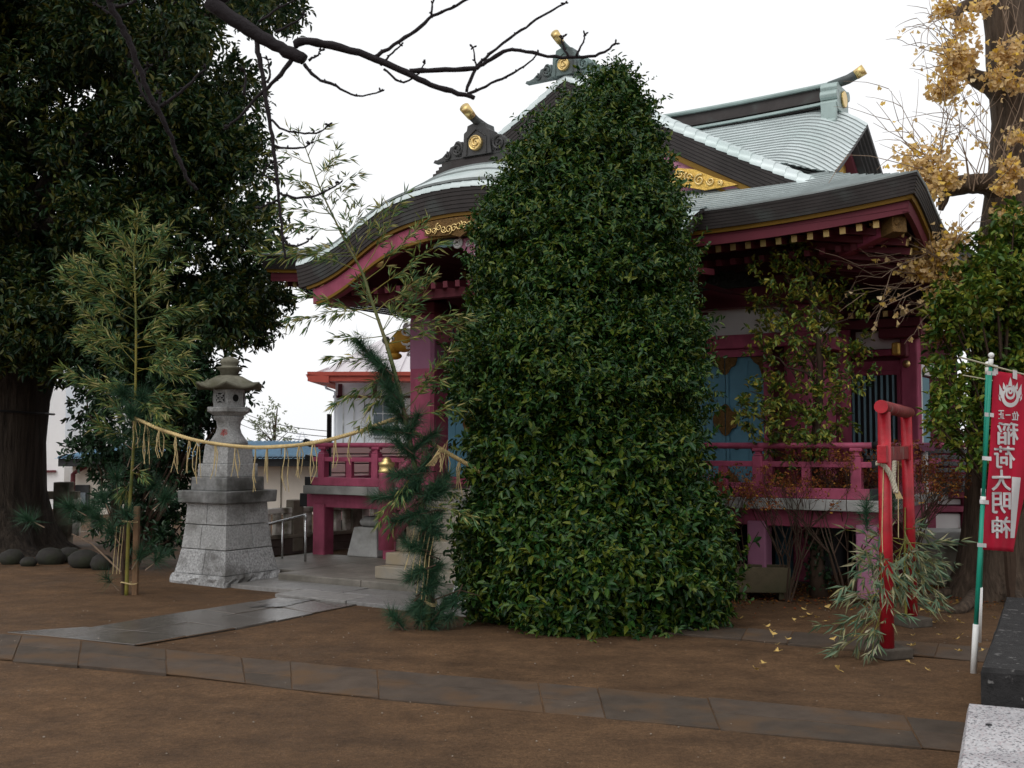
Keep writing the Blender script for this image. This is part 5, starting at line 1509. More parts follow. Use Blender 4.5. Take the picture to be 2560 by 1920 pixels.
def unit(a): return a / (np.linalg.norm(a, axis=-1, keepdims=True) + 1e-9)
def sprig_leaves(B, D, k, sl, L, W, spread=0.9, upn=0.8):
    """k leaves along each sprig: base points B, directions D, sprig length sl."""
    n = len(B)
    f = (np.arange(k) + 0.5) / k
    P = B[:, None] + D[:, None] * (f[None, :, None] * sl * NR.uniform(0.7, 1.2, (n, 1, 1)))
    rad = unit(np.cross(np.repeat(D[:, None], k, 1), unit(NR.normal(size=(n, k, 3)))))
    LD = unit(D[:, None] * 0.75 + rad * spread + NR.normal(size=(n, k, 3)) * 0.12)
    LN = unit(UPV * upn + NR.normal(size=(n, k, 3)) * 0.45 + D[:, None] * 0.3)
    Ls = L * NR.uniform(0.65, 1.15, (n, k)); Ws = Ls * (W / L) * NR.uniform(0.8, 1.15, (n, k))
    return P.reshape(-1, 3), LD.reshape(-1, 3), LN.reshape(-1, 3), Ls.reshape(-1), Ws.reshape(-1)
def clump_sprigs(clumps, dens, up=0.45, inner=0.72, jit=0.35, only_out=None):
    B = []; D = []
    for c, r in clumps:
        r = np.array(r if hasattr(r, '__len__') else (r, r, r), float)
        n = max(6, int(dens * (r[0] * r[2] * 12.0)))
        v = unit(NR.normal(size=(n, 3))); k = NR.uniform(inner, 1.04, (n, 1))
        v2 = v.copy()
        B.append(np.array(c) + v * r * k); D.append(unit(v / r * r.mean() + UPV * up + NR.normal(size=(n, 3)) * jit))
    return np.concatenate(B), np.concatenate(D)
def crown(name, parent, material, clumps, dens, k, sl, L, W, up=0.45, inner=0.72, spread=0.9, upn=0.8, droop=0.15, keep=None):
    B, D = clump_sprigs(clumps, dens, up, inner)
    if keep is not None:
        ok = keep(B); B, D = B[ok], D[ok]
    a = sprig_leaves(B, D, k, sl, L, W, spread, upn)
    o = leaf_mesh(name, material, *a, parent=parent, droop=droop)
    return o
def wander(p0, p1, n, amp, rnd):
    p0, p1 = Vector(p0), Vector(p1); out_ = [p0]
    for i in range(1, n):
        out_.append(p0.lerp(p1, i / n) + Vector((rnd.uniform(-amp, amp), rnd.uniform(-amp, amp), rnd.uniform(-amp, amp))))
    return out_ + [p1]
def taper(a, b, n): return [lerp(a, b, i / (n - 1)) for i in range(n)]

# ------------------------------------------------------------------ the tall dark bush in the middle
bc_ = Vector((0.72, 9.95, 0))
bush = thing('camellia_bush', 'tall dense dark green bush hiding the middle of the shrine', 'bush', bc_)
S = 2560 / 2212.0
prof = [(1372, 1085, 1480), (1340, 1030, 1530), (1300, 998, 1552), (1250, 985, 1572), (1200, 985, 1577), (1150, 988, 1572), (1100, 1005, 1560), (1060, 1025, 1528), (1010, 1050, 1510), (950, 1000, 1520), (900, 985, 1522), (800, 978, 1532), (700, 985, 1535), (620, 985, 1525), (520, 1000, 1512), (440, 1012, 1498), (400, 1050, 1470), (330, 1130, 1474), (260, 1195, 1445), (205, 1250, 1400), (178, 1290, 1370)]
rows = []
for y, l_, r_ in prof:
    a = at(l_ * S, y * S, bc_.y); b = at(r_ * S, y * S, bc_.y)
    rows.append((a.z, a.x, b.x))
rows.sort()
zs_ = [r_[0] for r_ in rows]
def bush_lr(z): return interp(z, zs_, [r_[1] for r_ in rows]), interp(z, zs_, [r_[2] for r_ in rows])
rb = random.Random(12)
clumps = []
z = zs_[0] + 0.16
while z < zs_[-1] - 0.14:
    l_, r_ = bush_lr(z); cx_ = (l_ + r_) / 2; hw = (r_ - l_) / 2; cr = min(0.36, hw * 0.42 + 0.03)
    n = max(3, int(2 * math.pi * max(0.08, hw - cr) / (cr * 1.05)))
    o_ = rb.uniform(0, 6.28)
    for i in range(n):
        a = o_ + 2 * math.pi * i / n + rb.uniform(-0.3, 0.3)
        q = cr * rb.uniform(0.75, 1.2)
        rr = max(0.0, hw - (0.04 if z < 2.6 else 0.11) - q * rb.uniform(0.75 if z < 2.6 else 1.0, 1.5))
        clumps.append(((cx_ - bc_.x + rr * math.cos(a), rr * math.sin(a) * 0.92, z + rb.uniform(-0.17, 0.17)), (q, q, q * rb.uniform(0.55, 0.85))))
    z += max(0.12, cr * 0.66)
B = []; D = []; SL = []
for ci, (c, r_) in enumerate(clumps):
    r_ = np.array(r_); n = int(180 * r_[0] * r_[0] / 0.09)
    v = unit(NR.normal(size=(n * 2, 3))); v = v[v[:, 2] > -0.45][:n]
    k_ = NR.uniform(0.62, 1.02, (len(v), 1)) + (NR.random((len(v), 1)) < 0.17) * NR.uniform(0.05, 0.50, (len(v), 1))
    B.append(np.array(c) + v * r_ * k_); D.append(unit(v * 0.9 + UPV * 0.6 + NR.normal(size=(len(v), 3)) * 0.38))
B = np.concatenate(B); D = np.concatenate(D)
outw = np.concatenate([B[:, :2], np.zeros((len(B), 1))], 1); outw = unit(outw)
# the far side is hidden by the rest of the bush: thin it out
kp = (B[:, 1] < 0.35) | (NR.random(len(B)) < 0.45)
B, D, outw = B[kp], unit(D + outw * 0.3)[kp], outw[kp]
def rosettes(B, D, k, sl, L, W):
    n = len(B); f = (np.arange(k) + 0.5) / k
    P = B[:, None] + D[:, None] * (f[None, :, None] * sl * NR.uniform(0.6, 2.6, (n, 1, 1)))
    rad = unit(np.cross(np.repeat(D[:, None], k, 1), unit(NR.normal(size=(n, k, 3)))))
    LD = unit(D[:, None] * (0.25 + 0.75 * f[None, :, None]) + rad * 0.95)
    LN = unit(D[:, None] * 0.7 + UPV * 0.5 + NR.normal(size=(n, k, 3)) * 0.35)
    Ls = L * NR.uniform(0.6, 1.2, (n, k)) * (1.0 - 0.2 * f[None, :]) * NR.uniform(0.8, 1.15, (n, 1)); Ws = Ls * (W / L) * NR.uniform(0.85, 1.15, (n, k))
    return P.reshape(-1, 3), LD.reshape(-1, 3), LN.reshape(-1, 3), Ls.reshape(-1), Ws.reshape(-1)
big = B[:, 2] < 1.6
o = leaf_mesh('crown', L_BUSH, *rosettes(B[~big], D[~big], 8, 0.085, 0.066, 0.028), parent=bush, droop=0.22, fold=0.2); tag(o, kind='stuff')
o = leaf_mesh('lower_crown', L_BUSH, *rosettes(B[big], D[big], 7, 0.09, 0.086, 0.037), parent=bush, droop=0.25, fold=0.2); tag(o, kind='stuff')
# inner leaves close the middle
n = 5200
zi = NR.uniform(zs_[0] + 0.25, zs_[-1] - 0.5, n); LR = np.array([bush_lr(q) for q in zi]); cxi = LR.mean(1) - bc_.x; hwi = (LR[:, 1] - LR[:, 0]) / 2
ai = NR.uniform(0, 6.28, n); ri = hwi * NR.uniform(0.25, 0.72, n)
o = leaf_mesh('inner_leaves', L_BUSH, *sprig_leaves(np.stack([cxi + ri * np.cos(ai), ri * np.sin(ai) * 0.9, zi], 1), unit(NR.normal(size=(n, 3))), 4, 0.15, 0.085, 0.038), parent=bush); tag(o, kind='stuff')
sel = NR.choice(len(B), 40, replace=False)
o = leaf_mesh('old_leaves', L_BUSHO, *sprig_leaves(B[sel] * 1.01, D[sel], 1, 0.1, 0.06, 0.035), parent=bush); tag(o, kind='stuff')
# upright shoots round the outline, with their stems
sel = NR.choice(len(B), 520, replace=False)
sb = B[sel] + outw[sel] * 0.02; sdv = unit(D[sel] * 0.6 + UPV * 0.9 + NR.normal(size=(len(sel), 3)) * 0.15)
tops = np.array([[NR.normal(0, 0.10) + (rows[-1][1] + rows[-1][2]) / 2 - bc_.x, NR.normal(0, 0.10), rows[-1][0] - NR.uniform(0.05, 0.5)] for _ in range(46)])
sb = np.concatenate([sb, tops]); sdv = np.concatenate([sdv, unit(NR.normal(size=(46, 3)) * 0.25 + UPV)])
o = leaf_mesh('young_shoots', L_BUSH, *sprig_leaves(sb, sdv, 15, 0.30, 0.056, 0.020, 0.6, 0.6), parent=bush, droop=0.1); tag(o, kind='stuff')
m = MB()
for i in range(14):
    a = 2 * math.pi * i / 14; rr = rb.uniform(0.02, 0.10)
    b = Vector((rr * math.cos(a), rr * math.sin(a), -0.02)); zt = rb.uniform(1.4, 4.2); l_, r_ = bush_lr(zt); hw = (r_ - l_) / 2
    t = Vector(((l_ + r_) / 2 - bc_.x + hw * 0.55 * math.cos(a), hw * 0.5 * math.sin(a), zt))
    P = wander(b, t, 6, 0.06, rb); m.tube(P, taper(0.035, 0.008, 7), 6)
for c, r_ in clumps[::2]:
    c = Vector(c); m.tube(wander((0.0, 0.0, max(0.2, c.z - 0.5)), c, 4, 0.05, rb), taper(0.016, 0.005, 5), 5)
tag(m.build('stem', TWIG, bush), kind='stuff')

# ------------------------------------------------------------------ big evergreen on the left
tb = Vector((-7.55, 15.9, 0))
tree = thing('evergreen_tree', 'huge dark evergreen tree filling the upper left, thick trunk at its foot', 'tree', tb)
m = MB(); n = 22; prof = [(0, 1.25), (0.15, 1.02), (0.45, 0.84), (0.9, 0.74), (1.6, 0.70), (2.2, 0.68), (2.6, 0.74), (3.2, 0.66), (4.2, 0.56), (5.4, 0.42)]
rt = random.Random(3); fl = [rt.uniform(0.82, 1.2) for _ in range(n)]
vs_ = []
for zz_, r_ in prof:
    for i in range(n):
        a = 2 * math.pi * i / n; w = 1 + (fl[i] - 1) * (1.0 if zz_ < 0.6 else 0.35) + 0.04 * math.sin(5 * a + zz_ * 2)
        vs_.append((r_ * w * math.cos(a) + 0.06 * zz_, r_ * w * math.sin(a), zz_ - 0.03))
m.add(vs_, [(j * n + i, j * n + (i + 1) % n, (j + 1) * n + (i + 1) % n, (j + 1) * n + i) for j in range(len(prof) - 1) for i in range(n)])
m.build('trunk', BARK, tree, True)
m = MB(); m.tube([(0.75 * math.cos(a) + 0.12, 0.75 * math.sin(a), 2.02 - 0.05 * math.cos(a)) for a in np.linspace(0, 2 * math.pi, 30)], 0.018, 6); m.build('wire_band', BLACKM, tree)
poly = [(-150, -220), (690, -220), (640, 0), (618, 90), (588, 160), (540, 195), (545, 240), (562, 300), (585, 380), (600, 460), (636, 540), (634, 590), (606, 660), (585, 730), (540, 772), (500, 785), (505, 850), (455, 925), (380, 945), (280, 930), (170, 900), (140, 830), (80, 800), (-150, 800)]
poly = [(x * S, y * S) for x, y in poly]
def inside(x, y):
    c = False; j = len(poly) - 1
    for i in range(len(poly)):
        xi, yi = poly[i]; xj, yj = poly[j]
        if (yi > y) != (yj > y) and x < (xj - xi) * (y - yi) / (yj - yi) + xi: c = not c
        j = i
    return c
def edge_dist(x, y):
    best = 1e9
    for i in range(len(poly)):
        ax, ay = poly[i]; bx_, by_ = poly[(i + 1) % len(poly)]; dx, dy = bx_ - ax, by_ - ay; t = max(0, min(1, ((x - ax) * dx + (y - ay) * dy) / (dx * dx + dy * dy)))
        best = min(best, math.hypot(x - ax - t * dx, y - ay - t * dy))
    return best
clumps = []; tries = 0
holes = [(470, 670, 30), (125, 665, 18), (120, 610, 16), (640, 235, 20), (105, 445, 14), (560, 870, 18), (120, 560, 18), (560, 120, 30), (600, 60, 16), (520, 155, 14)]
rl = random.Random(21)
while len(clumps) < 330 and tries < 20000:
    tries += 1
    x = rl.uniform(-170, 760); y = rl.uniform(-250, 1080)
    if not inside(x, y): continue
    dep = rl.uniform(13.6, 17.6); e = edge_dist(x, y) * dep / FPX
    r_ = rl.uniform(0.30, 0.55)
    if e < r_ * 0.6: r_ = max(0.16, e * 1.2)
    if e < 0.10: continue
    if any(math.hypot(x - hx, y - hy) < hr + 0.55 * r_ * FPX / dep for hx, hy, hr in holes): continue
    c = at(x, y, dep) - tb
    clumps.append((tuple(c), (r_, r_, r_ * 0.72)))
o = crown('crown', tree, L_OAK, clumps, 46, 9, 0.22, 0.115, 0.042, up=-0.05, inner=0.30, spread=0.95, upn=0.7, droop=0.25); tag(o, kind='stuff')
m = MB()
for i in range(16):
    c = Vector(rl.choice(clumps)[0]); s0 = Vector((0.25, 0, rl.uniform(3.2, 5.2))); mid = s0.lerp(c, 0.5) + Vector((0, 0, 0.3))
    m.tube(densify([s0, mid, c], 5), taper(0.16, 0.03, 11), 7)
for px0, py0, px1, py1, r0 in ((430, 60, 560, 50, 0.07), (420, 0, 440, 110, 0.06), (70, 380, 130, 470, 0.07), (130, 470, 150, 560, 0.06)):
    a = at(px0, py0, 15.2) - tb; b = at(px1, py1, 15.2) - tb; m.tube(wander(a, b, 5, 0.05, rl), taper(r0, r0 * 0.7, 6), 7)
tag(m.build('limb', BARK, tree, True), kind='stuff')

# shrub under the big tree
sc_ = Vector((-4.75, 13.6, 0))
shr = thing('camellia_shrub', 'dark glossy-leaved shrub between the big tree and the stone lantern', 'shrub', sc_)
clumps = []
for x, y, r_ in ((225, 1120, 0.2), (240, 1060, 0.24), (235, 960, 0.22), (290, 1000, 0.26), (300, 1110, 0.3), (350, 960, 0.28), (380, 1060, 0.3), (430, 980, 0.28), (460, 1060, 0.28), (470, 1150, 0.3), (400, 1160, 0.32), (320, 1200, 0.32), (250, 1290, 0.2), (380, 1260, 0.3), (450, 1240, 0.28), (430, 1310, 0.22), (540, 930, 0.16), (560, 960, 0.2), (600, 985, 0.14), (520, 1010, 0.24), (480, 1000, 0.28), (210, 930, 0.16), (540, 1060, 0.15), (260, 920, 0.25), (460, 920, 0.25), (330, 900, 0.3), (290, 1170, 0.2), (350, 1330, 0.22), (420, 1350, 0.2), (300, 1340, 0.2), (470, 1290, 0.2), (330, 1260, 0.3), (440, 1180, 0.3), (380, 1120, 0.3), (240, 1130, 0.24), (380, 1330, 0.25)):
    c = at(x, y, 13.6 + rl.uniform(-0.4, 0.5)) - sc_; clumps.append((tuple(c), (r_, r_, r_ * 0.8)))
o = crown('crown', shr, L_CAM, clumps, 60, 8, 0.16, 0.09, 0.037, up=0.15, inner=0.25, spread=1.0, upn=0.85, droop=0.2); tag(o, kind='stuff')
m = MB()
for c, r_ in clumps:
    m.tube(wander((rl.uniform(-.1, .1), 0.1, 0.0), c, 5, 0.07, rl), taper(0.03, 0.006, 6), 5)
tag(m.build('stem', TWIG, shr), kind='stuff')

# ------------------------------------------------------------------ cherry boughs overhead
chb = Vector((-4.6, 3.2, 0))
cherry = thing('cherry_tree', 'bare cherry tree whose dark boughs hang into the top of the picture', 'tree', chb)
def px_path(pts, dep): return [at(x, y, dep if not hasattr(dep, '__len__') else lerp(dep[0], dep[1], i / (len(pts) - 1))) - chb for i, (x, y) in enumerate(pts)]
m = MB(); m.tube([(0, 0, -0.05), (0.05, 0.1, 1.2), (0.2, 0.3, 2.4), (0.5, 0.7, 3.4)], [0.24, 0.19, 0.16, 0.13], 12); m.build('trunk', BARKC, cherry, True)
def bough(pts, dep, r0, r1, seed, start=None, twigs=8, tl_=0.22):
    P = px_path(pts, dep)
    if start is not None: P = [Vector(start)] + P
    rnd_ = random.Random(seed); P = densify(P, 5); n = len(P)
    P = [p + Vector((rnd_.uniform(-.004, .004), 0, rnd_.uniform(-.004, .004))) for p in P]
    m = MB(); m.tube(P, [lerp(r0, r1, (i / (n - 1)) ** 0.8) * rnd_.uniform(0.93, 1.1) for i in range(n)], 8)
    return m.build('bough', BARKC, cherry, True), P
DB = 4.6
bough([(440, -60), (530, 10), (620, 70), (700, 120), (762, 150)], DB, 0.040, 0.025, 1, (0.5, 0.7, 3.4))
def twig(pts, r0, r1, dep=DB, buds=True, seed=1, name='twig'):
    P = densify(px_path(pts, dep), 4); n = len(P); rnd_ = random.Random(seed)
    P = [p + Vector((rnd_.uniform(-.003, .003), rnd_.uniform(-.003, .003), rnd_.uniform(-.003, .003))) for p in P]
    m = MB(); m.tube(P, [lerp(r0, r1, i / (n - 1)) * rnd_.uniform(0.9, 1.15) for i in range(n)], 6)
    if buds:
        for i in range(2, n, 2):
            if rnd_.random() < 0.75:
                dv_ = Vector((rnd_.uniform(-1, 1), rnd_.uniform(-0.6, 0.6), rnd_.uniform(-0.3, 1))).normalized(); L_ = rnd_.uniform(0.008, 0.022)
                m.tube([P[i], P[i] + dv_ * L_ * 0.6, P[i] + dv_ * L_], [0.003, 0.0042, 0.001], 5)
        for q in range(3):
            dv_ = Vector((rnd_.uniform(-1, 1), rnd_.uniform(-0.5, 0.5), rnd_.uniform(0, 1))).normalized(); m.tube([P[-1], P[-1] + dv_ * 0.014, P[-1] + dv_ * 0.02], [0.003, 0.0045, 0.001], 5)
    return m.build(name, BARKC, cherry, True)
twig([(735, 112), (760, 103), (830, 115), (920, 140), (1000, 175), (1060, 205), (1130, 228), (1186, 246)], 0.019, 0.010, seed=3)
twig([(1025, 178), (1090, 175), (1180, 172), (1215, 155), (1260, 128), (1300, 125), (1370, 140), (1440, 143), (1500, 135), (1538, 108)], 0.011, 0.005, seed=4)
twig([(935, 145), (985, 112), (1040, 75), (1080, 40), (1130, 20), (1180, -10)], 0.009, 0.005, seed=5)
twig([(1165, 230), (1190, 170), (1225, 135), (1290, 85), (1340, 50), (1412, 10)], 0.008, 0.004, seed=6)
twig([(1170, 235), (1215, 215), (1270, 190), (1310, 165), (1345, 135)], 0.007, 0.003, seed=7)
twig([(1190, 170), (1188, 150), (1184, 118)], 0.005, 0.003, seed=8)
twig([(960, 172), (1000, 205), (1040, 190), (1060, 160)], 0.006, 0.003, seed=9)
twig([(760, 160), (790, 195), (840, 215), (890, 240), (950, 230)], 0.008, 0.003, seed=10)
twig([(730, 150), (690, 200), (650, 235), (600, 290), (565, 320)], 0.010, 0.004, seed=11)
twig([(640, 75), (645, 130), (660, 200), (668, 270), (680, 340), (690, 420), (698, 500), (705, 580), (716, 650)], 0.012, 0.005, seed=12)
for (pts, sd_) in (([(680, 300), (710, 325), (760, 333), (800, 330), (822, 312)], 13), ([(686, 365), (720, 372), (760, 368), (775, 357)], 14), ([(700, 483), (740, 495), (790, 490), (830, 470), (850, 458)], 15), ([(708, 590), (725, 615), (760, 608), (775, 597)], 16), ([(695, 450), (670, 445), (657, 430), (680, 405)], 17), ([(697, 500), (670, 510), (650, 520)], 18), ([(655, 210), (675, 195), (670, 150)], 19), ([(645, 55), (700, 20), (745, -5)], 20), ([(690, 80), (730, 60), (760, 40)], 21), ([(770, 150), (790, 140), (800, 128)], 22), ([(950, 165), (975, 140), (1000, 115)], 23), ([(1420, 143), (1405, 105), (1408, 92)], 24), ([(1080, 45), (1082, 10), (1090, -20)], 25), ([(1440, 140), (1455, 110), (1462, 85)], 26), ([(610, 240), (615, 190), (605, 175)], 27)):
    twig(pts, 0.006, 0.003, seed=sd_)
bough([(250, -80), (272, 0), (300, 60), (330, 120), (350, 180), (375, 240), (400, 285), (425, 335), (440, 380), (465, 440), (494, 474)], (4.0, 4.3), 0.015, 0.007, 31, (0.3, 0.5, 3.0))
for (pts, sd_) in (([(395, 285), (360, 240), (340, 190), (335, 165)], 32), ([(400, 268), (440, 240), (480, 205), (515, 170)], 33), ([(355, 190), (365, 175), (372, 165)], 34), ([(390, 275), (400, 240), (398, 232)], 35), ([(280, 15), (310, 15), (340, 0)], 36), ([(290, 40), (260, 25), (240, 10)], 37)):
    twig(pts, 0.0075, 0.004, 4.2, seed=sd_)

# ------------------------------------------------------------------ cut bamboos dressed with pine
def pine_tufts(name, parent, specs, nl=0.14, per=70):
    P = []; Dn = []
    for c, dr, n in specs:
        c = np.array(c); dr = unit(np.array(dr, float))
        d_ = unit(dr * 0.55 + NR.normal(size=(n, 3)) * 0.62)
        P.append(c + dr * NR.uniform(-0.05, 0.05, (n, 1))); Dn.append(d_)
    P = np.concatenate(P); Dn = np.concatenate(Dn); n = len(P)
    o = leaf_mesh(name, L_PINE, P, Dn, unit(NR.normal(size=(n, 3))), NR.uniform(0.7, 1.15, n) * nl, np.full(n, 0.0045), parent=parent, shape='needle'); return tag(o, kind='stuff')
def bamboo_branch(m, P, D, N, L, W, base, tip, rnd_, dens=1.0, leafl=0.11, droopy=0.3):
    pts = wander(base, tip, 4, (Vector(tip) - Vector(base)).length * 0.03, rnd_)
    m.tube(pts, taper(0.0045, 0.0015, 5), 4)
    Lb = (Vector(tip) - Vector(base)).length; ax = (Vector(tip) - Vector(base)).normalized()
    n = max(4, int(Lb * 34 * dens))
    for i in range(n):
        f = lerp(0.22, 1.0, (i + rnd_.random()) / n); p = Vector(base).lerp(Vector(tip), f)
        side = Vector((rnd_.uniform(-1, 1), rnd_.uniform(-1, 1), rnd_.uniform(-0.6, 0.8)))
        tw = (ax * 0.8 + side * 0.7).normalized(); tl2 = rnd_.uniform(0.03, 0.10); e = p + tw * tl2
        if rnd_.random() < 0.5: m.tube([p, e], [0.0015, 0.001], 3)
        for q in range(rnd_.randint(3, 5)):
            dd = (tw * 0.95 + ax * 0.3 + Vector((rnd_.uniform(-1, 1), rnd_.uniform(-1, 1), rnd_.uniform(-1, 0.8))) * 0.75 - Vector((0, 0, droopy))).normalized()
            P.append(e); D.append(dd); N.append((rnd_.uniform(-1, 1), rnd_.uniform(-1, 1), rnd_.uniform(-0.2, 1))); ll = leafl * rnd_.uniform(0.6, 1.25); L.append(ll); W.append(ll * rnd_.uniform(0.10, 0.15))
rp = random.Random(77)
bb = ground(316, 1488)
BL = thing('cut_bamboo', 'upright yellow-green cut bamboo with pine, tied to a wooden stake at left', 'bamboo', bb, 0, 'New Year bamboo posts holding the rope')
dL = bb.y
culm = [Vector((0, 0, -0.02))] + [at(x, y, dL + 0.02) - bb for x, y in ((322, 1300), (332, 1150), (338, 1000), (340, 850), (338, 720), (335, 640), (345, 560))]
culm = densify(culm, 6)
m = MB(); m.tube(culm, taper(0.020, 0.005, len(culm)), 10)
for i in range(3, len(culm), 3): m.tube([culm[i] - Vector((0, 0, 0.004)), culm[i] + Vector((0, 0, 0.004))], lerp(0.023, 0.007, i / len(culm)), 10)
m.build('culm', CULM, BL, True)
m = MB(); P, D, N, L, W = [], [], [], [], []
br = [((338, 1000), (163, 930)), ((339, 940), (205, 850)), ((340, 910), (182, 745)), ((340, 880), (210, 830)), ((338, 800), (159, 690)), ((338, 770), (182, 665)), ((336, 730), (210, 650)), ((336, 690), (238, 600)), ((338, 650), (284, 570)), ((340, 600), (344, 535)),
      ((338, 640), (388, 575)), ((337, 690), (416, 590)), ((337, 740), (436, 660)), ((338, 780), (404, 720)), ((338, 800), (480, 770)), ((339, 840), (412, 800)), ((340, 870), (476, 850)), ((340, 920), (468, 935)), ((340, 930), (460, 890)), ((340, 1010), (460, 1010)), ((340, 1000), (404, 1040)), ((338, 990), (436, 990)), ((338, 960), (238, 960)), ((336, 860), (388, 830)), ((338, 820), (265, 770)), ((335, 1100), (238, 1060)), ((333, 1120), (404, 1110)), ((330, 1200), (303, 1240)), ((330, 1180), (356, 1190)), ((338, 700), (331, 600)), ((338, 900), (420, 880)), ((338, 760), (303, 680)), ((338, 1050), (420, 1075)), ((336, 1060), (275, 1010))]
for (x0, y0), (x1, y1) in br:
    bamboo_branch(m, P, D, N, L, W, at(x0, y0, dL + 0.02) - bb, at(x1, y1, dL + rp.uniform(-0.4, 0.3)) - bb, rp, 1.7, 0.118)
tag(m.build('branch', CULM, BL), kind='stuff')
o = leaf_mesh('leaves', L_BAM, P, D, N, L, W, parent=BL, shape='blade', droop=0.1, fold=0.15); tag(o, kind='stuff')
sp_ = []
for x, y, n, dx in ((310, 990, 220, -0.4), (350, 1000, 220, 0.4), (330, 1040, 200, 0), (300, 1100, 160, -0.6), (360, 1090, 160, 0.6), (330, 1130, 160, 0.1), (180, 1270, 200, -0.8), (225, 1280, 220, -0.5), (75, 1300, 160, -0.9), (260, 1250, 160, -0.3), (290, 1200, 140, 0), (410, 1250, 220, 0.6), (380, 1220, 180, 0.4), (395, 1400, 130, 0.6), (350, 1390, 120, 0.3), (280, 1330, 140, -0.3), (320, 1290, 160, -0.1), (360, 1150, 140, 0.5), (250, 1300, 160, -0.6), (200, 1300, 140, -0.7), (270, 1450, 60, -0.5)):
    c = at(x, y, dL + rp.uniform(-0.25, 0.25)) - bb; sp_.append((tuple(c), (dx, rp.uniform(-0.4, 0.2), 0.5), n))
pine_tufts('pine_needles', BL, [(c, dr, int(n * 1.8)) for c, dr, n in sp_], 0.20)
m = MB()
for c, dr, n in sp_:
    c = Vector(c); dv_ = Vector(dr).normalized(); m.tube([c - dv_ * 0.16, c + dv_ * 0.08], [0.006, 0.003], 5)
m.tube([at(303, 1430, dL) - bb, at(230, 1360, dL) - bb, at(180, 1335, dL) - bb], [0.010, 0.008, 0.006], 6); tag(m.build('pine_twig', TWIGL, BL), kind='stuff')
m = MB(); s0 = at(335, 1487, dL) - bb; s1 = at(340, 1266, dL) - bb; m.bar((s0.x, 0.03, -0.03), (s1.x, 0.03, s1.z), 0.055, 0.055, (0, 1, 0)); m.build('wooden_stake', WOODS, BL, bevel=0.006)
m = MB(); m.tube([(-0.045, 0.03, -0.03), (-0.055, 0.03, 0.42)], [0.018, 0.015], 8); m.build('pine_stake', TWIG, BL)
m = MB()
for zz_ in (0.12, 0.125, 0.75): m.tube([(0.02 + 0.085 * math.cos(a), 0.02 + 0.055 * math.sin(a), zz_ + 0.01 * math.sin(a * 2)) for a in np.linspace(0, 2 * math.pi, 20)], 0.004, 5)
for x in (-0.10, -0.06, -0.03): m.tube([(x, -0.03, 0.7), (x - 0.02, -0.04, 0.4), (x - 0.03, -0.04, 0.22)], 0.003, 4)
tag(m.build('binding_twine', STRAWP, BL), kind='stuff')

rb_ = ground(1070, 1572)
BR = thing('cut_bamboo', 'leaning cut bamboo wrapped in pine sprays, before the pink porch pillar', 'bamboo', rb_, 0, 'New Year bamboo posts holding the rope')
dR = rb_.y
culm = [Vector((0, 0, -0.02))] + [at(x, y, dR) - rb_ for x, y in ((1066, 1400), (1052, 1250), (1030, 1130), (1000, 985), (975, 890), (958, 835), (932, 760), (905, 680), (872, 620), (835, 545), (800, 470), (775, 400), (752, 340))]
culm = densify(culm, 6)
m = MB(); m.tube(culm, [interp(i / (len(culm) - 1), [0, 0.25, 0.5, 1], [0.026, 0.022, 0.014, 0.003]) for i in range(len(culm))], 10)
for i in range(4, len(culm), 4): m.tube([culm[i] - Vector((0, 0, 0.003)), culm[i] + Vector((0, 0, 0.003))], interp(i / (len(culm) - 1), [0, 0.25, 0.5, 1], [0.029, 0.025, 0.016, 0.004]), 10)
m.build('culm', CULMG, BR, True)
m = MB(); P, D, N, L, W = [], [], [], [], []
br = [((955, 830), (1030, 700)), ((950, 800), (900, 700)), ((925, 735), (1100, 610)), ((915, 700), (1060, 560)), ((905, 680), (1000, 500)), ((890, 640), (960, 520)), ((905, 680), (700, 610)), ((880, 630), (650, 640)), ((935, 770), (720, 800)), ((945, 800), (780, 740)), ((960, 840), (1130, 790)), ((965, 860), (1180, 800)), ((940, 780), (1060, 690)), ((965, 860), (1080, 700)), ((975, 900), (830, 900)), ((985, 930), (900, 1060)), ((985, 930), (840, 1010)), ((960, 840), (850, 850)), ((995, 980), (940, 1000)), ((870, 610), (900, 520)), ((850, 580), (790, 480)), ((850, 575), (720, 560)), ((830, 535), (700, 520)), ((815, 500), (880, 440)), ((800, 470), (700, 440)), ((790, 440), (850, 390)), ((780, 410), (710, 380)), ((770, 390), (800, 330)), ((765, 370), (720, 330)), ((800, 470), (830, 410)), ((835, 545), (760, 470)), ((1010, 1030), (1120, 880)), ((1015, 1040), (1170, 1010)), ((1040, 1180), (960, 1290)), ((1040, 1180), (1130, 1240)), ((1055, 1260), (1180, 1290)), ((1050, 1240), (970, 1320)), ((1000, 990), (1090, 950)), ((955, 830), (1010, 760)), ((880, 640), (800, 640)), ((895, 665), (860, 560)), ((825, 530), (860, 480))]
for (x0, y0), (x1, y1) in br:
    bamboo_branch(m, P, D, N, L, W, at(x0, y0, dR) - rb_, at(x1, y1, dR + rp.uniform(-0.35, 0.3)) - rb_, rp, 0.8 if y1 < 520 else 1.0, 0.105)
tag(m.build('branch', CULM, BR), kind='stuff')
o = leaf_mesh('leaves', L_BAM, P, D, N, L, W, parent=BR, shape='blade', droop=0.1, fold=0.15); tag(o, kind='stuff')
sp_ = []
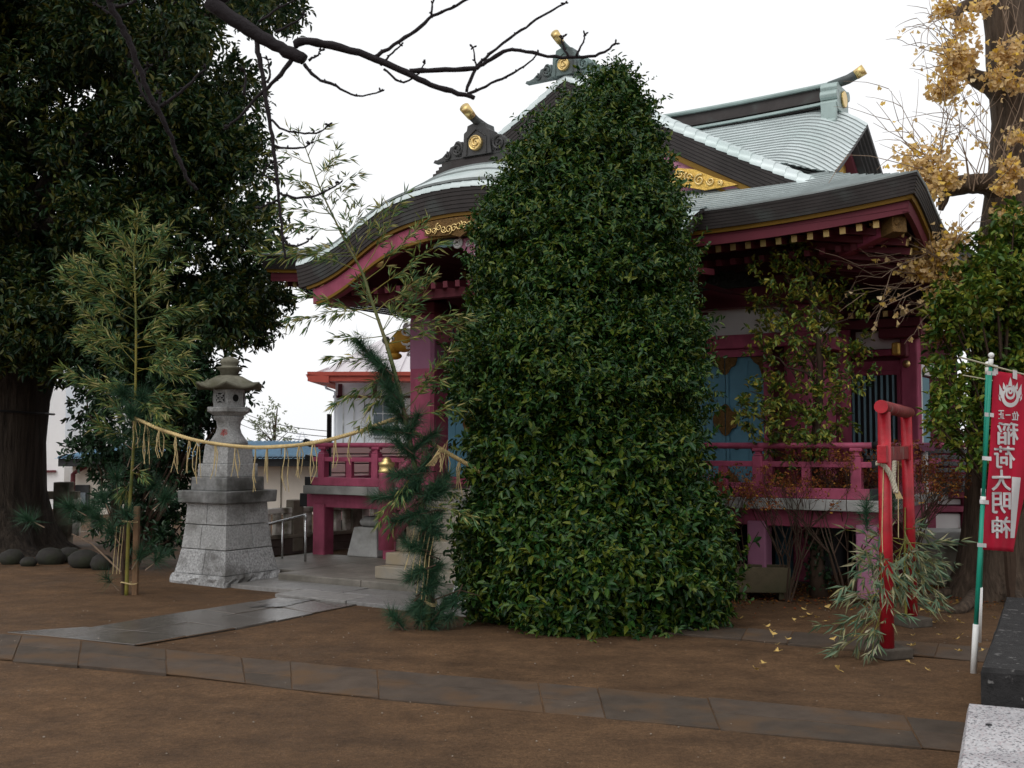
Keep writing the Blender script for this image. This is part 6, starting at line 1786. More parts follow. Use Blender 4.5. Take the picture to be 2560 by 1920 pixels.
def spray(x0, y0, x1, y1, n):
    for i in range(n):
        f = i / max(1, n - 1); x = lerp(x0, x1, f); y = lerp(y0, y1, f); c = at(x, y, dR + rp.uniform(-0.12, 0.08)) - rb_
        dv_ = at(x1, y1, dR) - at(x0, y0, dR); dv_ = dv_.normalized() if dv_.length > 0 else Vector((0, 0, 1))
        sp_.append((tuple(c), (dv_.x + rp.uniform(-.3, .3), rp.uniform(-0.4, 0.3), dv_.z * 0.8 + 0.1), 190))
spray(970, 930, 905, 865, 5); spray(985, 970, 935, 900, 4); spray(1000, 1010, 960, 960, 4); spray(1015, 1060, 975, 1010, 4); spray(1010, 1080, 945, 1075, 4)
spray(1040, 1120, 1080, 1090, 3); spray(1030, 1140, 1000, 1110, 3); spray(1050, 1180, 990, 1190, 4); spray(1040, 1230, 950, 1245, 5); spray(1060, 1250, 1100, 1230, 4); spray(1060, 1280, 1000, 1300, 4)
spray(1060, 1330, 1090, 1290, 4); spray(1065, 1380, 1020, 1360, 4); spray(1070, 1400, 1060, 1350, 4); spray(1065, 1440, 1090, 1420, 3); spray(1050, 1550, 1060, 1520, 4); spray(1080, 1560, 1120, 1500, 4); spray(1000, 1560, 985, 1545, 2); spray(1140, 1500, 1125, 1540, 2); spray(1045, 1200, 1020, 1240, 4); spray(1055, 1310, 1085, 1330, 4); spray(1060, 1420, 1035, 1440, 4); spray(1060, 1480, 1080, 1460, 4); spray(1020, 1090, 1040, 1050, 3); spray(1060, 1500, 1040, 1520, 3); spray(1075, 1230, 1110, 1200, 3); spray(1080, 1130, 1060, 1170, 3)
pine_tufts('pine_needles', BR, sp_, 0.15)
m = MB()
for i, (c, dr, n) in enumerate(sp_):
    c = Vector(c); dv_ = Vector(dr).normalized(); m.tube([c - dv_ * 0.14, c + dv_ * 0.08], [0.006, 0.003], 5)
m.tube([at(1085, 1500, dR - .05) - rb_, at(1150, 1475, dR - .05) - rb_, at(1200, 1490, dR) - rb_], [0.008, 0.006, 0.004], 5)
tag(m.build('pine_twig', TWIG, BR), kind='stuff')
m = MB(); m.tube([(0.035, 0.02, -0.03), (0.02, 0.02, 0.5), (0.0, 0.02, 0.95)], [0.028, 0.026, 0.022], 8); m.build('stake', TWIG, BR, True)
m = MB()
for zz_ in (0.20, 0.21, 0.22): m.tube([(0.015 + 0.055 * math.cos(a), 0.01 + 0.05 * math.sin(a), zz_ + 0.012 * math.sin(a * 2)) for a in np.linspace(0, 2 * math.pi, 20)], 0.004, 5)
for x, l_ in ((-0.06, 0.55), (-0.02, 0.6), (0.015, 0.6), (-0.16, 0.35), (-0.11, 0.45)): m.tube([(x + 0.05, -0.04, 0.85), (x, -0.07, 0.6), (x - 0.03, -0.08, 0.85 - l_)], 0.004, 4)
for q in range(6): m.tube([at(1065 + q * 4, 1165, dR - .08) - rb_, at(1080 + 8 * q, 1150 - 10 * q, dR - .1) - rb_, at(1100, 1120 + 12 * q, dR - .1) - rb_], 0.004, 4)
tag(m.build('binding_straw', STRAWP, BR), kind='stuff')

# bamboo and pine tied to the torii feet
def torii_sprig(q, label, seed, sgn, scale):
    rs = random.Random(seed); root = thing('bamboo_sprig', label, 'bamboo', (tl.x + q.x - 0.05, tl.y + q.y - 0.02, 0), 0, 'bamboo sprigs tied to the torii feet')
    m = MB(); P, D, N, L, W = [], [], [], [], []
    m.tube([(0, 0, 0.0), (0.0, 0.0, 0.55), (0.01, 0, 1.0)], [0.012, 0.011, 0.005], 6)
    for i in range(26):
        zb = rs.uniform(0.25, 0.85); a = rs.uniform(0, 6.28); r_ = rs.uniform(0.15, 0.42) * scale
        bamboo_branch(m, P, D, N, L, W, (0, 0, zb), (r_ * math.cos(a) + sgn * 0.08, r_ * math.sin(a) * 0.8, zb + rs.uniform(-0.35, 0.15)), rs, 0.62, 0.13, 0.1)
    tag(m.build('branch', CULM, root), kind='stuff')
    o = leaf_mesh('leaves', L_BAMG, P, D, N, L, W, parent=root, shape='blade', droop=0.1, fold=0.15); tag(o, kind='stuff')
    pine_tufts('pine_needles', root, [((-0.09, 0.02, 0.95 + 0.05 * i), (0, 0, 1), 60) for i in range(4)], 0.14)
torii_sprig(Vector((0, 0, 0)), 'grey-green bamboo leaves tied to the near foot of the torii', 5, -0.5, 0.8)
torii_sprig(d, 'grey-green bamboo leaves tied to the far foot of the torii', 6, 1.0, 0.95)

# ------------------------------------------------------------------ small tree before the veranda
stb = ground(2048, 1492)
st = thing('osmanthus_tree', 'slender small evergreen tree with olive leaves before the teal doors', 'tree', stb)
m = MB(); ds = stb.y
m.tube([(0, 0, -0.05)] + [at(x, y, ds) - stb for x, y in ((2042, 1400), (2040, 1250), (2036, 1130), (2048, 1000), (2050, 900), (2040, 780), (2025, 690))], [0.10, 0.07, 0.058, 0.05, 0.04, 0.032, 0.02, 0.01], 9); m.build('trunk', TWIG, st, True)
clumps = []
for x, y, r_ in ((1700, 540, 40), (1745, 560, 36), (1660, 580, 34), (1700, 600, 50), (1770, 600, 46), (1640, 655, 34), (1690, 660, 52), (1750, 665, 50), (1810, 650, 42), (1850, 665, 28), (1660, 715, 40), (1720, 720, 50), (1790, 720, 46), (1650, 760, 30), (1700, 790, 50), (1760, 790, 46), (1820, 770, 44), (1870, 740, 24), (1620, 845, 28), (1660, 855, 44), (1710, 860, 52), (1770, 860, 46), (1830, 840, 40), (1600, 880, 26), (1640, 905, 46), (1700, 920, 56), (1760, 920, 50), (1810, 910, 40), (1660, 960, 40), (1720, 975, 46), (1780, 965, 36), (1860, 800, 26), (1690, 1010, 24), (1735, 520, 24)):
    c = at(x * S, y * S, ds + rl.uniform(-0.45, 0.35)) - stb; k_ = r_ * S * ds / FPX; clumps.append((tuple(c), (k_ * 1.0, k_ * 1.0, k_ * 0.40)))
o = crown('crown', st, L_OSM, clumps, 105, 8, 0.11, 0.066, 0.029, up=0.3, inner=0.35, spread=0.95, upn=0.85, droop=0.15); tag(o, kind='stuff')
m = MB()
for c, r_ in clumps:
    c = Vector(c); b = Vector((lerp(0.0, -0.02, 0.5), 0, max(1.2, c.z - 0.30))); m.tube(wander(b, c, 4, 0.04, rl), taper(0.016, 0.004, 5), 5)
m.tube([at(2048, 1230, ds) - stb, at(2090, 1190, ds) - stb, at(2115, 1160, ds) - stb], [0.014, 0.01, 0.006], 5)
tag(m.build('branch', TWIG, st), kind='stuff')
ivc = [((0, 0, z_), (0.10, 0.10, 0.12)) for z_ in (0.15, 0.3, 0.45, 0.6, 0.75)]
o = crown('ivy_leaves', st, L_CAM, ivc, 260, 3, 0.05, 0.045, 0.034, up=0.1, inner=0.5); tag(o, kind='stuff')

# ------------------------------------------------------------------ ginkgo on the right
gb_ = Vector((4.92, 11.3, 0))
gk = thing('ginkgo_tree', 'pollarded ginkgo with golden leaf tufts at the right edge, roots at its foot', 'tree', gb_)
dg_ = gb_.y
tr_ = [(2492, 1510, 0.50), (2490, 1420, 0.37), (2492, 1300, 0.32), (2498, 1100, 0.30), (2505, 900, 0.29), (2510, 700, 0.28), (2520, 560, 0.27), (2534, 420, 0.245), (2540, 300, 0.235), (2540, 230, 0.26), (2525, 150, 0.235), (2520, 80, 0.22), (2505, 0, 0.20), (2500, -90, 0.18)]
P = [at(x, y, dg_) - gb_ for x, y, r_ in tr_]; P[0].z = -0.03
m = MB(); base = len(m.v); n = 20; rg = random.Random(8); fl = [rg.uniform(0.8, 1.25) for _ in range(n)]
for i, p in enumerate(P):
    for k in range(n):
        a = 2 * math.pi * k / n; r_ = tr_[i][2] * (1 + (fl[k] - 1) * (1.0 if i < 2 else 0.35)); m.v.append((p.x + r_ * math.cos(a), p.y + r_ * math.sin(a), p.z))
for i in range(len(P) - 1):
    for k in range(n): m.f.append((i * n + k, i * n + (k + 1) % n, (i + 1) * n + (k + 1) % n, (i + 1) * n + k))
m.build('trunk', BARKG, gk, True)
def limb(pts, rads, nm='limb'):
    m = MB(); Q = densify([at(x, y, dg_ + dd) - gb_ for x, y, dd in pts], 4); rr = np.interp(np.linspace(0, 1, len(Q)), np.linspace(0, 1, len(rads)), rads); m.tube(Q, [r_ * rg.uniform(0.92, 1.1) for r_ in rr], 9); m.build(nm, BARKG, gk, True)
limb([(2530, 500, 0), (2470, 462, -0.1), (2420, 460, -0.15), (2370, 465, -0.2), (2330, 440, -0.2)], [0.14, 0.11, 0.10, 0.10, 0.06])
limb([(2365, 470, -0.2), (2358, 500, -0.2), (2352, 525, -0.2)], [0.06, 0.05, 0.025], 'hanging_stub')
limb([(2535, 260, 0), (2480, 215, -0.1), (2430, 190, -0.1), (2390, 150, -0.1), (2375, 135, -0.1)], [0.16, 0.10, 0.085, 0.07, 0.05])
limb([(2500, 40, 0), (2460, 15, 0), (2410, 15, 0), (2395, 35, 0), (2398, 60, 0)], [0.12, 0.08, 0.06, 0.05, 0.03])
limb([(2520, 640, -0.1), (2440, 670, -0.3), (2370, 660, -0.35)], [0.10, 0.07, 0.04])
for (x0, y0, x1, y1, x2, y2) in ((2430, 1480, 2340, 1495, 2290, 1515), (2440, 1500, 2400, 1530, 2330, 1522), (2540, 1500, 2560, 1530, 2600, 1540)):
    a, b, c = ground(x0, y0) - gb_, ground(x1, y1) - gb_, ground(x2, y2) - gb_
    m = MB(); m.tube(densify([a + Vector((0.2, 0, 0.12)), a + Vector((0, 0, 0.05)), b + Vector((0, 0, 0.02)), c - Vector((0, 0, 0.03))], 4), taper(0.10, 0.03, 13), 7); m.build('root', BARKG, gk, True)
Bp = []; Dd = []
cl = [(2391, 139, 62, 210), (2372, 210, 44, 120), (2345, 215, 26, 40), (2522, 127, 42, 110), (2490, 190, 34, 60), (2319, 413, 72, 260), (2370, 440, 40, 90), (2270, 440, 34, 40), (2362, 13, 28, 60), (2455, 5, 30, 50), (2525, 420, 30, 80), (2515, 460, 26, 50), (2336, 640, 66, 200), (2300, 665, 44, 80), (2370, 600, 50, 110), (2380, 700, 50, 110), (2335, 740, 34, 60), (2360, 790, 30, 40), (2345, 830, 24, 30), (2320, 470, 40, 60), (2540, 200, 26, 40), (2540, 340, 20, 30), (2545, 560, 24, 40), (2520, 530, 26, 50), (2400, 830, 40, 50), (2430, 760, 40, 50), (2410, 60, 26, 40), (2260, 380, 20, 14), (2480, 600, 30, 40)]
for x, y, r_, n in cl:
    c = np.array(at(x, y, dg_ - 0.45) - gb_); k_ = r_ * dg_ / FPX
    v = unit(NR.normal(size=(n, 3))); Bp.append(c + v * k_ * np.abs(NR.normal(0.52, 0.24, (n, 1)))); Dd.append(unit(v * 0.6 + np.array([0, 0, -0.9]) + NR.normal(size=(n, 3)) * 0.5))
Bp = np.concatenate(Bp); Dd = np.concatenate(Dd); n = len(Bp)
Bp = np.repeat(Bp, 2, 0) + NR.normal(size=(2 * n, 3)) * 0.018; Dd = unit(np.repeat(Dd, 2, 0) + NR.normal(size=(2 * n, 3)) * 0.4); n *= 2
o = leaf_mesh('leaf_tufts', L_GINK, Bp, Dd, unit(NR.normal(size=(n, 3)) + np.array([0, -0.8, 0.2])), NR.uniform(0.055, 0.085, n), NR.uniform(0.045, 0.08, n), parent=gk, shape='fan', fold=0.3); tag(o, kind='stuff')
m = MB()
tipP = []
def gtwig(p, ang, L_, r_, lev, dd):
    pts = [p]; a = ang; q = p
    for i in range(4):
        a += rg.uniform(-0.22, 0.22) + 0.05; st = L_ / 4
        q = (q[0] + math.cos(a) * st, q[1] - math.sin(a) * st); pts.append(q)
        if lev > 0 and i > 0 and rg.random() < 0.7: gtwig(q, a + rg.choice((-1, 1)) * rg.uniform(0.35, 0.9), L_ * rg.uniform(0.35, 0.65), r_ * 0.65, lev - 1, dd + rg.uniform(-0.25, 0.25))
    m.tube([at(x, y, dg_ - 0.45 + dd * (0.3 + i * 0.2)) - gb_ for i, (x, y) in enumerate(pts)], [r_ * (1 - 0.16 * i) for i in range(5)], 4)
    for x, y in pts[1:]:
        if rg.random() < 0.10: tipP.append(tuple(at(x, y, dg_ - 0.45 + dd) - gb_))
def gtwigs(x, y, n, a0_, a1_, l0, l1):
    for i in range(n): gtwig((x + rg.uniform(-25, 25), y + rg.uniform(-20, 20)), R(rg.uniform(a0_, a1_)), rg.uniform(l0, l1), 0.0065, 1, rg.uniform(-0.4, 0.3))
gtwigs(2330, 410, 16, 50, 165, 90, 230); gtwigs(2340, 640, 16, 140, 205, 100, 220); gtwigs(2380, 140, 10, 60, 200, 60, 150); gtwigs(2360, 660, 8, 20, 110, 80, 200); gtwigs(2340, 770, 7, 120, 230, 50, 110); gtwigs(2500, 420, 8, 60, 120, 100, 260); gtwigs(2520, 120, 5, 40, 110, 60, 140); gtwigs(2440, 460, 10, 20, 150, 90, 200); gtwigs(2400, 40, 5, 100, 200, 50, 120); gtwigs(2300, 700, 6, 160, 230, 60, 160)
tag(m.build('twig', TWIGL, gk), kind='stuff')
n = len(tipP); tp = np.repeat(np.array(tipP), 2, 0) + NR.normal(size=(2 * n, 3)) * 0.02; n *= 2
o = leaf_mesh('scattered_leaves', L_GINK, tp, unit(NR.normal(size=(n, 3)) * 0.5 + np.array([0, 0, -1.0])), unit(NR.normal(size=(n, 3)) + np.array([0, -0.8, 0.2])), NR.uniform(0.05, 0.08, n), NR.uniform(0.035, 0.07, n), parent=gk, shape='fan', fold=0.4); tag(o, kind='stuff')

# evergreen beside the ginkgo
eb = Vector((4.35, 10.35, 0))
ev = thing('evergreen_shrub', 'bright green leafy evergreen beside the ginkgo, behind the red banner', 'shrub', eb)
clumps = []
for x, y, r_ in ((2190, 480, 40), (2150, 500, 26), (2200, 540, 55), (2130, 530, 30), (2090, 560, 26), (2150, 580, 50), (2210, 620, 60), (2080, 610, 28), (2110, 640, 46), (2170, 660, 60), (2030, 640, 26), (2060, 670, 42), (2110, 700, 50), (2180, 720, 60), (2020, 700, 26), (2050, 725, 36), (2210, 700, 50), (2150, 760, 40), (2100, 755, 28), (2190, 790, 50), (2030, 770, 20), (2020, 810, 24), (2050, 820, 30), (2100, 815, 26), (2140, 830, 40), (2030, 870, 24), (2060, 880, 34), (2110, 880, 40), (2160, 880, 46), (2010, 900, 20), (2070, 930, 38), (2120, 940, 40), (2170, 940, 44), (2210, 880, 50), (2090, 975, 22), (2140, 985, 26), (2035, 935, 22), (2210, 960, 40), (2200, 1000, 40), (2240, 640, 60), (2250, 800, 60), (2250, 940, 60), (2240, 530, 50), (2240, 1040, 50)):
    c = at(x * S, y * S, eb.y + rl.uniform(-0.3, 0.5)) - eb; k_ = r_ * S * eb.y / FPX; clumps.append((tuple(c), (k_, k_, k_ * 0.8)))
o = crown('crown', ev, L_RIGHT, clumps, 130, 8, 0.12, 0.082, 0.040, up=0.25, inner=0.25, spread=1.0, upn=0.8, droop=0.15); tag(o, kind='stuff')
m = MB()
for c, r_ in clumps:
    c = Vector(c); m.tube(densify([(0.4, 0.2, 0), (0.35, 0.15, max(0.5, c.z * 0.5)), c], 4), taper(0.03, 0.006, 9), 5)
tag(m.build('stem', TWIG, ev), kind='stuff')

# ------------------------------------------------------------------ bare russet shrubs under the veranda rail
def dry_shrub(px_, py_, dep_, hpx, wpx, seed, label, leaves):
    rs = random.Random(seed); b = ground(px_, py_); b = Vector((b.x, b.y, 0)); root = thing('bare_shrub', label, 'shrub', b, 0, 'bare shrubs before the veranda')
    m = MB(); P, D = [], []
    H = hpx * b.y / FPX; Wd = wpx * b.y / FPX
    def grow(p, dr, L_, r_, lev):
        q = p + dr * L_ + Vector((rs.uniform(-.02, .02), rs.uniform(-.02, .02), 0)); mid = (p + q) / 2 + Vector((rs.uniform(-.015, .015), rs.uniform(-.015, .015), 0))
        m.tube([p, mid, q], [r_, r_ * 0.85, r_ * 0.68], 4, False)
        if lev > 0:
            for k in range(rs.randint(2, 3)):
                nd = (dr + Vector((rs.uniform(-.75, .75), rs.uniform(-.75, .75), rs.uniform(-.1, .5)))).normalized(); grow(q, nd, L_ * rs.uniform(0.6, 0.85), r_ * 0.64, lev - 1)
        else:
            for k in range(leaves):
                P.append(q + Vector((rs.uniform(-.04, .04), rs.uniform(-.04, .04), rs.uniform(-.04, .04)))); D.append((rs.uniform(-1, 1), rs.uniform(-1, 1), rs.uniform(-1, .5)))
    for i in range(7):
        a = rs.uniform(0, 6.28); dr = Vector((math.cos(a) * Wd * 0.55, math.sin(a) * Wd * 0.4, H)).normalized(); grow(Vector((rs.uniform(-.04, .04), rs.uniform(-.04, .04), -0.02)), dr, H * 0.34, 0.011, 4)
    tag(m.build('stem', TWIG, root), kind='stuff')
    if P:
        n = len(P); o = leaf_mesh('dry_leaves', L_DRY, np.array([tuple(p) for p in P]), np.array(D), unit(NR.normal(size=(n, 3))), NR.uniform(0.015, 0.035, n), NR.uniform(0.010, 0.02, n), parent=root); tag(o, kind='stuff')
dry_shrub(1835, 1498, 0, 330, 260, 1, 'bare russet twiggy shrub rising behind the concrete planter', 7)
dry_shrub(1965, 1502, 0, 330, 200, 2, 'bare russet twiggy shrub between planter and olive-leaved small tree', 5)
dry_shrub(2125, 1508, 0, 390, 220, 3, 'bare twiggy shrub between the olive-leaved small tree and the torii', 7)
dry_shrub(2275, 1500, 0, 380, 160, 4, 'bare shrub with orange leaves behind the torii pillars', 7)

# ------------------------------------------------------------------ fallen leaves
fan = None
spots = [(2012, 1523), (2005, 1545), (2040, 1546), (2072, 1522), (2027, 1537), (1847, 1548), (2064, 1555), (2130, 1570), (2046, 1580), (1932, 1590), (1932, 1599), (1968, 1608), (1916, 1575), (2126, 1602), (2175, 1575), (1945, 1623), (1905, 1661), (1891, 1677), (1948, 1641), (2097, 1678), (2321, 1676), (2281, 1600), (2347, 1598), (2388, 1610), (2400, 1601), (2277, 1627), (2276, 1660), (2365, 1556), (2401, 1558), (2390, 1510), (2340, 1558), (2352, 1530), (2375, 1545), (2330, 1535), (2310, 1525), (2395, 1640), (2455, 1640), (2486, 1547), (2316, 1510), (2120, 1500), (1810, 1500), (2085, 1612), (1985, 1562), (2368, 1528), (2378, 1532), (2318, 1534), (2300, 1528)]
rf = random.Random(31)
for i, (x, y) in enumerate(spots):
    g = ground(x, y)
    if fan is None:
        m = MB(); pts = [(0, 0, 0.0)]
        for q in range(13):
            a = R(lerp(25, 155, q / 12)); r_ = 0.040 * (1 - 0.16 * (q == 6) + 0.04 * math.sin(q * 2.1)); pts.append((r_ * math.cos(a), r_ * math.sin(a), 0.006 + 0.010 * abs(q - 6) / 6 + 0.004 * (q % 2)))
        m.add(pts, [(0, q, q + 1) for q in range(1, 13)]); m.tube([(0, 0.002, 0.002), (0.004, -0.02, 0.004), (0.0, -0.04, 0.003)], 0.0012, 4)
        o = m.build('ginkgo_leaf', mat('fallen_golden_leaf', (0.52, 0.36, 0.12), 0.7, 0.25, 60)); fan = o.data
    else:
        o = bpy.data.objects.new('ginkgo_leaf', fan); COL.objects.link(o)
    o.location = (g.x, g.y, 0.006 + (0.03 if 1560 < y < 1650 and 1750 < x else 0)); o.rotation_euler = (rf.uniform(-0.4, 0.5), rf.uniform(-0.4, 0.4), rf.uniform(0, 6.28)); k_ = rf.uniform(0.55, 0.95); o.scale = (k_, k_, k_ * rf.uniform(0.8, 2.0))
    where = 'on the bare earth in front of the torii' if y > 1655 else 'on the back path stones left of the torii' if (y > 1560 and x < 2200) else 'among the ginkgo roots behind the banner poles' if (x > 2290 and y < 1570) else 'beside the banner pole foot right of the torii' if x > 2240 else 'on the earth between planter and back path'
    tag(o, 'yellow fan-shaped ginkgo leaf fallen ' + where, 'leaf', 'fallen ginkgo leaves ' + where)
# russet litter under the shrubs
n = 2600
c0 = ground(2020, 1482)
lx = NR.uniform(1.5, 5.2, n); ly = NR.normal(c0.y + 0.1, 0.55, n); lp = np.stack([lx, ly, np.full(n, 0.006)], 1)
o = leaf_mesh('leaf_litter', L_DRY, lp, unit(np.stack([NR.normal(size=n), NR.normal(size=n), np.zeros(n)], 1)), unit(np.stack([NR.normal(size=n) * .3, NR.normal(size=n) * .3, np.ones(n)], 1)), NR.uniform(0.02, 0.045, n), NR.uniform(0.012, 0.025, n)); tag(o, 'russet dead leaves scattered under the veranda shrubs', 'leaves', kind='stuff')
m = MB(); rs = random.Random(6)
for i in range(420):
    x = rs.uniform(-4, 4.0); y = rs.uniform(4.2, 11.0); r_ = rs.uniform(0.003, 0.008); m.ball((x, y, 0.004 + gz(x, y) - 0.012 + 0.01), (r_, r_ * rs.uniform(.6, 1), r_ * 0.6), 5, 3)
tag(m.build('gravel', mat('pale_grit', (0.24, 0.20, 0.16), 0.9, 0.4, 40)), 'tiny pale grit scattered over the bare earth', 'gravel', kind='stuff')
# ------------------------------------------------------------------ background
WHW = mat('white_house_siding', (0.85, 0.84, 0.84), 0.8, 0.05, 2.0, 0.03, 30)
WHR = mat('pale_metal_roof', (0.62, 0.58, 0.60), 0.5, 0.06, 2.0)
REDE = mat('vermilion_eave', (0.44, 0.085, 0.06), 0.5, 0.1, 3.0)
MAR = mat('maroon_trim', (0.12, 0.03, 0.035), 0.6, 0.1)
GLASS = mat('window_glass', (0.20, 0.24, 0.27), 0.08, 0.05, spec=0.7)
PKS = mat('salmon_siding', (0.80, 0.52, 0.52), 0.7, 0.06, 2.0)
BEIGE = mat('beige_render', (0.80, 0.73, 0.64), 0.85, 0.06, 1.5, 0.05, 40)
BLUER = mat('blue_metal_roof', (0.26, 0.42, 0.55), 0.45, 0.12, 2.0)
DKG = mat('dark_grey_trim', (0.045, 0.047, 0.05), 0.6, 0.15)
FEN = mat('pale_fence_stone', (0.84, 0.81, 0.75), 0.85, 0.15, 5.0, 0.2, 50, tint=(0.20, 0.18, 0.13), tscale=3.0)
FEND = mat('stained_fence_stone', (0.24, 0.21, 0.165), 0.9, 0.25, 5.0, 0.2, 50, tint=(0.08, 0.072, 0.055), tscale=3.0)
WALLB = mat('brown_block_wall', (0.115, 0.085, 0.075), 0.9, 0.2, 4.0, 0.2, 50)
STEEL = mat('stainless_tube', (0.55, 0.56, 0.57), 0.25, 0.05, metal=0.9)
# white house with vermilion eave
HD = 27.0
def hx(px_): return (px_ - CXP) / FPX * HD
h0 = Vector((0, HD, 0))
house = thing('white_house', 'white house with a vermilion eave beyond the veranda rail', 'house', h0)
m = MB(); m.box((hx(838) + 4.5, 3.0, 1.0), (9.0, 6.0, 4.6)); m.build('wall', WHW, house)
def hz(py_): return at(1280, py_, HD).z
m = MB()
sec = [(-0.95, 0.0), (-0.95, 0.12), (-1.0, 0.13), (-1.0, 0.22), (-0.2, 0.25), (-0.2, 0.0)]
m.prism_u([(y, hz(958) + z) for y, z in sec], hx(786), hx(838) + 9.5)
m.prism([(hx(782), hz(942)), (hx(792), hz(960)), (hx(838), hz(962)), (hx(838), hz(946))], -1.0, 6.5)
m.build('eave', REDE, house)
m = MB(); m.add([(hx(800), -0.95, hz(943)), (hx(838) + 9.5, -0.95, hz(943)), (hx(838) + 9.5, 4.0, hz(943) + 2.4), (hx(860) + 2.5, 4.0, hz(943) + 2.4)], [(0, 1, 2, 3)]); hr = m.build('roof', WHR, house)
for i in range(22):
    x0 = hx(800) + 0.4 * i; m = MB(); f = min(1.0, (0.2 + i * 0.4) / 3.0); m.bar((x0, -0.95, hz(943) + 0.02), (x0 + 0.3, -0.95 + 4.95 * f, hz(943) + 2.4 * f + 0.02), 0.04, 0.05); m.build('roof_seam', WHR, hr)
m = MB(); m.box((hx(838) + 3.0, -0.02, hz(992)), (6.1, 0.06, 0.06)); m.box((hx(838) + 0.12, -0.02, hz(976)), (0.1, 0.06, 0.32)); m.box((hx(936), -0.02, hz(976)), (0.12, 0.06, 0.32)); m.build('timber_trim', MAR, house)
win = MB(); win.box((hx(958), -0.03, hz(1048)), (0.52, 0.08, 0.9)); wo = win.build('window_frame', WHW, house, bevel=0.01)
for i in range(2):
    for j in range(3):
        m = MB(); m.box((hx(958) - 0.12 + 0.24 * i, -0.08, hz(1048) - 0.28 + 0.28 * j), (0.21, 0.02, 0.25)); m.build('window_pane', GLASS, wo)
for i in range(8):
    m = MB(); m.box((hx(838) + 0.2 + i * 0.26, -0.01, hz(1100)), (0.018, 0.03, 1.9)); m.build('siding_joint', FEN, house)
m = MB(); m.tube([(hx(818), -0.3, hz(965)), (hx(820), -0.3, hz(972)), (hx(839), -0.1, hz(980)), (hx(839), -0.1, 0.2)], 0.03, 6); m.build('downpipe', WHW, house)
# salmon slatted store behind the veranda
sp0 = at(920, 1160, 20.0)
store = thing('salmon_shed', 'low salmon-pink slatted shed seen through the veranda rail', 'shed', (sp0.x, sp0.y, 0))
for i in range(8):
    m = MB(); m.box((0.1, 0, 0.25 + i * 0.17), (1.75, 0.4 - 0.0 * i, 0.15)); m.build('slat', PKS, store, bevel=0.01)
m = MB(); m.box((0.1, 0.25, 0.75), (1.7, 0.1, 1.5)); m.build('backing', DKG, store)
# beige hall with blue roof
bd = 24.0
beige = thing('beige_building', 'long low beige building with a blue metal roof behind the stone fence', 'building', (0, bd, 0))
def bx2(px_): return (px_ - CXP) / FPX * bd
def bz2(py_): return at(1280, py_, bd).z
m = MB(); m.box(((bx2(175) + bx2(900)) / 2, 2.5, bz2(1150) / 2 - 0.5), (bx2(900) - bx2(175), 4.6, bz2(1150) + 1.0)); m.build('wall', BEIGE, beige)
m = MB(); m.box(((bx2(160) + bx2(900)) / 2, 0.05, bz2(1154)), (bx2(905) - bx2(160), 0.5, 0.20)); m.build('dark_fascia', DKG, beige)
m = MB()
for i in range(60):
    x0 = lerp(bx2(150), bx2(905), i / 60); x1 = lerp(bx2(150), bx2(905), (i + 0.75) / 60); x2 = lerp(bx2(150), bx2(905), (i + 1) / 60)
    m.add([(x0, -0.3, bz2(1146)), (x1, -0.3, bz2(1146)), (x1, 5.0, bz2(1105)), (x0, 5.0, bz2(1105)), (x1 + .02, -0.3, bz2(1146) + 0.05), (x2 - .02, -0.3, bz2(1146) + 0.05), (x2 - .02, 5.0, bz2(1105) + 0.05), (x1 + .02, 5.0, bz2(1105) + 0.05)], [(0, 1, 2, 3), (1, 4, 7, 2), (4, 5, 6, 7)])
m.build('blue_roof', BLUER, beige)
for px_ in (570, 700): m = MB(); m.box((bx2(px_), 0.19, bz2(1230)), (0.02, 0.02, 2.0)); m.build('wall_joint', FEND, beige)
m = MB(); m.box((bx2(200), 0.16, bz2(1265)), (0.35, 0.08, 0.9)); dw = m.build('door', DKG, beige); m = MB(); m.box((bx2(203), 0.11, bz2(1255)), (0.18, 0.02, 0.4)); m.build('pane', GLASS, dw)
m = MB(); m.tube([(bx2(186), 0.0, bz2(1300)), (bx2(186), 0.0, bz2(1185)), (bx2(200), 0.0, bz2(1175)), (bx2(235), 0.0, bz2(1158))], 0.05, 6); m.build('downpipe', MAR, beige)
# tall white building at far left
wd = 26.0
white = thing('white_building', 'tall plain white building behind the trunk of the big tree', 'building', (0, wd, 0))
def wx(px_): return (px_ - CXP) / FPX * wd
def wz(py_): return at(1280, py_, wd).z
m = MB(); m.box(((wx(-260) + wx(152)) / 2, 3.0, wz(960) / 2), (wx(152) - wx(-260), 6.0, wz(960))); m.build('wall', WHW, white)
m = MB(); m.box((wx(159), 0.1, wz(1060) / 2 + 0.5), (0.13, 0.3, wz(1000))); m.build('corner_pilaster', WHW, white)
m = MB(); m.box((wx(70), -0.04, wz(1178)), (1.4, 0.08, 0.05)); m.build('dark_strip', MAR, white)
# pole with wires
upb = at(822, 1200, 17.5)
up = thing('utility_post', 'thin black post with wires standing before the white house', 'post', (upb.x, upb.y, 0))
m = MB(); m.tube([(0, 0, 0), (0, 0, at(822, 1035, 17.5).z)], 0.04, 8); m.build('post', BLACKM, up)
for k in range(3):
    a = at(822, 1078 + 14 * k, 17.5) - Vector((upb.x, upb.y, 0)); b = at(560, 1010 + 16 * k, 24.0) - Vector((upb.x, upb.y, 0)); m = MB()
    pts = [a.lerp(b, i / 10) - Vector((0, 0, 0.12 * math.sin(math.pi * i / 10))) for i in range(11)]; m.tube(pts, 0.006, 4); m.build('wire', DKG, up)
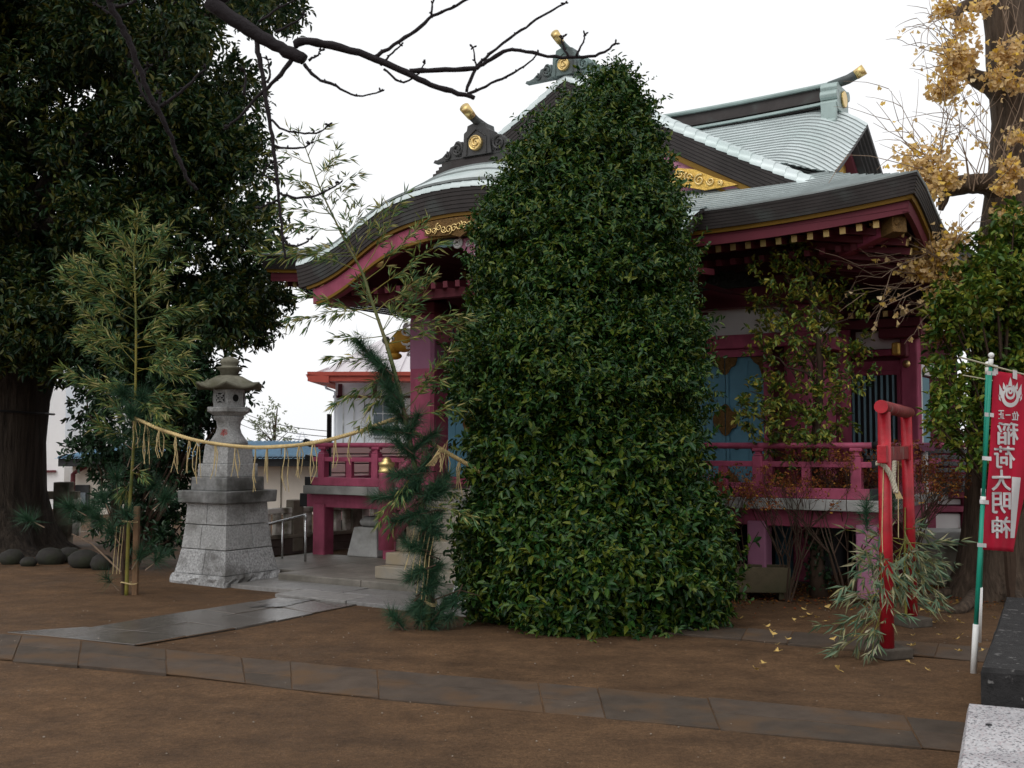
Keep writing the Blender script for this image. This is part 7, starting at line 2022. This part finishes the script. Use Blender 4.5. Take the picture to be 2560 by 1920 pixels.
# steel frame far behind the lantern
fb_ = at(548, 1110, 60); frm = thing('steel_scaffold', 'distant grey steel scaffold between the dark tree and the lantern', 'scaffold', (fb_.x, fb_.y, 0))
m = MB(); zt_ = at(548, 1005, 60).z
for x in (-0.55, -0.1, 0.55): m.bar((x, 0, 0), (x, 0, zt_), 0.08, 0.08, (0, 1, 0))
for f in (0.45, 0.62, 0.8, 0.98): m.bar((-0.6, 0, zt_ * f), (0.6, 0, zt_ * f), 0.07, 0.07)
m.build('lattice', mat('far_grey_steel', (0.42, 0.45, 0.52), 0.6, 0.05), frm)
pyb = at(755, 1130, 400); pyl = thing('pylon', 'faint distant power pylon beyond the rope', 'pylon', (pyb.x, pyb.y, 0)); zt_ = at(755, 1080, 400).z
m = MB()
for sx in (-1, 1): m.bar((sx * 2.2, 0, 0), (sx * 0.3, 0, zt_), 0.25, 0.25, (0, 1, 0))
for f in (0.3, 0.5, 0.7, 0.85): m.bar((-3.0 * (1.1 - f) - 1, 0, zt_ * f), (3.0 * (1.1 - f) + 1, 0, zt_ * f), 0.22, 0.22)
m.build('lattice', mat('hazy_steel', (0.62, 0.66, 0.74), 0.7, 0.02), pyl)
# far pale tree
fb2 = at(680, 1130, 45); ft = thing('distant_tree', 'thin pale green tree far away behind the blue roof', 'tree', (fb2.x, fb2.y, 0)); o2 = Vector((fb2.x, fb2.y, 0))
clumps = [(tuple(at(x, y, 45 + rl.uniform(-.5, .5)) - o2), 0.42) for x, y in ((650, 1090), (690, 1085), (670, 1050), (700, 1110), (650, 1120), (680, 1030), (720, 1080), (640, 1060), (690, 1060), (715, 1120), (660, 1075))]
o = crown('crown', ft, leafmat('far_pale_leaf', [(0.16, 0.20, 0.12), (0.24, 0.27, 0.16)], 0.8, 0.1, 0.3), clumps, 5, 5, 0.3, 0.16, 0.07, inner=0.1); tag(o, kind='stuff')
m = MB(); m.tube([(0, 0, 0), (0.1, 0, 2.0), (0.2, 0, 3.0)], [0.08, 0.06, 0.02], 6)
for c, r_ in clumps: m.tube([(0.1, 0, 1.5), c], [0.03, 0.01], 4)
m.build('trunk', TWIG, ft)
# stone fence: low wall, balusters, coping, taller posts
f0 = at(540, 1400, 14.75); f1 = at(1010, 1392, 17.2)
fence = thing('stone_fence', 'pale stone baluster fence on a brown block wall behind the lantern', 'fence', (f0.x, f0.y, 0))
v = Vector((f1.x - f0.x, f1.y - f0.y, 0)); Lf = v.length; vn = v.normalized(); ang = math.atan2(vn.y, vn.x)
for r_ in range(2):
    nb = 8
    for i in range(nb):
        a = (i + (0.5 if r_ else 0)) / nb; c = v * min(1, a + 0.5 / nb)
        m = MB(); m.box((c.x, c.y, 0.055 + 0.11 * r_), (Lf / nb - 0.008, 0.16, 0.106), ang); m.build('wall_block', WALLB, fence, bevel=0.006)
m = MB(); m.box((v.x / 2, v.y / 2, 0.245), (Lf, 0.20, 0.05), ang); m.build('lower_rail', FEND, fence, bevel=0.008)
for i in range(19):
    c = v * ((i + 0.5) / 19); m = MB(); m.box((c.x, c.y, 0.42), (0.10, 0.09, 0.30), ang); m.build('baluster', FEN, fence, bevel=0.012)
m = MB(); m.box((v.x / 2, v.y / 2, 0.605), (Lf, 0.13, 0.075), ang); m.build('coping', FEN, fence, bevel=0.01)
for a in (0.02, 0.38, 0.70):
    c = v * a; m = MB(); m.box((c.x, c.y, 0.39), (0.18, 0.18, 0.72), ang); m.build('fence_post', FEND, fence, bevel=0.012)
f2 = at(40, 1330, 17.0)
fen2 = thing('dark_stone_fence', 'dark mossy stone fence post and rail beside the big trunk', 'fence', (f2.x, f2.y, 0))
pw = at(160, 1205, 17.0); m = MB(); m.box((pw.x - f2.x, 0, pw.z / 2), (0.24, 0.22, pw.z)); m.build('fence_post', FEND, fen2, bevel=0.012)
m = MB(); m.box((0.4, 0.02, 0.75), (1.1, 0.12, 0.12)); m.box((2.5, 0.02, 0.75), (2.6, 0.12, 0.10)); m.build('rail', FEND, fen2, bevel=0.01)
for i in range(14):
    m = MB(); m.box((-0.2 + i * 0.28, 0.02, 0.42), (0.10, 0.09, 0.58)); m.build('baluster', FEND if i < 4 else FEN, fen2, bevel=0.01)
# stainless handrail of the ramp
s0 = at(640, 1318, 14.4); s1 = at(764, 1288, 13.6); hrb = Vector((s1.x, s1.y, 0))
hr_ = thing('steel_handrail', 'slanting stainless steel handrail beside the lantern base', 'handrail', hrb)
m = MB(); m.tube(densify([Vector(s0) - hrb, Vector(s0).lerp(s1, 0.9) - hrb, Vector(s1) - hrb, Vector(s1) - hrb + Vector((0, 0, -0.05))], 5), 0.018, 8); m.build('top_tube', STEEL, hr_, True)
q = Vector(s0).lerp(s1, 0.55) - hrb
m = MB(); m.tube([(0, 0, 0.0), (0, 0, s1.z - 0.02)], 0.016, 8); m.build('upright', STEEL, hr_, True)
m = MB(); m.tube([(q.x, q.y, 0.0), (q.x, q.y, q.z)], 0.014, 8); m.lathe([(0.04, 0), (0.04, 0.012)], 12, (q.x, q.y, 0.0)); m.build('upright', STEEL, hr_, True)
# small pink shrine and stone trough behind the torii
ss = at(2385, 1460, 13.2)
small = thing('pink_side_shrine', 'small pink shrine with white panels and grey roof behind the banner poles', 'shrine', (ss.x, ss.y, -0.42))
GREYT = mat('grey_roof_tile', (0.10, 0.105, 0.11), 0.6, 0.2, 4.0)
m = MB(); m.box((0, 0.5, 0.8), (1.9, 0.9, 1.4)); m.build('wall', PINKD, small)
zz_ = [at(2385, y, 13.2).z for y in (1232, 1250, 1308, 1330)]
for x0, x1 in ((-0.22, 0.10), (0.24, 0.56), (-0.70, -0.36)):
    m = MB(); m.box(((x0 + x1) / 2, 0.03, 0.94), (x1 - x0, 0.06, 0.38)); m.build('white_panel', WHITEP, small, bevel=0.02)
    m = MB(); m.box(((x0 + x1) / 2, 0.03, 1.27), (x1 - x0, 0.06, 0.06)); m.build('white_panel', WHITEP, small)
for x in (-0.29, 0.17, 0.63): m = MB(); m.box((x, -0.02, 0.72), (0.12, 0.14, 1.3)); m.build('post', PINK, small, bevel=0.01)
m = MB(); m.box((0.1, -0.03, 1.19), (1.7, 0.10, 0.07)); m.box((0.1, -0.03, 0.68), (1.7, 0.10, 0.08)); m.box((0.1, -0.05, 1.36), (1.8, 0.12, 0.08)); m.build('beam', PINK, small, bevel=0.006)
m = MB(); m.box((0.1, -0.15, 1.44), (2.1, 0.5, 0.05)); m.box((0.1, -0.38, 1.42), (2.1, 0.03, 0.03)); m.build('eave', DKG, small)
for k in range(6): m = MB(); m.box((0.1, -0.34 + 0.12 * k, 1.50 + 0.075 * k), (2.2, 0.16, 0.05)); m.build('roof_tile_row', GREYT, small, bevel=0.006)
m = MB(); m.box((0.1, 0.1, 0.10), (2.0, 0.6, 0.2)); m.build('stone_base', SLABL, small, bevel=0.01)
tb_ = ground(2345, 1466); trg = thing('stone_trough', 'pale stone slab bench behind the torii beside the ginkgo roots', 'trough', (tb_.x, tb_.y, 0), -R(10))
m = MB(); m.box((0, 0.2, 0.22), (0.55, 0.36, 0.42)); m.build('body', mat('stained_white_stone', (0.28, 0.26, 0.22), 0.85, 0.2, 5, 0.2, 40, tint=(0.12, 0.11, 0.08), tscale=3), trg, bevel=0.015)
m = MB(); m.box((0.03, 0.18, 0.52), (0.66, 0.46, 0.16), top=1.06); m.build('lid_slab', SLABL, trg, bevel=0.02)
m = MB(); m.box((0.25, -0.02, 0.24), (0.09, 0.09, 0.48)); m.build('leg', SLABL, trg, bevel=0.012)
m = MB(); m.box((-0.33, -0.08, 0.10), (0.2, 0.14, 0.2)); m.build('foot_block', SLABL, trg, bevel=0.012)
dp = at(2314, 1255, 12.4); dpp = thing('downspout', 'white vertical rain pipe at the end of the veranda behind the torii', 'pipe', (dp.x, dp.y, 0))
m = MB(); m.tube([(0, 0, dp.z), (0, 0, at(2314, 1130, 12.4).z)], 0.035, 10); m.build('pipe', WHITEPL, dpp, True)
m = MB(); m.tube([(0.01, 0.0, 0.0), (0.0, 0.0, dp.z)], 0.012, 6); m.build('rain_chain', WHITEPL, dpp)
m = MB(); m.box((0, 0, at(2314, 1118, 12.4).z), (0.16, 0.16, 0.08), top=1.3); m.build('funnel', MAUVE, dpp)
